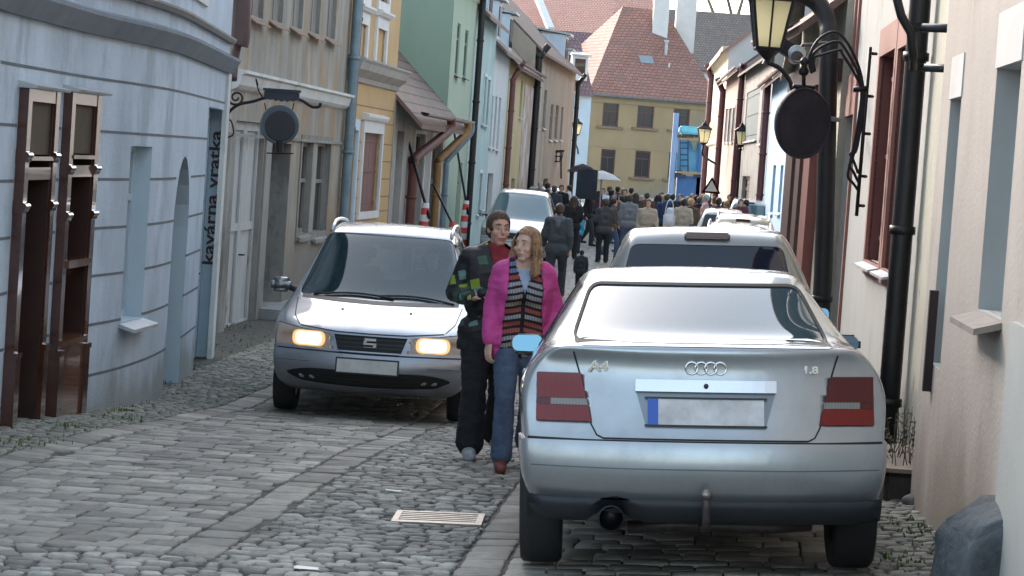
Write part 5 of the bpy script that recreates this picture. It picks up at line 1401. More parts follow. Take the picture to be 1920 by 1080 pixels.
# ---- people carriers and small vans, nose toward -y (nose=True) or tail toward -y
def carrier(name, label, paint, X, Y, yaw, nose=True, sx=1.0, sz=1.0, sy=1.0, glass=None, lit=False, hero=False, rail=None, group=None, tail=None, lev=2, side_glass=None):
    root = empty(name, (0, 0, 0), label=label, cat='car', group=group)
    glass = glass or CARGLASS; side_glass = side_glass or DARKGLASS
    if nose:
        st = [(.14, .755, .66, .06, .02), (.24, .815, .70, .08, .03), (.60, .92, .74, .08, .03), (1.0, 1.025, .745, .10, .02), (1.12, 1.085, .735, .15, .02), (1.9, 1.615, .60, .11, .025), (2.08, 1.675, .585, .06, .03), (2.7, 1.715, .59, 0, .03), (3.6, 1.70, .59, 0, .03), (4.2, 1.66, .58, 0, .03), (4.42, 1.58, .57, -.03, .02), (4.56, 1.10, .72, -.08, .01)]
        rw = [(.24, .74, .16, 4.5), (.32, .86, .05, 4.56), (.46, .895, -.005, 4.6), (.55, .90, .005, 4.6), (.61, .89, .05, 4.6), (.75, .905, .10, 4.58), (.95, .885, .12, 4.57)]
        wfa = [(.1, .90), (.35, .955), (.8, .99), (1.4, 1), (4.0, 1), (4.5, .95)]
        cv = (.22, .12)
    else:
        st = [(.08, 1.02, .73, .05, .0), (.16, 1.12, .70, .04, .01), (.34, 1.55, .575, .03, .02), (.44, 1.64, .57, .02, .03), (.8, 1.69, .59, 0, .03), (1.8, 1.72, .60, 0, .03), (2.6, 1.70, .60, 0, .03), (2.8, 1.65, .61, .03, .02), (3.6, 1.16, .74, .09, .02), (3.75, 1.10, .745, .08, .02), (4.3, .92, .70, .02, .02), (4.42, .82, .64, -.04, .01)]
        rw = [(.26, .72, .12, 4.42), (.34, .84, .04, 4.5), (.50, .88, .0, 4.55), (.64, .885, .01, 4.54), (.68, .88, .05, 4.5), (.82, .90, .06, 4.48), (.96, .88, .07, 4.46)]
        wfa = [(.1, .94), (.3, .97), (.7, 1), (3.6, 1), (4.2, .95), (4.42, .9)]
        cv = (.12, .2)
    bm = car_cage(dict(stations=st, rows=rw, wfac=wfa, curve=cv), lev + (1 if hero else 0))
    bvh = BVHTree.FromBMesh(bm)
    S = Matrix.Diagonal((sx, sy, sz, 1))
    if nose:
        fs = region(bm, rpoly(-.745, .745, 1.05, 1.625, .07, 4, -.575, .575), 'y', lambda c, n: .9 < c.y < 2.15 and n.z > .2)
        split(bm, fs, 'windscreen', glass, root, -.004)
        for s in (-1, 1):
            side = lambda c, n, s=s: c.x * s > .45 and abs(n.x) > .4
            for P in ([(1.50, 1.10), (2.30, 1.06), (2.30, 1.58), (2.02, 1.58)], [(2.36, 1.06), (3.3, 1.06), (3.3, 1.60), (2.36, 1.585)], [(3.36, 1.06), (4.25, 1.08), (4.1, 1.56), (3.36, 1.60)]):
                fs = region(bm, P, 'x', side)
                if fs: split(bm, fs, 'side_window', side_glass, root, -.004)
        fs = region(bm, rpoly(-.6, .6, 1.12, 1.5, .05, 3, -.52, .52), 'y', lambda c, n: c.y > 4.0 and n.y > .3)
        if fs: split(bm, fs, 'rear_window', glass, root, -.004)
        # lamps
        for s in (-1, 1):
            L_ = empty('headlight', (0, 0, 0)); L_.parent = root
            fs = region(bm, [(s * .34, .635), (s * .83, .65), (s * .84, .825), (s * .365, .765)], 'y', lambda c, n: c.y < .8 and n.y < -.05)
            if fs: split(bm, fs, 'lamp_lens', WARML if lit else CLEARL, L_, -.004)
            if lit:
                h_ = bvh.ray_cast(Vector((s * .56, -2, .765)), Vector((0, 1, 0))); b_ = bmesh.new()
                P = rpoly(-.145, .145, -.066, .066, .062, 5); rings_ = []
                pts = []
                for f_ in (1, .8, .6, .4, .2):
                    rg = []
                    for p in P:
                        hh = bvh.ray_cast(Vector((s * .535 + p[0] * f_, -2, .712 + p[1] * f_)), Vector((0, 1, 0))); rg.append(b_.verts.new((s * .535 + p[0] * f_, hh[0].y - .008, .712 + p[1] * f_)))
                    rings_.append(rg)
                for n_r, (ra_, rb_) in enumerate(zip(rings_, rings_[1:])):
                    for a in range(len(ra_)):
                        f_ = b_.faces.new((ra_[a], ra_[(a + 1) % len(ra_)], rb_[(a + 1) % len(rb_)], rb_[a])); f_.material_index = 1 if n_r == 0 else 0
                b_.faces.new(rings_[-1])
                mk('lit_lamp', b_, [HEADL, HEADO], L_, True)
        def fy(x, z): return bvh.ray_cast(Vector((x, -2, z)), Vector((0, 1, 0)))[0].y
        def patch(P, m, nm, off=.006, par=root, th=.0, label=None):
            b_ = bmesh.new(); vs = [b_.verts.new((p[0], fy(p[0], p[1]) - off, p[1])) for p in P]
            cx = sum(p[0] for p in P) / len(P); cz = sum(p[1] for p in P) / len(P); c_ = b_.verts.new((cx, fy(cx, cz) - off, cz))
            for a, b in zip(vs, vs[1:] + vs[:1]): b_.faces.new((a, b, c_))
            return mk(nm, b_, m, par, label=label)
        def strip(x0, x1, z0, z1, off, m, nm, par=root, bowz=0, n=16, th=.01):
            b_ = bmesh.new(); prev = None
            for k in range(n + 1):
                x = x0 + (x1 - x0) * k / n; bz = bowz * (2 * k / n - 1) ** 2
                rw_ = []
                for z in (z0 + bz, z1 + bz): y = fy(x, z) - off; rw_ += [(x, y, z)]
                for z in (z1 + bz, z0 + bz): y = fy(x, z) - off + th; rw_ += [(x, y, z)]
                rw_ = [b_.verts.new(p) for p in rw_]
                if prev:
                    for a in range(4): b_.faces.new((prev[a], prev[(a + 1) % 4], rw_[(a + 1) % 4], rw_[a]))
                else: b_.faces.new(rw_)
                prev = rw_
            b_.faces.new(prev[::-1]); return mk(nm, b_, m, par)
        gr = empty('grille', (0, 0, 0)); gr.parent = root
        b_ = bmesh.new(); prev = None
        for k in range(17):
            t = -1 + k / 8; zb, zt = .632, .765 + .0 * t; xb, xt = t * .27, t * .315
            p = [b_.verts.new((xb, fy(xb, zb) - .006, zb)), b_.verts.new((xt, fy(xt, zt) - .006, zt))]
            if prev: b_.faces.new((prev[0], prev[1], p[1], p[0]))
            prev = p
        mk('grille_backing', b_, GAP, gr)
        for z in (.665, .70, .735): strip(-.27 - (z - .632) * .35, .27 + (z - .632) * .35, z - .004, z + .004, .014, TRIM, 'grille_bar', gr, th=.006)
        if hero:
            b_ = bmesh.new(); y0 = fy(0, .70) - .030
            for (x0, x1, z0, z1) in ((-.048, .052, .725, .748), (-.056, -.028, .704, .725), (-.056, .056, .690, .708), (.028, .056, .672, .692), (-.052, .048, .650, .673)):
                box(b_, x0, x1, y0, y0 + .02, z0, z1)
            mk('badge', b_, CHROME, root)
            strip(-.31, .31, .765, .776, .016, paint, 'grille_surround', gr); strip(-.26, .26, .620, .632, .016, paint, 'grille_surround', gr)
        # intake and fog lamps
        b_ = bmesh.new(); prev = None
        for k in range(25):
            t = -1 + k / 12; x = t * .70; cz = .375 + .03 * t * t; hh = .070 * (1 - abs(t) ** 5) + .008
            p = [b_.verts.new((x, fy(x, cz + hh * q_) - .007, cz + hh * q_)) for q_ in (-1, -.66, -.33, 0, .33, .66, 1)]
            if prev:
                for q_ in range(6): b_.faces.new((prev[q_], prev[q_ + 1], p[q_ + 1], p[q_]))
            prev = p
        it = mk('bumper_intake', b_, GAP, root)
        if hero:
            for z in (.350, .380): strip(-.45, .45, z - .003, z + .003, .009, TRIM, 'intake_bar', it, .012, th=.005)
            strip(-.68, .68, .300, .315, .012, paint, 'bumper_lip', root, .035)
        for s in (-1, 1):
            for dx in ((.56, .47) if hero else (.55,)):
                b_ = bmesh.new(); bmesh.ops.create_uvsphere(b_, u_segments=12, v_segments=8, radius=.03, matrix=Matrix.Translation((s * dx, fy(s * dx, .385) + .006, .387)) @ Matrix.Diagonal((1.2, .5, .85, 1))); mk('fog_lamp', b_, CLEARL, it, True)
        b_ = bmesh.new(); y0 = min(fy(-.27, .50), fy(0, .50)) - .03; box(b_, -.275, .265, y0, y0 + .03, .435, .575); p_ = mk('plate_frame', b_, TRIM, root)
        b_ = bmesh.new(); box(b_, -.262, .252, y0 - .004, y0 - .001, .448, .562); mk('number_plate', b_, mat('pale_worn_plate', (.52, .53, .51), .5, 0, .15, 12), p_)
        ribbon(bvh, [(-.86, .612), (-.4, .610), (0, .606), (.4, .610), (.86, .612)], .010, 'bumper_gap', GAP, root, off=.003)
        if hero:
            ribbon(bvh, [(-.82, .51), (-.5, .515)], .006, 'bumper_crease', MATS['groove_grey'], root); ribbon(bvh, [(.5, .515), (.82, .51)], .006, 'bumper_crease', MATS['groove_grey'], root)
            ribbon(bvh, [(-.62, .815), (-.3, .785), (0, .781), (.3, .785), (.62, .815)], .009, 'bonnet_gap', GAP, root, off=.002)
            for s in (-1, 1):
                ribbon(bvh, [(s * .63, .82), (s * .70, .89), (s * .735, 1.02)], .008, 'bonnet_gap', GAP, root, off=.002)
            # wipers lying along the screen base
            for (xa, za, xb, zb) in ((-.60, 1.06, .12, 1.07), (-.02, 1.085, .66, 1.05)):
                b_ = bmesh.new(); P = []
                for k in range(9):
                    t = k / 8; x = xa + (xb - xa) * t; z = za + (zb - za) * t + .03 * math.sin(t * 3.14); P.append(Vector((x, fy(x, z) - .022, z)))
                tube(b_, P, .010, 6); mk('wiper', b_, TRIM, root, True)
            ribbon(bvh, [(-.70, 1.045), (-.35, 1.030), (0, 1.025), (.35, 1.030), (.70, 1.045)], .03, 'scuttle', TRIM, root, off=.003)
            for x in (-.30, .30):
                b_ = bmesh.new(); box(b_, x - .012, x + .012, fy(x, .96) - .008, fy(x, .96) + .02, .956, .968); mk('washer_jet', b_, TRIM, root)
            for s in (-1, 1):
                for pts in ([(1.45, .32), (1.36, .8), (1.42, 1.08)], [(2.33, .32), (2.33, 1.05)]): ribbon(bvh, pts, .008, 'door_gap', GAP, root, 'x', .003, s * 2.0)
        mirror(root, -.945, 1.52, 1.11, -1, paint, MIRG, 1, .21, .16); mirror(root, .945, 1.52, 1.14, 1, paint, MIRG, 1, .22, .16)
        if hero:
            for x in (-.38, .38): seat(root, x, 2.55, .70, -1); seat(root, x, 3.4, .74, -1)
            b_ = bmesh.new(); box(b_, -.70, .70, 1.25, 1.7, .95, 1.05); bevel_all(b_, .04, 2); mk('dashboard', b_, INNER, root, True)
            b_ = bmesh.new(); pts = [(.36 + .18 * math.cos(a), 1.86 + .05 * math.sin(a), 1.14 + .17 * math.sin(a)) for a in [2 * math.pi * j / 24 for j in range(25)]]; tube(b_, pts, .016, 8, False); mk('steering_wheel', b_, INNER, root, True)
            b_ = bmesh.new(); box(b_, -.09, .09, 1.80, 1.82, 1.50, 1.545); mk('inner_mirror', b_, INNER, root)
        wy = (.92, 3.78)
    else:
        fs = region(bm, rpoly(-.63, .63, 1.10, 1.56, .06, 4, -.53, .53), 'y', lambda c, n: c.y < .9 and n.y < -.2)
        split(bm, fs, 'rear_window', glass, root, -.004)
        fs = region(bm, rpoly(-.68, .68, 1.2, 1.62, .05, 3, -.56, .56), 'y', lambda c, n: c.y > 2.6 and n.z > .2)
        if fs: split(bm, fs, 'windscreen', glass, root, -.004)
        for s in (-1, 1):
            side = lambda c, n, s=s: c.x * s > .45 and abs(n.x) > .4
            for P in ([(.45, 1.08), (1.15, 1.06), (1.15, 1.59), (.62, 1.57)], [(1.21, 1.06), (2.1, 1.06), (2.1, 1.60), (1.21, 1.60)], [(2.16, 1.06), (3.2, 1.08), (2.8, 1.56), (2.16, 1.60)]):
                fs = region(bm, P, 'x', side)
                if fs: split(bm, fs, 'side_window', side_glass, root, -.004)
            z0, z1 = (.72, 1.08) if tail != 'low' else (.7, .95)
            fs = region(bm, [(s * .66, z0), (s * .86, z0), (s * .86, z1), (s * .68, z1)], 'y', lambda c, n: c.y < .5 and n.y < -.1)
            if fs: split(bm, fs, 'taillight', REDL, root, .006, .01)
        b_ = bmesh.new(); hh = bvh.ray_cast(Vector((0, -2, 1.62)), Vector((0, 1, 0)))[0]
        box(b_, -.16, .16, hh.y - .045, hh.y + .06, 1.603, 1.648); bevel_all(b_, .012, 2); mk('high_brake_light', b_, REDD, root)
        hh = bvh.ray_cast(Vector((0, -2, .8)), Vector((0, 1, 0)))[0]; b_ = bmesh.new(); box(b_, -.26, .26, hh.y - .012, hh.y + .02, .76, .87); mk('number_plate', b_, PLATE, root)
        ribbon(bvh, [(-.84, .675), (0, .672), (.84, .675)], .010, 'bumper_gap', GAP, root, off=.003)
        b_ = bmesh.new(); tube(b_, [(0, bvh.ray_cast(Vector((0, -2, 1.13)), Vector((0, 1, 0)))[0].y - .02, 1.13), (.45, bvh.ray_cast(Vector((.45, -2, 1.16)), Vector((0, 1, 0)))[0].y - .02, 1.16)], .01, 6); mk('wiper', b_, TRIM, root, True)
        mirror(root, -.98, 3.1, 1.12, -1, paint, MIRG, -1, .2, .15); mirror(root, .98, 3.1, 1.12, 1, paint, MIRG, -1, .2, .15)
        wy = (.85, 3.6)
    if rail: rails(root, bvh, .56, *(rail if isinstance(rail, tuple) else (2.05, 4.1)), m=ALLOY)
    arches(bm, wy, .36, .32, .9)
    finish_body(bm, paint, root)
    underbody(root, 4.5, .85, .22)
    for y in wy:
        for s in (-1, 1): wheel(root, s * .765, y, .32, .2, s)
    place(root, X, Y, yaw, wb=2.8)
    root.matrix_world = root.matrix_world @ S
    return root
# the people carrier driving toward us
p_ = at(703, 700, 21.45)
seatcar = carrier('people_carrier', 'silver people carrier with lit headlights driving toward the camera', SILVER2, p_.x - .07, 21.45, R(-.8), True, 1.06, 1.03, 1, lit=True, hero=True, rail=(2.1, 4.2), side_glass=CARGLASS)
p_ = at(1322, 500, 16.1)
carrier('parked_estate', 'silver tall estate car with dark rear glass parked just ahead of the nearest saloon', CHAMP, p_.x + .09, 16.1, R(-3.5), False, .99, 1.0, 1, glass=DARKGLASS, hero=True)
p_ = at(1385, 440, 39)
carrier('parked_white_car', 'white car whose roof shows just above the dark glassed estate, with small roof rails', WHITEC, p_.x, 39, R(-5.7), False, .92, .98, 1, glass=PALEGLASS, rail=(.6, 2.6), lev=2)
p_ = at(1392, 430, 49)
carrier('parked_beige_car', 'beige estate car with a long roof rack, parked behind the white roofed one', BEIGEC, p_.x, 49, R(-5.7), False, .95, .97, 1, glass=DARKGLASS, rail=(.5, 2.7), lev=2)
p_ = at(1403, 420, 74)
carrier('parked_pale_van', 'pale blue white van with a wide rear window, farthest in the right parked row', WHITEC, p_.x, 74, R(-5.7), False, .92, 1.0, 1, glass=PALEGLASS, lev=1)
p_ = at(1352, 430, 62)
carrier('parked_dark_windowed_car', 'white car with dark side windows half hidden before the crowd', WHITEC, p_.x, 62, R(-5.7), False, .85, .90, 1, glass=DARKGLASS, lev=1)
p_ = at(966, 430, 55)
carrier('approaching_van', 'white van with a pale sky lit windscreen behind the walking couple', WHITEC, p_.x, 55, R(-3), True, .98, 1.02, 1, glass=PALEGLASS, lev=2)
p_ = at(1036, 400, 80)
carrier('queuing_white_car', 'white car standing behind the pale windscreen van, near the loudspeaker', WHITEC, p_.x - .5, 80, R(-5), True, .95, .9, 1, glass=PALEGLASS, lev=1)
# ------------------------------------------------------------------ hanging signs, lanterns, street things
def lantern_glass():
    m = mat('lantern_glass', (.75, .68, .46), .35, 0, .06, 6); nt = m.node_tree; N = nt.nodes; L = nt.links
    tl = N.new('ShaderNodeBsdfTranslucent'); tl.inputs[0].default_value = (.95, .92, .72, 1); mx = N.new('ShaderNodeMixShader'); mx.inputs[0].default_value = .7
    L.new(N['Principled BSDF'].outputs[0], mx.inputs[1]); L.new(tl.outputs[0], mx.inputs[2]); L.new(mx.outputs[0], N['Material Output'].inputs[0]); return m
def lantern(root, P, w=.40, hh=.55, lit=(.75, .66, .40)):
    """four-sided tapering lantern, P = bottom centre"""
    gm2 = MATS.get('lantern_glass') or lantern_glass()
    x, y, z = P
    b, t = w * .30, w * .5
    bm = bmesh.new()
    for (sx, sy) in ((-1, -1), (1, -1), (1, 1), (-1, 1)):
        tube(bm, [(x + sx * b, y + sy * b, z), (x + sx * t, y + sy * t, z + hh)], .016, 6)
    for k in range(4):
        c = [(-1, -1), (1, -1), (1, 1), (-1, 1)]; a_, b_ = c[k], c[(k + 1) % 4]
        for r_, zz in ((b, z), (t, z + hh)): tube(bm, [(x + a_[0] * r_, y + a_[1] * r_, zz), (x + b_[0] * r_, y + b_[1] * r_, zz)], .018, 6)
        tube(bm, [(x + (a_[0] + b_[0]) * b / 2, y + (a_[1] + b_[1]) * b / 2, z), (x + (a_[0] + b_[0]) * t / 2, y + (a_[1] + b_[1]) * t / 2, z + hh)], .010, 6)
    lathe(bm, [(.05, -.14), (.03, -.10), (b * .9, -.03), (b * 1.2, 0)], Matrix.Translation((x, y, z)), 12)
    mk('lantern_frame', bm, IRON, root)
    bm = bmesh.new(); i = .93
    vb = [bm.verts.new((x + sx * b * i, y + sy * b * i, z + .01)) for sx, sy in ((-1, -1), (1, -1), (1, 1), (-1, 1))]; vt = [bm.verts.new((x + sx * t * i, y + sy * t * i, z + hh - .01)) for sx, sy in ((-1, -1), (1, -1), (1, 1), (-1, 1))]
    for k in range(4): bm.faces.new((vb[k], vb[(k + 1) % 4], vt[(k + 1) % 4], vt[k]))
    mk('lantern_glass', bm, gm2, root)
    bm = bmesh.new(); M = Matrix.Translation((x, y, z + hh)) @ Matrix.Rotation(R(45), 4, 'Z')
    lathe(bm, [(t * 1.62, -.01), (t * 1.7, .02), (t * .9, .13), (t * .55, .16), (t * .5, .24), (t * .2, .29), (.02, .34), (.01, .40)], M, 4)
    mk('lantern_cap', bm, IRON, root)
# big lantern, top right
P = at(1440, 92, 22.5)
r_ = empty('wall_lantern', (0, 0, 0), label='black wall lantern with cream panes on a curved arm, large at the top right', cat='lantern')
lantern(r_, (P.x, P.y, P.z), .37, .46)
bm = bmesh.new(); tube(bm, smooth_path([P + Vector((0, 0, -.10)), at(1442, 118, 22.5), at(1462, 128, 22.5), at(1480, 150, 22.5), at(1492, 185, 22.5), at(1520, 215, 22.6), at(1575, 225, 23.4)], 6), .022, 10)
mk('lantern_arm', bm, IRON, r_, True)
# round sign on fanned iron bracket
D = 20.4
r_ = empty('round_hanging_sign', (0, 0, 0), label='big round near black sign hanging from a fanned iron bracket on the right', cat='sign')
c = at(1505, 231, D); ax = Vector((.93, .36, 0)).normalized()
M = Matrix.Translation(c) @ Matrix((ax, Vector((0, 0, 1)), ax.cross(Vector((0, 0, 1))))).transposed().to_4x4()
bm = bmesh.new(); lathe(bm, [(.001, -.028), (.245, -.028), (.25, -.034), (.262, -.036), (.27, -.02), (.27, .02), (.262, .036), (.25, .034), (.245, .028), (.001, .028)], M @ Matrix.Diagonal((.97, 1.13, 1, 1)), 48)
o = mk('sign_disc', bm, mat('sign_black', (.018, .021, .03), .62, .2, .35, 7, .2, 18), r_); auto_smooth(o, 30)
bm = bmesh.new()
top = at(1507, 163, D)
tube(bm, [top, at(1507, 128, D)], .018, 6); tube(bm, [top + ax * -.1, top + ax * .1], .02, 8); lathe(bm, [(.03, -.05), (.05, -.02), (.02, .03), (.045, .06), (.02, .10)], Matrix.Translation(at(1507, 130, D)), 12)
mk('sign_hanger', bm, IRON, r_, True)
foot = [(1596, 298), (1592, 322), (1590, 345), (1606, 372), (1608, 330)]
for k, (rx, ry) in enumerate(((1527, 62), (1530, 78), (1534, 92))):
    bm = bmesh.new()
    P_ = [at(1522 + 3 * k, 138 - 2 * k, D), at(1518 + 4 * k, 105 + 2 * k, D), at(rx + 10, ry + 10, D), at(rx + 40, ry - 2 + 2 * k, D), at(1590 - 5 * k, 82 + 10 * k, D), at(1610 - 3 * k, 125 + 8 * k, D), at(1619 - 2 * k, 170, D), at(1617 - 3 * k, 215, D), at(1611 - 5 * k, 255 + 8 * k, D), at(1604 - 6 * k, 285 + 14 * k, D), at(1594 - 2 * k, 288 + 22 * k, D), at(1600, 300 + 22 * k, D), at(1609, 325 + 16 * k, D)]
    tube(bm, smooth_path(P_, 5), .0125, 8); mk('bracket_bar', bm, IRON, r_, True)
bm = bmesh.new()
tube(bm, [at(1632, 88, D), at(1606, 405, D)], .016, 8)
for y_ in (100, 180, 250, 330, 385):
    x_ = 1632 - (y_ - 88) * .082; tube(bm, [at(x_, y_, D), at(x_ + 12, y_ + 1, D + .15)], .014, 6)
tube(bm, [at(1600, 168, D), at(1626, 166, D)], .024, 8)
mk('wall_bar', bm, IRON, r_, True)
# small things on the gutter above: floodlight
r_ = empty('floodlight', (0, 0, 0), label='small grey camera and flood lamp cluster under the eaves behind the round sign', cat='lamp')
bm = bmesh.new(); M = Matrix.Translation(at(1492, 105, 24)) @ Matrix.Rotation(R(80), 4, 'X'); lathe(bm, [(.001, -.12), (.06, -.12), (.07, .05), (.09, .10), (.085, .11)], M, 16); mk('lamp_shade', bm, ZINC, r_, True)
bm = bmesh.new(); lathe(bm, [(.001, .0), (.062, .0), (.062, .02)], Matrix.Translation(at(1492, 105, 24) + Vector((0, -.10, -.015))) @ Matrix.Rotation(R(90), 4, 'X'), 16); mk('lamp_glass', bm, GLASS, r_)
bm = bmesh.new(); tube(bm, [at(1492, 100, 24), at(1505, 85, 24.1), at(1550, 80, 24.6)], .018, 6); box(bm, -.10, .10, -.08, .08, -.07, .07, Matrix.Translation(at(1470, 88, 24.1)) @ Matrix.Rotation(.5, 4, 'Y')); mk('lamp_mount', bm, IRON, r_)
# left scroll bracket with crown and disc
D = 28.0
r_ = empty('disc_hanging_sign', (0, 0, 0), label='dark disc sign with a pale ring hanging from a scrolled iron bracket on the left', cat='sign')
bm = bmesh.new()
tube(bm, smooth_path([at(424, 262, D), at(424, 230, D), at(430, 210, D), at(448, 196, D), at(475, 190, D), at(500, 183, D), at(540, 182, D), at(565, 188, D), at(585, 200, D), at(598, 200, D), at(601, 193, D)], 5), .018, 8)
sp = []
for k in range(26):
    a_ = k * .42; rr = 17 - k * .55; sp.append(at(443 + rr * math.cos(a_ + 2.2), 183 - rr * .95 * math.sin(a_ + 2.2), D))
tube(bm, sp, .012, 6); tube(bm, smooth_path([at(424, 262, D), at(421, 236, D), at(432, 225, D), at(438, 250, D), at(426, 258, D)], 4), .010, 6)
tube(bm, smooth_path([at(428, 190, D), at(440, 196, D), at(470, 192, D)], 4), .014, 6)
tube(bm, smooth_path([at(484, 160, D), at(480, 148, D), at(485, 170, D), at(495, 186, D)], 4), .009, 6)
mk('scroll_bracket', bm, IRON, r_, True)
bm = bmesh.new(); a_ = at(528, 188, D)
N_ = 12; prev = None
for k in range(N_ + 1):
    t = -1 + 2 * k / N_; x = a_.x + t * .205; zt = a_.z + .115 - .02 * t * t; zb = a_.z - .0 - .02 * (1 - t * t) + .02 * (abs(math.sin(t * 9)))
    p = [bm.verts.new((x, a_.y - .03, zb)), bm.verts.new((x, a_.y - .03, zt)), bm.verts.new((x, a_.y + .03, zt)), bm.verts.new((x, a_.y + .03, zb))]
    if prev:
        for q in range(4): bm.faces.new((prev[q], prev[(q + 1) % 4], p[(q + 1) % 4], p[q]))
    else: bm.faces.new(p)
    prev = p
bm.faces.new(prev[::-1]); box(bm, a_.x - .22, a_.x + .22, a_.y - .05, a_.y + .05, a_.z + .1, a_.z + .13)
mk('sign_crown', bm, mat('sign_slate', (.03, .035, .05), .5, .2, .2), r_)
c = at(524, 234, D); M = Matrix.Translation(c) @ Matrix.Rotation(R(90), 4, 'X')
bm = bmesh.new(); lathe(bm, [(.001, -.03), (.215, -.03), (.23, -.015), (.23, .015), (.215, .03), (.001, .03)], M, 40); o = mk('sign_ring', bm, mat('ring_grey_blue', (.075, .10, .115), .5, .2, .15), r_); auto_smooth(o, 30)
M = Matrix.Translation(c + Vector((.012, -.032, -.015))) @ Matrix.Rotation(R(90), 4, 'X')
bm = bmesh.new(); lathe(bm, [(.001, -.01), (.172, -.01), (.18, .0), (.17, .01), (.001, .012)], M, 40); mk('sign_face', bm, mat('sign_face_dark', (.022, .020, .026), .5, 0, .2), o)
bm = bmesh.new()
for x in (496, 551): tube(bm, [at(x, 193, D), at(x - (x - 524) * .15, 212, D)], .007, 6); mk('sign_chain', bm, IRON, r_); bm = bmesh.new()
tube(bm, [at(524, 265, D), at(524, 285, D)], .05, 8); tube(bm, [at(500, 287, D), at(550, 288, D)], .008, 6)
mk('sign_finial', bm, IRON, r_)

# street lamps
def lamp_post(X, Y, label, hpost, hw=.34, arm=None, group=None):
    r_ = empty('street_lamp', (0, 0, 0), label=label, cat='street lamp')
    z = ground(X, Y)
    bm = bmesh.new(); lathe(bm, [(.14, 0), (.14, .1), (.09, .18), (.09, .8), (.06, .9), (.05, hpost * .6), (.045, hpost), (.08, hpost + .05), (.03, hpost + .12)], Matrix.Translation((X, Y, z)), 14)
    mk('pole', bm, IRON, r_, True); lantern(r_, (X, Y, z + hpost + .22), .46, .52); return r_
p = at(1389, 272, 90)
lamp_post(p.x, 90, 'street lamp on a tall dark pole before the pink and shuttered houses', p.z - ground(p.x, 90) - .22)
p = at(1319, 268, 104)
r_ = empty('wall_lamp', (0, 0, 0), label='lantern beside the blue tower at the right end of the ochre house', cat='street lamp')
lantern(r_, (p.x, p.y, p.z), .55, .6); bm = bmesh.new(); tube(bm, smooth_path([p + Vector((0, 0, -.12)), p + Vector((0, 0, -.5)), at(1330, 300, 104.5), at(1347, 310, 105)], 4), .05, 8); mk('lamp_arm', bm, IRON, r_)
p = at(1081, 252, 126)
r_ = empty('wall_lantern', (0, 0, 0), label='small dark lantern on a thin bracket against the narrow pale blue wall', cat='lantern')
lantern(r_, (p.x, p.y, p.z), .5, .55); bm = bmesh.new(); tube(bm, smooth_path([p + Vector((0, 0, -.1)), p + Vector((0, .1, -.5)), at(1083, 280, 127.2), at(1084, 288, 127.9)], 4), .045, 8); mk('lamp_arm', bm, IRON, r_)
# triangular road sign
p = at(1334, 352, 84)
r_ = empty('warning_sign', (0, 0, 0), label='triangular red bordered warning sign standing above the crowd on the right', cat='road sign')
bm = bmesh.new(); s_ = .34
T = [Vector((-s_, 0, -s_ * .58)), Vector((s_, 0, -s_ * .58)), Vector((0, 0, s_ * 1.15))]
b1_ = [bm.verts.new(p + v) for v in T]; b2_ = [bm.verts.new(p + v * .68) for v in T]
for k in range(3): bm.faces.new((b1_[k], b1_[(k + 1) % 3], b2_[(k + 1) % 3], b2_[k]))
bmesh.ops.solidify(bm, geom=list(bm.faces), thickness=.02); mk('sign_border', bm, mat('sign_red', (.75, .09, .08), .5, 0, .1), r_)
bm = bmesh.new(); bm.faces.new([bm.verts.new(p + v * .76 + Vector((0, .012, 0))) for v in T]); mk('sign_plate', bm, mat('sign_pale', (.55, .50, .46), .5, 0, .1), r_)
bm = bmesh.new(); tube(bm, [Vector((p.x, p.y + .05, ground(p.x, p.y))), p + Vector((0, .05, .3))], .03, 8); mk('pole', bm, ZINC, r_)
# hanging wrought sign far left
r_ = empty('basket_sign', (0, 0, 0), label='dark iron basket shaped hanging sign on the stained brown wall', cat='sign')
bm = bmesh.new(); D = 98
for (y0, rx) in ((285, 13), (293, 12), (303, 9)):
    pts = []
    for k in range(25):
        a_ = 2 * math.pi * k / 24; q = at(1043 + rx * math.cos(a_), y0, D); pts.append(q + Vector((0, math.sin(a_) * .28, 0)))
    tube(bm, pts, .025, 6, False)
for k in range(8):
    a_ = 2 * math.pi * k / 8; o_ = Vector((0, math.sin(a_) * .26, 0)); tube(bm, [at(1043 + 13 * math.cos(a_), 285, D) + o_, at(1043 + 9 * math.cos(a_), 303, D) + o_], .018, 5)
mk('basket', bm, IRON, r_); bm = bmesh.new(); tube(bm, [at(1030, 283, D), at(1058, 283, D)], .04, 6); tube(bm, [at(1052, 285, D), at(1052, 335, D)], .035, 6); mk('bracket', bm, IRON, r_)
# red and white striped props
RW = bpy.data.materials.new('red_white_stripes'); nt, N, L = nodes_of(RW); b = N['Principled BSDF']; b.inputs['Roughness'].default_value = .6
t_ = N.new('ShaderNodeTexCoord'); sx_ = N.new('ShaderNodeSeparateXYZ'); L.new(t_.outputs['Object'], sx_.inputs[0]); mu = N.new('ShaderNodeMath'); mu.operation = 'MULTIPLY'; L.new(sx_.outputs[2], mu.inputs[0]); mu.inputs[1].default_value = 3.6
fr = N.new('ShaderNodeMath'); fr.operation = 'FRACT'; L.new(mu.outputs[0], fr.inputs[0]); gt = N.new('ShaderNodeMath'); gt.operation = 'GREATER_THAN'; gt.inputs[1].default_value = .5; L.new(fr.outputs[0], gt.inputs[0])
mx = N.new('ShaderNodeMix'); mx.data_type = 'RGBA'; mx.inputs[6].default_value = (.62, .60, .58, 1); mx.inputs[7].default_value = (.50, .05, .04, 1); L.new(gt.outputs[0], mx.inputs[0]); L.new(mx.outputs[2], b.inputs['Base Color'])
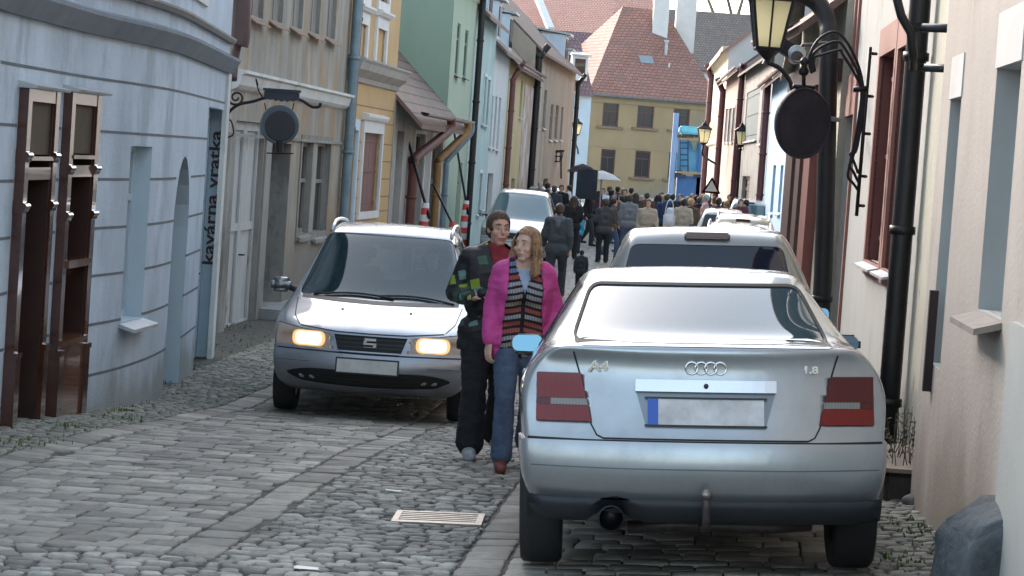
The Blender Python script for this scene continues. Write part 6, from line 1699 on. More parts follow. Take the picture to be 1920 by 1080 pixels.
for (x0, y0, x1, y1, D, lab, r0) in ((757, 235, 798, 385, 50, 'dark slanting prop with a red and white striped foot before the low cottage', .05), (852, 250, 874, 380, 57, 'slanting prop with a taller red and white striped foot beside the green house', .045), (812, 345, 848, 420, 52, 'short dark slanting prop with a striped foot between the two longer ones', .04)):
    r_ = empty('striped_prop', (0, 0, 0), label=lab, cat='prop')
    a_ = at(x0, y0, D); b_ = at(x1, y1, D - .6); d_ = (b_ - a_).normalized(); e_ = b_ + d_ * 0
    bm = bmesh.new(); tube(bm, [a_, b_ + d_ * .3], r0 * .6, 8); mk('strut', bm, IRON, r_, True)
    bm = bmesh.new(); g_ = ground(b_.x + .1, b_.y)
    tube(bm, [Vector((b_.x, b_.y, b_.z + .05)), Vector((b_.x - .05, b_.y, g_))], [r0 * 1.5, r0 * 2.6], 10); mk('striped_foot', bm, RW, r_, True)

# loudspeaker on its stand
p = at(1100, 346, 72); r_ = empty('loudspeaker', (0, 0, 0), label='large black loudspeaker cabinet raised above the crowd on a stand', cat='loudspeaker')
bm = bmesh.new(); box(bm, p.x - .31, p.x + .31, p.y - .25, p.y + .25, p.z - .44, p.z + .46); bevel_all(bm, .02, 2); cb = mk('cabinet', bm, mat('speaker_black', (.012, .013, .018), .6, 0, .1), r_)
bm = bmesh.new(); box(bm, p.x - .28, p.x + .28, p.y - .262, p.y - .25, p.z - .40, p.z + .10); mk('speaker_grille', bm, mat('speaker_cloth', (.02, .022, .03), .9, 0, .1), cb)
bm = bmesh.new(); lathe(bm, [(.2, -.27), (.06, -.24), (.05, -.23)], Matrix.Translation((p.x, p.y, p.z + .28)) @ Matrix.Rotation(R(-90), 4, 'X'), 24); mk('horn', bm, mat('speaker_cloth', (.02, .02, .03)), cb)
bm = bmesh.new(); g_ = ground(p.x, p.y); tube(bm, [(p.x, p.y, g_ + .5), (p.x, p.y, p.z - .44)], .02, 8)
for k in range(3):
    a_ = 2.1 * k + .3; tube(bm, [(p.x, p.y, g_ + .9), (p.x + .5 * math.cos(a_), p.y + .5 * math.sin(a_), g_)], .015, 6)
mk('stand', bm, IRON, r_)
# white umbrellas / canopy beside it
p = at(1128, 335, 76); r_ = empty('market_umbrella', (0, 0, 0), label='bright white umbrella standing behind the loudspeaker', cat='umbrella')
bm = bmesh.new(); lathe(bm, [(.62, -.02), (.60, .0), (.35, .16), (.02, .26)], Matrix.Translation(p), 10); bmesh.ops.solidify(bm, geom=list(bm.faces), thickness=.01); mk('canopy', bm, mat('white_canvas', (.8, .8, .78), .8, 0, .05), r_)
bm = bmesh.new(); tube(bm, [(p.x, p.y, ground(p.x, p.y)), (p.x, p.y, p.z + .25)], .025, 8); mk('pole', bm, ZINC, r_)
p = at(1092, 322, 78); r_ = empty('market_umbrella', (0, 0, 0), label='dark umbrella with a low edge behind the loudspeaker, left of the white one', cat='umbrella')
bm = bmesh.new(); lathe(bm, [(.52, -.02), (.50, .0), (.3, .16), (.02, .26)], Matrix.Translation(p), 10); bmesh.ops.solidify(bm, geom=list(bm.faces), thickness=.01); mk('canopy', bm, mat('dark_canvas', (.05, .04, .045), .8, 0, .05), r_)
bm = bmesh.new(); tube(bm, [(p.x, p.y, ground(p.x, p.y)), (p.x, p.y, p.z + .25)], .025, 8); mk('pole', bm, ZINC, r_)

# blue tower with ladder and panels
D = 132; BL1 = mat('bright_blue_paint', (.06, .27, .52), .5, 0, .15, 1); BL2 = mat('pale_blue_post', (.17, .30, .56), .5, 0, .1, 1); BL3 = mat('deep_blue_skirt', (.03, .12, .34), .6, 0, .2, 1); CY = mat('cyan_cloth', (.10, .42, .62), .6, 0, .2, 2)
r_ = empty('blue_tower', (0, 0, 0), label='bright blue booth tower with a ladder and pale blue post before the ochre house', cat='tower')
def pz(x, y, d=0): return at(x, y, D + d)
bm = bmesh.new(); box(bm, pz(1267, 230).x - .14, pz(1267, 230).x + .14, D - .15, D + .15, .3, pz(1271, 212).z); mk('post', bm, BL2, r_)
bm = bmesh.new(); box(bm, pz(1312, 300).x - .1, pz(1312, 300).x + .1, D - .1, D + .1, .3, pz(1312, 262).z); mk('post', bm, BL3, r_)
bm = bmesh.new(); a_, b_ = pz(1274, 243), pz(1320, 243); box(bm, a_.x, b_.x, D - .5, D + .9, a_.z - .22, a_.z + .22); bevel_all(bm, .08, 2); mk('canopy', bm, CY, r_)
bm = bmesh.new(); a_, b_ = pz(1272, 262), pz(1313, 322); box(bm, a_.x, b_.x, D + .2, D + .3, b_.z, a_.z); mk('back_panel', bm, BL1, r_)
bm = bmesh.new(); a_, b_ = pz(1270, 327), pz(1314, 360); box(bm, a_.x, b_.x, D - .1, D + .6, .25, a_.z - .05); mk('skirt_panel', bm, BL3, r_)
bm = bmesh.new(); a_, b_ = pz(1268, 322), pz(1316, 326); box(bm, a_.x, b_.x, D - .45, D + .6, a_.z - .06, a_.z + .04)
mk('shelf', bm, mat('tan_board', (.28, .24, .18), .8), r_)
bm = bmesh.new()
for x in (1275, 1290): tube(bm, [pz(x, 262), pz(x, 322)], .035, 6)
for y in (268, 278, 290, 300, 311): tube(bm, [pz(1275, y), pz(1290, y)], .03, 6)
mk('ladder', bm, mat('navy_rungs', (.02, .04, .12), .6), r_)
bm = bmesh.new(); q = [pz(1294, 264, -.1), pz(1309, 264, -.1), pz(1302, 285, -.1)]; q2 = [v + Vector((0, .12, 0)) for v in q]; a = [bm.verts.new(v) for v in q]; b = [bm.verts.new(v) for v in q2]; bm.faces.new(a); bm.faces.new(b[::-1])
for k in range(3): bm.faces.new((a[k], a[(k + 1) % 3], b[(k + 1) % 3], b[k]))
mk('hanging_wedge', bm, mat('grey_green_wedge', (.12, .17, .15), .7), r_)
for i, x in enumerate((1274, 1281, 1287, 1293, 1299, 1306, 1312)):
    bm = bmesh.new(); bmesh.ops.create_uvsphere(bm, u_segments=8, v_segments=6, radius=.11, matrix=Matrix.Translation(pz(x, 255, -.2))); mk('bulb', bm, mat('dark_bulb', (.06, .05, .05), .4), r_, True)
bm = bmesh.new()
for x in (1272, 1281, 1303, 1312): box(bm, pz(x, 330).x - .12, pz(x, 330).x + .12, D - .3, D - .15, pz(x, 333).z, pz(x, 327).z)
mk('fringe', bm, MATS['navy_rungs'], r_)
# blackboard / poster wall clutter by the brown house
p = at(1000, 345, 84)
# planter tub with dry plant, right
p = gp(1690, 932); r_ = empty('stone_planter', (0, 0, 0), label='low dark brown stone trough with dry twigs behind the saloon', cat='planter')
bm = bmesh.new(); bx_ = (p.x - .16, p.x + .30); box(bm, bx_[0], bx_[1], p.y - .3, p.y + 1.1, p.z - .05, p.z + .19)
bmesh.ops.bevel(bm, geom=list(bm.edges), offset=.03, segments=2, affect='EDGES'); mk('trough', bm, mat('mossy_trough', (.055, .045, .038), .9, 0, .35, 5, .3, 20), r_)
bm = bmesh.new(); box(bm, bx_[0] - .02, bx_[1] + .02, p.y - .32, p.y + 1.12, p.z + .19, p.z + .215); mk('rim', bm, mat('trough_rim', (.24, .19, .15), .8, 0, .3, 6), r_)
bm = bmesh.new()
for k in range(34):
    a_ = Vector((p.x + random.uniform(-.1, .2), p.y + random.uniform(-.2, .9), p.z + .19)); L_ = random.uniform(.12, .40); d_ = Vector((random.uniform(-.25, .25), random.uniform(-.3, .3), 1)).normalized()
    b_ = a_ + d_ * L_; tube(bm, [a_, a_.lerp(b_, .5) + Vector((random.uniform(-.03, .03), 0, 0)), b_], [.004, .003, .002], 4)
    for j in range(5):
        q = a_.lerp(b_, random.uniform(.3, 1)); e = Vector((random.uniform(-1, 1), random.uniform(-1, 1), random.uniform(-.2, 1))).normalized() * .035; w_ = Vector((-e.y, e.x, .01)).normalized() * .012
        bm.faces.new([bm.verts.new(q), bm.verts.new(q + e * .5 + w_), bm.verts.new(q + e), bm.verts.new(q + e * .5 - w_)])
mk('dry_plant', bm, mat('dry_leaf', (.07, .06, .035), .8, 0, .4, 10), r_)
# corner guard stone bottom right
p = at(1856, 1050, 10.45); g_ = ground(p.x, p.y)
bm = bmesh.new(); bmesh.ops.create_cube(bm, size=1); bmesh.ops.subdivide_edges(bm, edges=list(bm.edges), cuts=5, use_grid_fill=True)
sz_ = Vector((.37, .46, .56))
for v in bm.verts:
    c = v.co.copy(); v.co = Vector((c.x * sz_.x * (1 - .12 * (c.z + .5)), c.y * sz_.y * (1 - .15 * (c.z + .5)), c.z * sz_.z))
    if c.z > 0: v.co.z -= max(0, -c.x + .1) * .22 * (c.z * 2)
    n_ = noise.noise_vector(c * 3.1) * .03 + noise.noise_vector(c * 9) * .010; v.co += n_
bmesh.ops.bevel(bm, geom=[e for e in bm.edges if e.calc_face_angle(0) > .8], offset=.02, segments=2, affect='EDGES')
o = mk('guard_stone', bm, mat('lichen_granite', (.075, .085, .095), .85, 0, .35, 9, .6, 25, stain=(.20, .20, .20), stain_amt=.15, stain_scale=5), None, True, 'rough dark granite guard stone at the foot of the pinkish wall, bottom right', 'stone')
o.location = (p.x, p.y + .1, g_ + .15); o.rotation_euler = (R(3), R(4), R(8))
# small cobble by the pot
for i, (x, y, s_) in enumerate(((1718, 950, .07),)):
    p = gp(x, y); bm = bmesh.new(); bmesh.ops.create_icosphere(bm, subdivisions=3, radius=s_)
    for v in bm.verts: v.co = Vector((v.co.x * 1.3, v.co.y, v.co.z * .8)) + noise.noise_vector(v.co * 12) * .015
    o = mk('loose_stone', bm, mat('loose_grey_stone', (.16, .15, .14), .9, 0, .3, 8, .3, 20), None, True, 'small loose grey stone beside the dark trough', 'stone'); o.location = (p.x, p.y, p.z + s_ * .4)
# flat bright litter / worn plates on the cobbles
for (x, y, w_, lab) in ((737, 925, .045, 'small pale scrap lying on the cobbles above the drain grate'), (575, 1072, .055, 'pale flattened scrap on the cobbles at the bottom edge')):
    p = gp(x, y); bm = bmesh.new(); box(bm, -w_, w_, -w_ * .6, w_ * .6, 0, .004)
    for v in bm.verts: v.co += Vector((random.uniform(-.01, .01), random.uniform(-.01, .01), random.uniform(0, .004)))
    o = mk('paper_scrap', bm, mat('scrap_paper', (.7, .68, .64), .6, 0, .1), None, False, lab, 'litter'); o.location = (p.x, p.y, p.z + .014)
# bare tree above the roofs
r_ = empty('bare_tree', (0, 0, 0), label='pale budding tree showing above the dark roof at the top', cat='tree')
c = at(1345, 8, 190); bm = bmesh.new(); rnd = random.Random(4)
tips = []
def branch(p, d, L_, r0, lev):
    q = p + d * L_; tube(bm, [p, p.lerp(q, .5) + Vector((rnd.uniform(-.1, .1), 0, rnd.uniform(-.05, .05))) * L_, q], [r0, r0 * .8, r0 * .6], 5)
    if lev == 0: tips.append(q); return
    for _ in range(3 if lev < 4 else 4):
        dd = (d + Vector((rnd.uniform(-.8, .8), rnd.uniform(-.8, .8), rnd.uniform(-.2, .5)))).normalized(); branch(q, dd, L_ * rnd.uniform(.6, .8), r0 * .55, lev - 1)
base = Vector((c.x + 1, 190, 2)); branch(base, Vector((.02, 0, 1)), 9.5, .35, 5)
mk('trunk', bm, mat('bark', (.14, .12, .09), .9, 0, .3, 3), r_)
bm = bmesh.new()
for t_p in tips:
    for _ in range(22):
        q = t_p + Vector((rnd.gauss(0, .45), rnd.gauss(0, .45), rnd.gauss(0, .4))); e = Vector((rnd.uniform(-1, 1), rnd.uniform(-1, 1), rnd.uniform(-1, 1))).normalized() * .12; f_ = e.orthogonal().normalized() * .07
        bm.faces.new([bm.verts.new(q - e), bm.verts.new(q + f_), bm.verts.new(q + e), bm.verts.new(q - f_)])
mk('crown', bm, mat('young_leaf', (.16, .17, .07), .7, 0, .3, 1), r_, recalc=False)
# ------------------------------------------------------------------ people
def cap(bm, p0, p1, r0, r1, fl=1.0, seg=12):
    """tapered capsule; fl flattens it front to back"""
    p0, p1 = Vector(p0), Vector(p1); d = p1 - p0; L_ = d.length; d = d / L_ if L_ > 1e-6 else Vector((0, 0, 1))
    up = d.orthogonal().normalized(); w_ = d.cross(up); rings = []
    prof = [(-r0 * math.cos(a), r0 * math.sin(a)) for a in (.25, .7, 1.15, 1.57)] + [(L_ + r1 * math.cos(a), r1 * math.sin(a)) for a in (1.57, 1.15, .7, .25)]
    for h_, r_ in prof:
        ring = []
        for k in range(seg):
            a = 2 * math.pi * k / seg; o = (up * math.cos(a) + w_ * math.sin(a)) * r_ + d * (h_ if h_ < 0 or h_ > L_ else 0)
            c = p0 + d * min(max(h_, 0), L_); o = (up * math.cos(a) + w_ * math.sin(a)) * r_ + d * (h_ - min(max(h_, 0), L_)); o.y *= fl
            ring.append(bm.verts.new(c + o))
        rings.append(ring)
    for a, b in zip(rings, rings[1:]):
        for k in range(seg): bm.faces.new((a[k], a[(k + 1) % seg], b[(k + 1) % seg], b[k]))
    bm.faces.new(rings[0][::-1]); bm.faces.new(rings[-1])
def ell(bm, c, r):
    bmesh.ops.create_uvsphere(bm, u_segments=16, v_segments=12, radius=1, matrix=Matrix.Translation(c) @ Matrix.Diagonal((*r, 1)))
def blob(name, bm, m, parent, vox=.01, it=4, cut=None, wrinkle=0, sol=0):
    bmesh.ops.recalc_face_normals(bm, faces=bm.faces)
    me = bpy.data.meshes.new(name); bm.to_mesh(me); bm.free(); o = bpy.data.objects.new(name, me); COL.objects.link(o)
    r_ = o.modifiers.new('r', 'REMESH'); r_.mode = 'VOXEL'; r_.voxel_size = vox
    s_ = o.modifiers.new('s', 'SMOOTH'); s_.iterations = it; s_.factor = .5
    evaluated(o); me = o.data; me.name = name
    if wrinkle:
        cos = [v.co.copy() for v in me.vertices]; nos = [v.normal.copy() for v in me.vertices]; fl_ = []
        for c_o, n_o in zip(cos, nos):
            q = Vector((c_o.x * 9, c_o.y * 9, c_o.z * 22)); n_ = noise.noise(q) + .6 * noise.noise(q * 2.1); fl_ += list(c_o + n_o * n_ * wrinkle)
        me.vertices.foreach_set('co', fl_); me.update()
    if cut:
        b2 = bmesh.new(); b2.from_mesh(me); bmesh.ops.delete(b2, geom=[f for f in b2.faces if cut(f.calc_center_median())], context='FACES')
        if sol: bmesh.ops.solidify(b2, geom=list(b2.faces), thickness=sol)
        b2.to_mesh(me); b2.free()
    me.materials.clear(); me.materials.append(m)
    for p in me.polygons: p.use_smooth = True
    o.parent = parent; return o
SKIN = mat('skin', (.52, .30, .22), .55, 0, .07, 12); SKIN2 = mat('skin_pale', (.58, .37, .29), .55, 0, .07, 12)
def hand(bm, wr, d, side, curl=.35, s=1.0, vert=Vector((0, -1, 0))):
    """palm, four bent fingers of different length and a thumb leaving the side; vert = direction the palm faces"""
    d = Vector(d).normalized(); n_ = Vector(vert); n_ = (n_ - d * n_.dot(d)).normalized(); w_ = d.cross(n_) * side
    wr = Vector(wr); pc = wr + d * .045 * s
    for t in (-.022, -.008, .008, .022): cap(bm, wr + d * .01 + w_ * t * .8 * s, wr + d * .085 * s + w_ * t * 1.1 * s, .014 * s, .012 * s, 1, 8)
    for t, L_ in ((-.027, .058), (-.009, .074), (.009, .080), (.027, .070)):
        b0 = wr + d * .088 * s + w_ * t * s; a = curl
        p1 = b0 + (d * math.cos(a) + n_ * math.sin(a)) * L_ * .42 * s; p2 = p1 + (d * math.cos(2.1 * a) + n_ * math.sin(2.1 * a)) * L_ * .32 * s; p3 = p2 + (d * math.cos(3 * a) + n_ * math.sin(3 * a)) * L_ * .26 * s
        cap(bm, b0, p1, .0095 * s, .009 * s, 1, 8); cap(bm, p1, p2, .009 * s, .0085 * s, 1, 8); cap(bm, p2, p3, .0085 * s, .0075 * s, 1, 8)
    t0 = wr + d * .03 * s + w_ * .026 * s; t1 = t0 + (d * .7 + w_ * .6 + n_ * .3).normalized() * .035 * s; t2 = t1 + (d * .9 + w_ * .15 + n_ * .35).normalized() * .03 * s
    cap(bm, t0, t1, .013 * s, .011 * s, 1, 8); cap(bm, t1, t2, .011 * s, .009 * s, 1, 8)
def head(bm, c, yaw=0, det=True):
    Rz = Matrix.Rotation(yaw, 3, 'Z'); c = Vector(c)
    def E(o, r_): 
        M = Matrix.Translation(c + Rz @ Vector(o)) @ Rz.to_4x4() @ Matrix.Diagonal((*r_, 1)); bmesh.ops.create_uvsphere(bm, u_segments=16, v_segments=12, radius=1, matrix=M)
    E((0, .012, .02), (.075, .093, .092)); E((0, -.02, -.045), (.056, .062, .066)); E((0, -.045, -.095), (.03, .03, .022))
    if det:
        E((0, -.094, -.022), (.012, .016, .016)); cap(bm, c + Rz @ Vector((0, -.078, .022)), c + Rz @ Vector((0, -.096, -.018)), .008, .011, 1, 8)
        for s in (-1, 1):
            E((s * .074, .008, -.012), (.010, .017, .028)); E((s * .030, -.070, .032), (.024, .014, .008)); E((s * .040, -.058, -.028), (.022, .02, .02))
        E((0, -.078, -.058), (.024, .014, .006)); E((0, -.075, -.070), (.020, .013, .007))
def face_parts(root_body, c, yaw, brow):
    Rz = Matrix.Rotation(yaw, 3, 'Z'); c = Vector(c)
    for s in (-1, 1):
        b_ = bmesh.new(); p = c + Rz @ Vector((s * .030, -.071, .008)); M = Matrix.Translation(p) @ Rz.to_4x4() @ Matrix.Diagonal((.013, .009, .0065, 1)); bmesh.ops.create_uvsphere(b_, u_segments=12, v_segments=8, radius=1, matrix=M)
        e = mk('eye', b_, mat('eye_white', (.55, .5, .47), .3, 0, 0), root_body, True)
        b_ = bmesh.new(); M = Matrix.Translation(p + Rz @ Vector((0, -.006, 0))) @ Rz.to_4x4() @ Matrix.Diagonal((.0055, .005, .0055, 1)); bmesh.ops.create_uvsphere(b_, u_segments=10, v_segments=6, radius=1, matrix=M); mk('iris', b_, mat('iris_dark', (.03, .03, .03), .2, 0, 0), e, True)
        b_ = bmesh.new(); tube(b_, [c + Rz @ Vector(q) for q in ((s * .014, -.083, .032), (s * .030, -.084, .038), (s * .046, -.074, .034))], .0035, 6); mk('eyebrow', b_, brow, root_body, True)
    b_ = bmesh.new(); tube(b_, [c + Rz @ Vector(q) for q in ((-.022, -.086, -.062), (-.008, -.093, -.060), (.008, -.093, -.060), (.022, -.086, -.062))], .004, 6); mk('lips', b_, mat('lips', (.40, .14, .12), .5, 0, 0), root_body, True)

def legs(bm, J, ex=0, low=None, flare=0):
    for s in (-1, 1):
        h_, k_, a_ = J['hip' + 'RL'[s > 0]], J['knee' + 'RL'[s > 0]], J['ank' + 'RL'[s > 0]]
        cap(bm, h_, k_, .088 + ex, .057 + ex); cap(bm, k_, Vector(a_) + Vector((0, 0, low or 0)), .056 + ex, .040 + ex + flare)
def arm(bm, J, s, ex=0, cut=0):
    q = 'RL'[s > 0]; sh, el, wr = Vector(J['sh' + q]), Vector(J['el' + q]), Vector(J['wr' + q])
    e2 = wr + (el - wr).normalized() * cut
    cap(bm, sh, el, .052 + ex, .041 + ex); cap(bm, el, e2, .040 + ex, .028 + ex * 1.1)
def base_joints(**k):
    J = dict(hipR=(-.09, 0, .92), hipL=(.09, 0, .92), kneeR=(-.10, -.02, .50), kneeL=(.10, -.02, .50), ankR=(-.10, .02, .09), ankL=(.10, .02, .09),
             shR=(-.175, .01, 1.42), shL=(.175, .01, 1.42), elR=(-.225, .03, 1.14), elL=(.225, .03, 1.14), wrR=(-.225, -.03, .90), wrL=(.225, -.03, .90))
    J.update(k); return J
def torso(bm, ex=0, fem=0, zlow=.93):
    sw = .165 - .02 * fem
    cap(bm, (-.09, 0, zlow), (.09, 0, zlow), .105 + ex, .105 + ex, .95); cap(bm, (-.06, 0, 1.10), (.06, 0, 1.10), .098 + ex, .098 + ex, .9)
    cap(bm, (-.075, 0, 1.10), (-.085, 0, 1.30), .088 + ex, .10 + ex, .95); cap(bm, (.075, 0, 1.10), (.085, 0, 1.30), .088 + ex, .10 + ex, .95)
    cap(bm, (-sw + .02, .01, 1.40), (sw - .02, .01, 1.40), .062 + ex, .062 + ex, 1); cap(bm, (-.06, .0, 1.30), (.06, 0, 1.30), .105 + ex, .105 + ex, .92)
    if fem: ell(bm, (-.07, -.075, 1.26), (.07 + ex, .055 + ex, .065 + ex)); ell(bm, (.07, -.075, 1.26), (.07 + ex, .055 + ex, .065 + ex))
    cap(bm, (-.10, .005, 1.43), (0, .01, 1.47), .04 + ex, .05 + ex); cap(bm, (.10, .005, 1.43), (0, .01, 1.47), .04 + ex, .05 + ex)
def feet(root, J, m, vox=.012, sc=1.0, yawf=0):
    for s in (-1, 1):
        a_ = Vector(J['ank' + 'RL'[s > 0]]); b_ = bmesh.new()
        cap(b_, a_ + Vector((0, .03, -.035)), a_ + Vector((s * .015, -.16, -.05)), .05 * sc, .042 * sc); cap(b_, a_ + Vector((0, .02, -.01)), a_ + Vector((0, -.02, -.02)), .045, .045)
        for v in b_.verts: v.co.z = max(v.co.z, a_.z - .085)
        blob('shoe', b_, m, root, vox, 2)
def make_body(root, J, skin, hd, hyaw, det, vox, hands=True, hc=((.3, None, None), (.3, None, None))):
    bm = bmesh.new(); torso(bm, 0); legs(bm, J); cap(bm, (0, .015, 1.44), (hd[0] * .8, .0, hd[2] - .08), .058, .054); head(bm, hd, hyaw, det)
    for i, s in enumerate((-1, 1)):
        arm(bm, J, s); q = 'RL'[s > 0]
        if hands:
            el, wr = Vector(J['el' + q]), Vector(J['wr' + q]); cu, dr, pv = hc[i]
            if det: hand(bm, wr, dr or (wr - el), s, cu, 1.0, Vector(pv or (-s * .6, .2, 0)))
            else: cap(bm, wr, wr + (wr - el).normalized() * .11, .032, .024)
    for s in (-1, 1):
        a_ = Vector(J['ank' + 'RL'[s > 0]]); cap(bm, a_ + Vector((0, .02, -.04)), a_ + Vector((0, -.10, -.05)), .034, .028)
    return blob('body', bm, skin, root, vox, 3 if det else 2)

# -- fabrics
def check_mat(name):
    m = bpy.data.materials.new(name); MATS[name] = m; nt, N, L = nodes_of(m); b = N['Principled BSDF']; b.inputs['Roughness'].default_value = .6
    t_ = N.new('ShaderNodeTexCoord'); mp = N.new('ShaderNodeMapping'); L.new(t_.outputs['Object'], mp.inputs[0]); mp.inputs['Rotation'].default_value = (.1, .25, .1)
    v = N.new('ShaderNodeTexVoronoi'); v.distance = 'CHEBYCHEV'; v.inputs['Scale'].default_value = 12.5; v.inputs['Randomness'].default_value = .55; L.new(mp.outputs[0], v.inputs['Vector'])
    s_ = N.new('ShaderNodeSeparateColor'); L.new(v.outputs['Color'], s_.inputs[0])
    r_ = N.new('ShaderNodeValToRGB'); r_.color_ramp.interpolation = 'CONSTANT'; e = r_.color_ramp.elements
    e[0].position = 0; e[0].color = (.008, .009, .012, 1); e[1].position = .585; e[1].color = (.22, .31, .035, 1)
    for p, c in ((.64, (.03, .085, .05, 1)), (.80, (.010, .012, .016, 1)), (.90, (.12, .24, .21, 1)), (.95, (.30, .33, .33, 1))):
        x = e.new(p); x.color = c
    L.new(s_.outputs[0], r_.inputs[0]); g_ = N.new('ShaderNodeMath'); g_.operation = 'LESS_THAN'; g_.inputs[1].default_value = .40; L.new(v.outputs['Distance'], g_.inputs[0])
    mx = N.new('ShaderNodeMix'); mx.data_type = 'RGBA'; mx.inputs[6].default_value = (.008, .009, .012, 1); L.new(g_.outputs[0], mx.inputs[0]); L.new(r_.outputs[0], mx.inputs[7]); L.new(mx.outputs[2], b.inputs['Base Color'])
    return m
def stripe_mat(name):
    m = bpy.data.materials.new(name); MATS[name] = m; nt, N, L = nodes_of(m); b = N['Principled BSDF']; b.inputs['Roughness'].default_value = .95
    def M_(op, a, b_=None, c=None):
        n = N.new('ShaderNodeMath'); n.operation = op
        for i, q in enumerate((a, b_, c)):
            if q is None: continue
            if isinstance(q, (int, float)): n.inputs[i].default_value = q
            else: L.new(q, n.inputs[i])
        return n.outputs[0]
    t_ = N.new('ShaderNodeTexCoord'); sx = N.new('ShaderNodeSeparateXYZ'); L.new(t_.outputs['Object'], sx.inputs[0])
    nz = N.new('ShaderNodeTexNoise'); nz.inputs['Scale'].default_value = 18; L.new(t_.outputs['Object'], nz.inputs['Vector'])
    zz = M_('ADD', sx.outputs[2], M_('MULTIPLY', M_('ABSOLUTE', sx.outputs[0]), .22)); zz = M_('ADD', zz, M_('MULTIPLY', nz.outputs[0], .012))
    r = M_('DIVIDE', zz, .047); fr = M_('FRACT', r); fl = M_('FLOOR', r)
    wn_ = N.new('ShaderNodeTexWhiteNoise'); wn_.noise_dimensions = '1D'; L.new(fl, wn_.inputs['W'])
    rp_ = N.new('ShaderNodeValToRGB'); rp_.color_ramp.interpolation = 'CONSTANT'; e = rp_.color_ramp.elements; e[0].position = 0; e[0].color = (.30, .30, .33, 1); e[1].position = .3; e[1].color = (.30, .07, .055, 1)
    x = e.new(.5); x.color = (.14, .20, .36, 1); x = e.new(.72); x.color = (.30, .25, .20, 1); L.new(wn_.outputs['Value'], rp_.inputs[0])
    mask = M_('MULTIPLY', M_('GREATER_THAN', fr, .40), M_('GREATER_THAN', M_('ABSOLUTE', sx.outputs[0]), .014))
    st = M_('SINE', M_('ADD', M_('MULTIPLY', sx.outputs[0], 330), M_('MULTIPLY', fr, 3))); st = M_('MULTIPLY_ADD', st, .25, .8)
    mask = M_('MULTIPLY', mask, st)
    mx = N.new('ShaderNodeMix'); mx.data_type = 'RGBA'; mx.inputs[6].default_value = (.012, .011, .014, 1); L.new(mask, mx.inputs[0]); L.new(rp_.outputs[0], mx.inputs[7]); L.new(mx.outputs[2], b.inputs['Base Color'])
    return m
def fabric(name, col, rough=.85, var=.15): return mat('cloth_' + name, col, rough, 0, var, 7, .25, 60)

# ---- the man
def hair_bm(c, yaw, long=0, thick=.012):
    bm = bmesh.new(); Rz = Matrix.Rotation(yaw, 3, 'Z'); c = Vector(c)
    def E(o, r_): bmesh.ops.create_uvsphere(bm, u_segments=20, v_segments=14, radius=1, matrix=Matrix.Translation(c + Rz @ Vector(o)) @ Rz.to_4x4() @ Matrix.Diagonal((*r_, 1)))
    E((0, .022, .034), (.075 + thick, .090 + thick, .088 + thick)); E((0, .055, -.01), (.066 + thick, .055 + thick, .075))
    if long:
        for s in (-1, 1):
            P = [c + Rz @ Vector(q) for q in ((s * .070, -.01, .03), (s * .092, .0, -.05), (s * .10, -.005, -.12), (s * .095, -.02, -.19))]
            for a, b in zip(P, P[1:]): cap(bm, a, b, .038, .038, .9)
        cap(bm, c + Rz @ Vector((0, .06, .0)), c + Rz @ Vector((0, .07, -.19)), .075, .08, .7)
    return bm
def cut_face(c, yaw, lim=-.045, zl=.055):
    Rz = Matrix.Rotation(-yaw, 3, 'Z'); c = Vector(c)
    def f(p):
        q = Rz @ (p - c); return q.y < lim + max(0, q.z - zl) * -.9 and q.z < zl + .03 and abs(q.x) < .068
    return f
gM = ground(*[at(900, 852, 17.25)[i] for i in (0, 1)])
pM = at(903, 852, 17.25)
man = empty('person', (pM.x, pM.y, gM), R(8), label='person in a black jacket with lime green squares and wide black trousers, walking', cat='person')
man.scale = (1.03,) * 3
J = base_joints(hipR=(-.09, 0, .93), hipL=(.09, 0, .93), kneeR=(-.10, -.10, .52), ankR=(-.10, -.06, .10), kneeL=(.11, .03, .50), ankL=(.12, .22, .15),
    elR=(-.265, .05, 1.16), wrR=(-.16, -.22, 1.14), elL=(.22, .10, 1.16), wrL=(.26, .12, .93))
HM = (.01, -.01, 1.63)
make_body(man, J, SKIN, HM, R(12), True, .0075, hc=((.75, (.6, -.5, .35), (.3, -.2, -.6)), (.3, None, None)))
bd = [c for c in man.children if c.name.startswith('body')][0]
face_parts(bd, HM, R(12), mat('hair_dark_brown', (.06, .035, .022), .7, 0, .5, 60, .6, 90, streak=6))
blob('hair', hair_bm(HM, R(12)), MATS['hair_dark_brown'], man, .01, 2, cut_face(HM, R(12)), .003)
bm = bmesh.new(); torso(bm, .040, 0, .90); cap(bm, (-.10, 0, .80), (.10, 0, .80), .135, .135, .95)
for s in (-1, 1): arm(bm, J, s, .026, .03)
cap(bm, (-.07, .03, 1.50), (.07, .03, 1.50), .035, .035)
V1 = lambda p: (p.y < -.02 and abs(p.x - .03) < max(0, p.z - 1.22) * .30) or p.z < .775
blob('jacket', bm, check_mat('black_lime_squares'), man, .011, 3, V1, .006, .006)
bm = bmesh.new(); torso(bm, .016, 0, 1.0); cap(bm, (0, .01, 1.44), (0, .0, 1.50), .066, .062); blob('shirt', bm, fabric('red', (.22, .022, .035)), man, .012, 2, lambda p: p.z < 1.2, .002)
bm = bmesh.new(); cap(bm, (-.09, 0, .92), (.09, 0, .92), .128, .128, .95); legs(bm, J, .034, .03, .03); blob('trousers', bm, fabric('black', (.010, .010, .013)), man, .012, 3, None, .008)
feet(man, J, mat('grey_trainer', (.30, .32, .33), .6, 0, .5, 22), .010, 1.12)
cm_ = bmesh.new(); box(cm_, -.045, .045, -.025, .025, -.03, .03, Matrix.Translation((-.10, -.29, 1.19))); bevel_all(cm_, .008, 2)
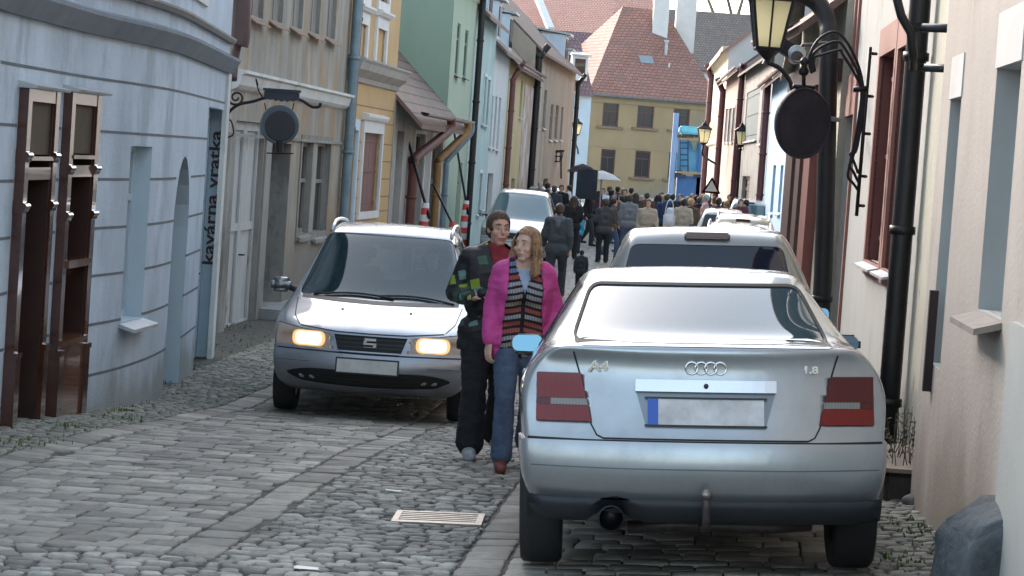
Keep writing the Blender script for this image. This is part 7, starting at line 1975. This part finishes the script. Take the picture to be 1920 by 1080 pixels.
o = mk('camera', cm_, TRIM, None, True, 'small black camera held at the chest of the person in the squared jacket', 'camera'); o.matrix_world = Matrix.Translation((pM.x, pM.y, gM)) @ Matrix.Rotation(R(8), 4, 'Z') @ Matrix.Diagonal((1.03, 1.03, 1.03, 1))
# ---- the woman
pW = at(958, 866, 16.55); gW = ground(pW.x, pW.y)
wo = empty('person', (pW.x, pW.y, gW), R(6), label='person with long reddish blond hair in an open pink jacket, striped vest and jeans', cat='person')
wo.scale = (1.0, 1.0, .985)
J = base_joints(shR=(-.155, .01, 1.40), shL=(.155, .01, 1.40), hipR=(-.085, 0, .93), hipL=(.085, 0, .93), kneeR=(-.085, -.10, .53), ankR=(-.08, -.08, .09), kneeL=(.10, .02, .50), ankL=(.12, .26, .16),
    elR=(-.205, .02, 1.13), wrR=(-.215, -.06, .90), elL=(.24, .06, 1.14), wrL=(.20, -.04, .92))
HW = (.0, -.02, 1.60)
make_body(wo, J, SKIN2, HW, R(-38), True, .0075, hc=((.45, (-.05, -.1, -1), (.5, .3, 0)), (.4, None, None)))
bd = [c for c in wo.children if c.name.startswith('body')][0]
face_parts(bd, HW, R(-38), mat('hair_red_blond', (.30, .165, .085), .55, 0, .6, 70, .8, 90, streak=14))
blob('hair', hair_bm(HW, R(-38), 1, .016), MATS['hair_red_blond'], wo, .010, 3, cut_face(HW, R(-38), -.035), .006)
bm = bmesh.new(); torso(bm, .018, 1, .94); cap(bm, (-.09, 0, .90), (.09, 0, .90), .118, .118, .97); blob('vest', bm, stripe_mat('knitted_stripes'), wo, .010, 3, lambda p: p.y < 0 and p.z > 1.26 and abs(p.x) < (p.z - 1.26) * .32, .002)
bm = bmesh.new(); torso(bm, .006, 1, 1.0); blob('top', bm, fabric('pale_blue', (.33, .40, .56)), wo, .012, 2, lambda p: p.z > 1.43 or p.z < 1.22, 0)
bm = bmesh.new(); torso(bm, .032, 1, .93); cap(bm, (-.10, 0, .86), (.10, 0, .86), .108, .108, .95)
for s in (-1, 1): arm(bm, J, s, .024, .03)
cap(bm, (-.07, .04, 1.48), (.07, .04, 1.48), .035, .035)
blob('jacket', bm, fabric('pink', (.50, .055, .25), .75, .22), wo, .011, 3, lambda p: p.y < -.005 and (-.115 - (1.42 - p.z) * .05 < p.x < .145 + .015 * math.sin(p.z * 9) - max(0, p.z - 1.3) * .3), .006, .007)
bm = bmesh.new(); cap(bm, (-.085, 0, .92), (.085, 0, .92), .112, .112, .95); legs(bm, J, .016, .03, .022); blob('trousers', bm, mat('denim', (.06, .09, .155), .8, 0, .35, 9, .3, 70), wo, .011, 3, None, .005)
feet(wo, J, mat('red_brown_shoe', (.15, .035, .03), .5, 0, .2, 12), .010)
# zip and collar lining
bm = bmesh.new(); tube(bm, [(0, -.140, 1.262), (0, -.143, 1.235)], .007, 6); mk('zip', bm, fabric('black', (.01, .01, .012)), wo, True)

# ---- the crowd: a few base figures, copied with their own clothes
HB = mat('hair_black', (.012, .010, .010), .6, 0, .1); HBR = mat('hair_brown', (.05, .03, .02), .6, 0, .2); HGR = mat('hair_grey', (.34, .33, .32), .7, 0, .2); HBL = mat('hair_blond', (.30, .20, .10), .6, 0, .2)
def base_fig(kind):
    root = empty('person', (0, 0, 0)); 
    J = {'stand': base_joints(), 'arms': base_joints(elR=(-.24, -.02, 1.15), wrR=(-.10, -.22, 1.16), elL=(.24, .0, 1.14), wrL=(.12, -.22, 1.10)),
         'walk': base_joints(kneeR=(-.1, -.14, .52), ankR=(-.1, -.14, .10), kneeL=(.1, .05, .50), ankL=(.1, .26, .17), elR=(-.23, .08, 1.15), wrR=(-.22, .02, .92), elL=(.24, .0, 1.15), wrL=(.25, -.14, .95)),
         'seated': base_joints(kneeR=(-.12, -.42, .98), kneeL=(.12, -.42, .98), ankR=(-.12, -.66, .62), ankL=(.12, -.66, .62), elR=(-.25, -.12, 1.18), wrR=(-.16, -.38, 1.24), elL=(.25, -.12, 1.18), wrL=(.16, -.38, 1.24)), 'photo': base_joints(elR=(-.26, -.10, 1.22), wrR=(-.08, -.24, 1.48), elL=(.26, -.10, 1.22), wrL=(.08, -.24, 1.48)), 'long': base_joints(elR=(-.22, .05, 1.15), wrR=(-.13, -.10, 1.0))}[kind]
    H_ = (0, -.01, 1.62)
    make_body(root, J, SKIN, H_, 0, False, .018)
    bm = bmesh.new(); torso(bm, .030, kind == 'long', .90)
    for s in (-1, 1): arm(bm, J, s, .022, .02)
    blob('top', bm, fabric('base', (.1, .1, .1)), root, .019, 2, None, .008)
    bm = bmesh.new(); cap(bm, (-.09, 0, .90), (.09, 0, .90), .118, .118, .95); legs(bm, J, .018, 0, .012); blob('trousers', bm, fabric('base', (.1, .1, .1)), root, .019, 2, None, .006)
    blob('hair', hair_bm(H_, 0, kind in ('long',), .013), HB, root, .016, 2, cut_face(H_, 0))
    feet(root, J, mat('dark_shoe', (.02, .018, .016), .5), .018)
    return root
BASES = {k: base_fig(k) for k in ('stand', 'arms', 'walk', 'photo', 'long', 'seated')}
usedb = set()
def person(kind, px, ytop, fac, top, bot, hair, label, h_=1.72, skin=None, group='people in the crowd', D=None, X=None):
    yh = 300 + .07 * (px - 960)
    if D is None:
        D = 75
        for _ in range(20): D = (2.5 - ground((px - 974) * D / F, D) - h_) * F / (ytop - yh)
    p = at(px, ytop + 6, D)
    if kind in usedb: o = copy_tree(BASES[kind])
    else: o = BASES[kind]; usedb.add(kind)
    o.location = (p.x, D, ground(p.x, D)); o.rotation_euler = (0, 0, R({'f': 0, 'b': 180, 'l': -90, 'r': 90}[fac[0]] + (float(fac[1:]) if len(fac) > 1 else 0)))
    s_ = h_ / 1.745; o.scale = (s_ * 1.06, s_ * 1.06, s_); setp(o, label, 'person', group)
    for c in o.children:
        nm = c.name.split('.')[0]
        m_ = {'top': fabric(top[0], top[1]), 'trousers': fabric(bot[0], bot[1]), 'hair': hair, 'body': skin or SKIN}.get(nm)
        if m_:
            c.material_slots[0].link = 'OBJECT'; c.material_slots[0].material = m_
    return o
C_ = dict(black=(.012, .012, .015), charcoal=(.03, .033, .038), navy=(.02, .035, .09), maroon=(.10, .02, .025), white=(.62, .63, .66), pale_blue_shirt=(.30, .42, .55), beige=(.40, .33, .25), tan=(.28, .20, .12), grey=(.18, .18, .19),
    denim_blue=(.06, .09, .16), orange_brown=(.42, .15, .06), pinkish=(.50, .28, .26), blue=(.04, .10, .26), brown=(.09, .055, .035), olive=(.12, .12, .07), cyan=(.03, .33, .52), stripes=(.20, .20, .26), red=(.40, .04, .05), dark_grey=(.05, .05, .055))
c_ = lambda n: (n, C_[n])
crowd = [
 ('walk', 1108, 354, 'r-20', 'black', 'charcoal', HB, 'person in a dark suit walking right, directly under the loudspeaker', 1.75),
 ('long', 1122, 358, 'b', 'maroon', 'black', HBR, 'person in dark maroon top just right of the dark suited one', 1.66),
 ('arms', 1143, 349, 'b20', 'stripes', 'charcoal', HBR, 'tall person in a greyish violet jumper seen from behind, right of the loudspeaker', 1.78),
 ('arms', 1165, 366, 'l', 'dark_grey', 'black', HB, 'person with bare forearms folded, facing left in front of the crowd', 1.66),
 ('stand', 1172, 346, 'f', 'black', 'black', HB, 'person in black far back, left of the one in the navy jacket', 1.76),
 ('stand', 1184, 350, 'b-15', 'tan', 'black', HB, 'person in tan between the folded arms person and the navy jacket', 1.72),
 ('photo', 1197, 341, 'b', 'navy', 'denim_blue', HBR, 'tall person in a navy jacket raising hands to take a picture', 1.82),
 ('stand', 1204, 366, 'f', 'blue', 'denim_blue', HGR, 'grey haired person in a blue top behind the beige jacket', 1.60),
 ('walk', 1216, 373, 'f', 'beige', 'denim_blue', HBR, 'person in a beige jacket with dark straps walking toward the camera', 1.70),
 ('stand', 1226, 343, 'b', 'pale_blue_shirt', 'denim_blue', HBR, 'person in a pale blue shirt far back below the ochre house window', 1.76),
 ('long', 1234, 364, 'b', 'maroon', 'black', HB, 'person in a long maroon jacket left of the white shirted one', 1.68),
 ('stand', 1241, 351, 'f', 'white', 'charcoal', HB, 'person in a white top deep in the crowd, left of the navy coat', 1.74),
 ('arms', 1252, 347, 'b', 'navy', 'black', HBR, 'person in a navy coat far back, left of the blue tower', 1.78),
 ('long', 1266, 375, 'b10', 'white', 'olive', HB, 'black haired person in a white shirt seen from behind with a pale bag', 1.62),
 ('stand', 1272, 346, 'f', 'pale_blue_shirt', 'denim_blue', HGR, 'grey haired person in pale blue directly before the blue tower', 1.80),
 ('stand', 1276, 364, 'f-10', 'black', 'black', HBR, 'person in a black suit jacket facing the camera right of the white shirt', 1.74),
 ('long', 1290, 354, 'b', 'grey', 'black', HBL, 'blond person in grey before the right edge of the blue tower', 1.66),
 ('stand', 1296, 372, 'b', 'brown', 'black', HBL, 'broad person in dark brown seen from behind, nearest the white roofed car', 1.74),
 ('long', 1299, 359, 'f', 'pinkish', 'charcoal', HBL, 'person in a pinkish scarf and top behind the dark brown jacket', 1.66),
 ('stand', 1307, 355, 'b', 'red', 'black', HB, 'person in red between the pinkish and the light blue tops', 1.74),
 ('stand', 1318, 359, 'b', 'cyan', 'denim_blue', HBL, 'person in a light cyan top left of the warning sign', 1.70),
 ('arms', 1324, 353, 'l', 'pinkish', 'grey', HGR, 'tall grey haired person in pale pink just left of the warning sign', 1.82),
 ('stand', 1332, 350, 'f', 'maroon', 'black', HB, 'dark haired person in maroon right under the warning sign', 1.76),
 ('stand', 1329, 369, 'b', 'navy', 'black', HBR, 'person in navy seen from behind in front of the pale pink top', 1.72),
 ('long', 1340, 360, 'l', 'orange_brown', 'black', HBR, 'person in an orange brown top right of the warning sign', 1.68),
 ('stand', 1349, 353, 'b', 'charcoal', 'charcoal', HB, 'tall person in charcoal at the right end of the main crowd', 1.80),
 ('stand', 1362, 376, 'l', 'tan', 'brown', HBL, 'person in a tan jacket beside the half hidden white car', 1.64),
 ('stand', 1368, 364, 'f', 'black', 'black', HB, 'person in black behind the tan jacket', 1.74),
 ('stand', 1381, 360, 'b', 'olive', 'charcoal', HBR, 'person in olive at the foot of the street lamp post', 1.74),
 ('arms', 1390, 358, 'f', 'maroon', 'black', HB, 'person in maroon just right of the street lamp post', 1.76),
 ('stand', 1399, 359, 'l', 'black', 'black', HB, 'second person in black behind the pale van, right of the maroon one', 1.74),
 ('stand', 1409, 361, 'r', 'charcoal', 'black', HB, 'rightmost person of the crowd, in charcoal behind the pale van', 1.74),
 ('stand', 1013, 340, 'f', 'grey', 'charcoal', HGR, 'grey haired person by the brown wall behind the queuing white car', 1.74),
 ('arms', 1028, 343, 'r', 'black', 'black', HB, 'person in black by the brown wall under the basket sign', 1.74),
 ('stand', 1040, 340, 'b', 'charcoal', 'black', HBR, 'person in charcoal by the brown wall right of the basket sign', 1.74),
 ('stand', 1053, 343, 'f', 'black', 'charcoal', HB, 'person in black next to the white shirted one, left of the loudspeaker', 1.74),
 ('stand', 1067, 347, 'l', 'white', 'charcoal', HB, 'person in a white shirt left of the loudspeaker', 1.72),
 ('long', 1077, 367, 'b', 'black', 'black', HBR, 'person in black standing left of the loudspeaker stand', 1.66),
 ('stand', 1084, 398, 'b', 'cyan', 'charcoal', HBR, 'child in a bright cyan coat just left of the suited person', 1.15),
 ('photo', 1158, 349, 'b', 'dark_grey', 'charcoal', HB, 'person raising both hands between the violet jumper and the folded arms', 1.74),
 ('stand', 1214, 348, 'b', 'brown', 'black', HBR, 'person in brown far back, right of the raised hands navy jacket', 1.72),
 ('stand', 1262, 352, 'b', 'blue', 'charcoal', HB, 'person in blue far back between the navy coat and the tower', 1.72),
 ('stand', 1284, 350, 'b', 'beige', 'black', HB, 'person in pale yellow grey in front of the tower ladder', 1.74),
 ('arms', 1136, 372, 'b10', 'dark_grey', 'black', HBR, 'person in dark grey with bent arms in the front row right of the suited one', 1.66),
 ('walk', 1152, 371, 'r', 'brown', 'denim_blue', HB, 'person in brown and jeans walking right in the front row', 1.64),
 ('stand', 1181, 364, 'b', 'grey', 'denim_blue', HBR, 'person in a grey top and jeans seen from behind, front row centre', 1.74),
 ('long', 1192, 361, 'b', 'charcoal', 'black', HBR, 'long haired person in charcoal left of the grey haired blue topped one', 1.68),
 ('stand', 1246, 365, 'b', 'navy', 'charcoal', HBL, 'blond person in navy left of the white shirted one', 1.70),
 ('stand', 1283, 371, 'b', 'olive', 'charcoal', HB, 'person in an olive top right of the white shirt, left of the broad brown one', 1.70),
 ('stand', 1311, 369, 'b', 'black', 'black', HBR, 'person in black in the front row between brown and navy tops', 1.72),
 ('stand', 1168, 352, 'b', 'maroon', 'charcoal', HBL, 'blond person in maroon behind the folded arms person', 1.72),
 ('stand', 1148, 356, 'r', 'navy', 'charcoal', HB, 'person in navy facing right beside the violet jumper', 1.72),
 ('stand', 1130, 352, 'f', 'white', 'charcoal', HB, 'person in a white top half hidden right of the loudspeaker', 1.72),
]
for k in crowd: person(k[0], k[1], k[2], k[3], c_(k[4]), c_(k[5]), k[6], k[7], k[8])
# father and child hand in hand, nearer
hd_ = person('walk', 1050, 381, 'b-8', ('dark_hoodie', (.055, .065, .075)), c_('charcoal'), HBR, 'person in a dark grey hooded jacket walking away holding a small child by the hand', 1.76, group='pair walking away')
bm = bmesh.new(); cap(bm, (-.06, .085, 1.46), (.06, .085, 1.46), .06, .06, .8); cap(bm, (0, .11, 1.40), (0, .12, 1.33), .06, .04, .7); h_o = blob('hood', bm, mat('hood_grey', (.13, .14, .15), .85, 0, .1), hd_, .014, 2)
person('stand', 1091, 467, 'b5', ('child_navy', (.022, .025, .035)), c_('black'), HB, 'small child in dark clothes holding the hand of the hooded person', .86, group='pair walking away', D=46.2)
o = person('seated', 800, 500, 'f', c_('charcoal'), c_('black'), HBR, 'person driving the silver people carrier, seen dimly behind its windscreen', 1.74, D=24)
del o['group']; q_ = seatcar.matrix_world @ Vector((.38, 2.42, -.16)); o.matrix_world = Matrix.Translation(q_) @ Matrix.Rotation(R(-.8), 4, 'Z')
# bags
def bag(px, py, D, size, m, label, name='bag', cat='bag', strap=True):
    p = at(px, py, D); r_ = empty(name, (p.x, p.y, p.z), label=label, cat=cat); w_, d_, h_ = size
    bm = bmesh.new(); box(bm, -w_ / 2, w_ / 2, -d_ / 2, d_ / 2, -h_ / 2, h_ / 2); bevel_all(bm, min(size) * .35, 3); mk('pouch', bm, m, r_, True)
    if strap:
        bm = bmesh.new(); tube(bm, smooth_path([(-w_ * .4, 0, h_ * .4), (-w_ * .2, 0, h_ * 1.3), (w_ * .2, 0, h_ * 1.3), (w_ * .4, 0, h_ * .4)], 4), .012, 6); mk('strap', bm, m, r_, True)
bag(1133, 411, 71.5, (.34, .12, .24), fabric('red', C_['red']), 'red shoulder bag at hip height beside the maroon topped person')
bag(1254, 415, 62.5, (.30, .12, .40), fabric('white', C_['white']), 'pale bag hanging beside the white shirted person')
bag(1083, 416, 74, (.34, .2, .42), fabric('cyan', C_['cyan']), 'bright cyan backpack left of the suited person', 'backpack', 'backpack')
bpy.data.scenes.remove(WORK)
bpy.context.view_layer.update()
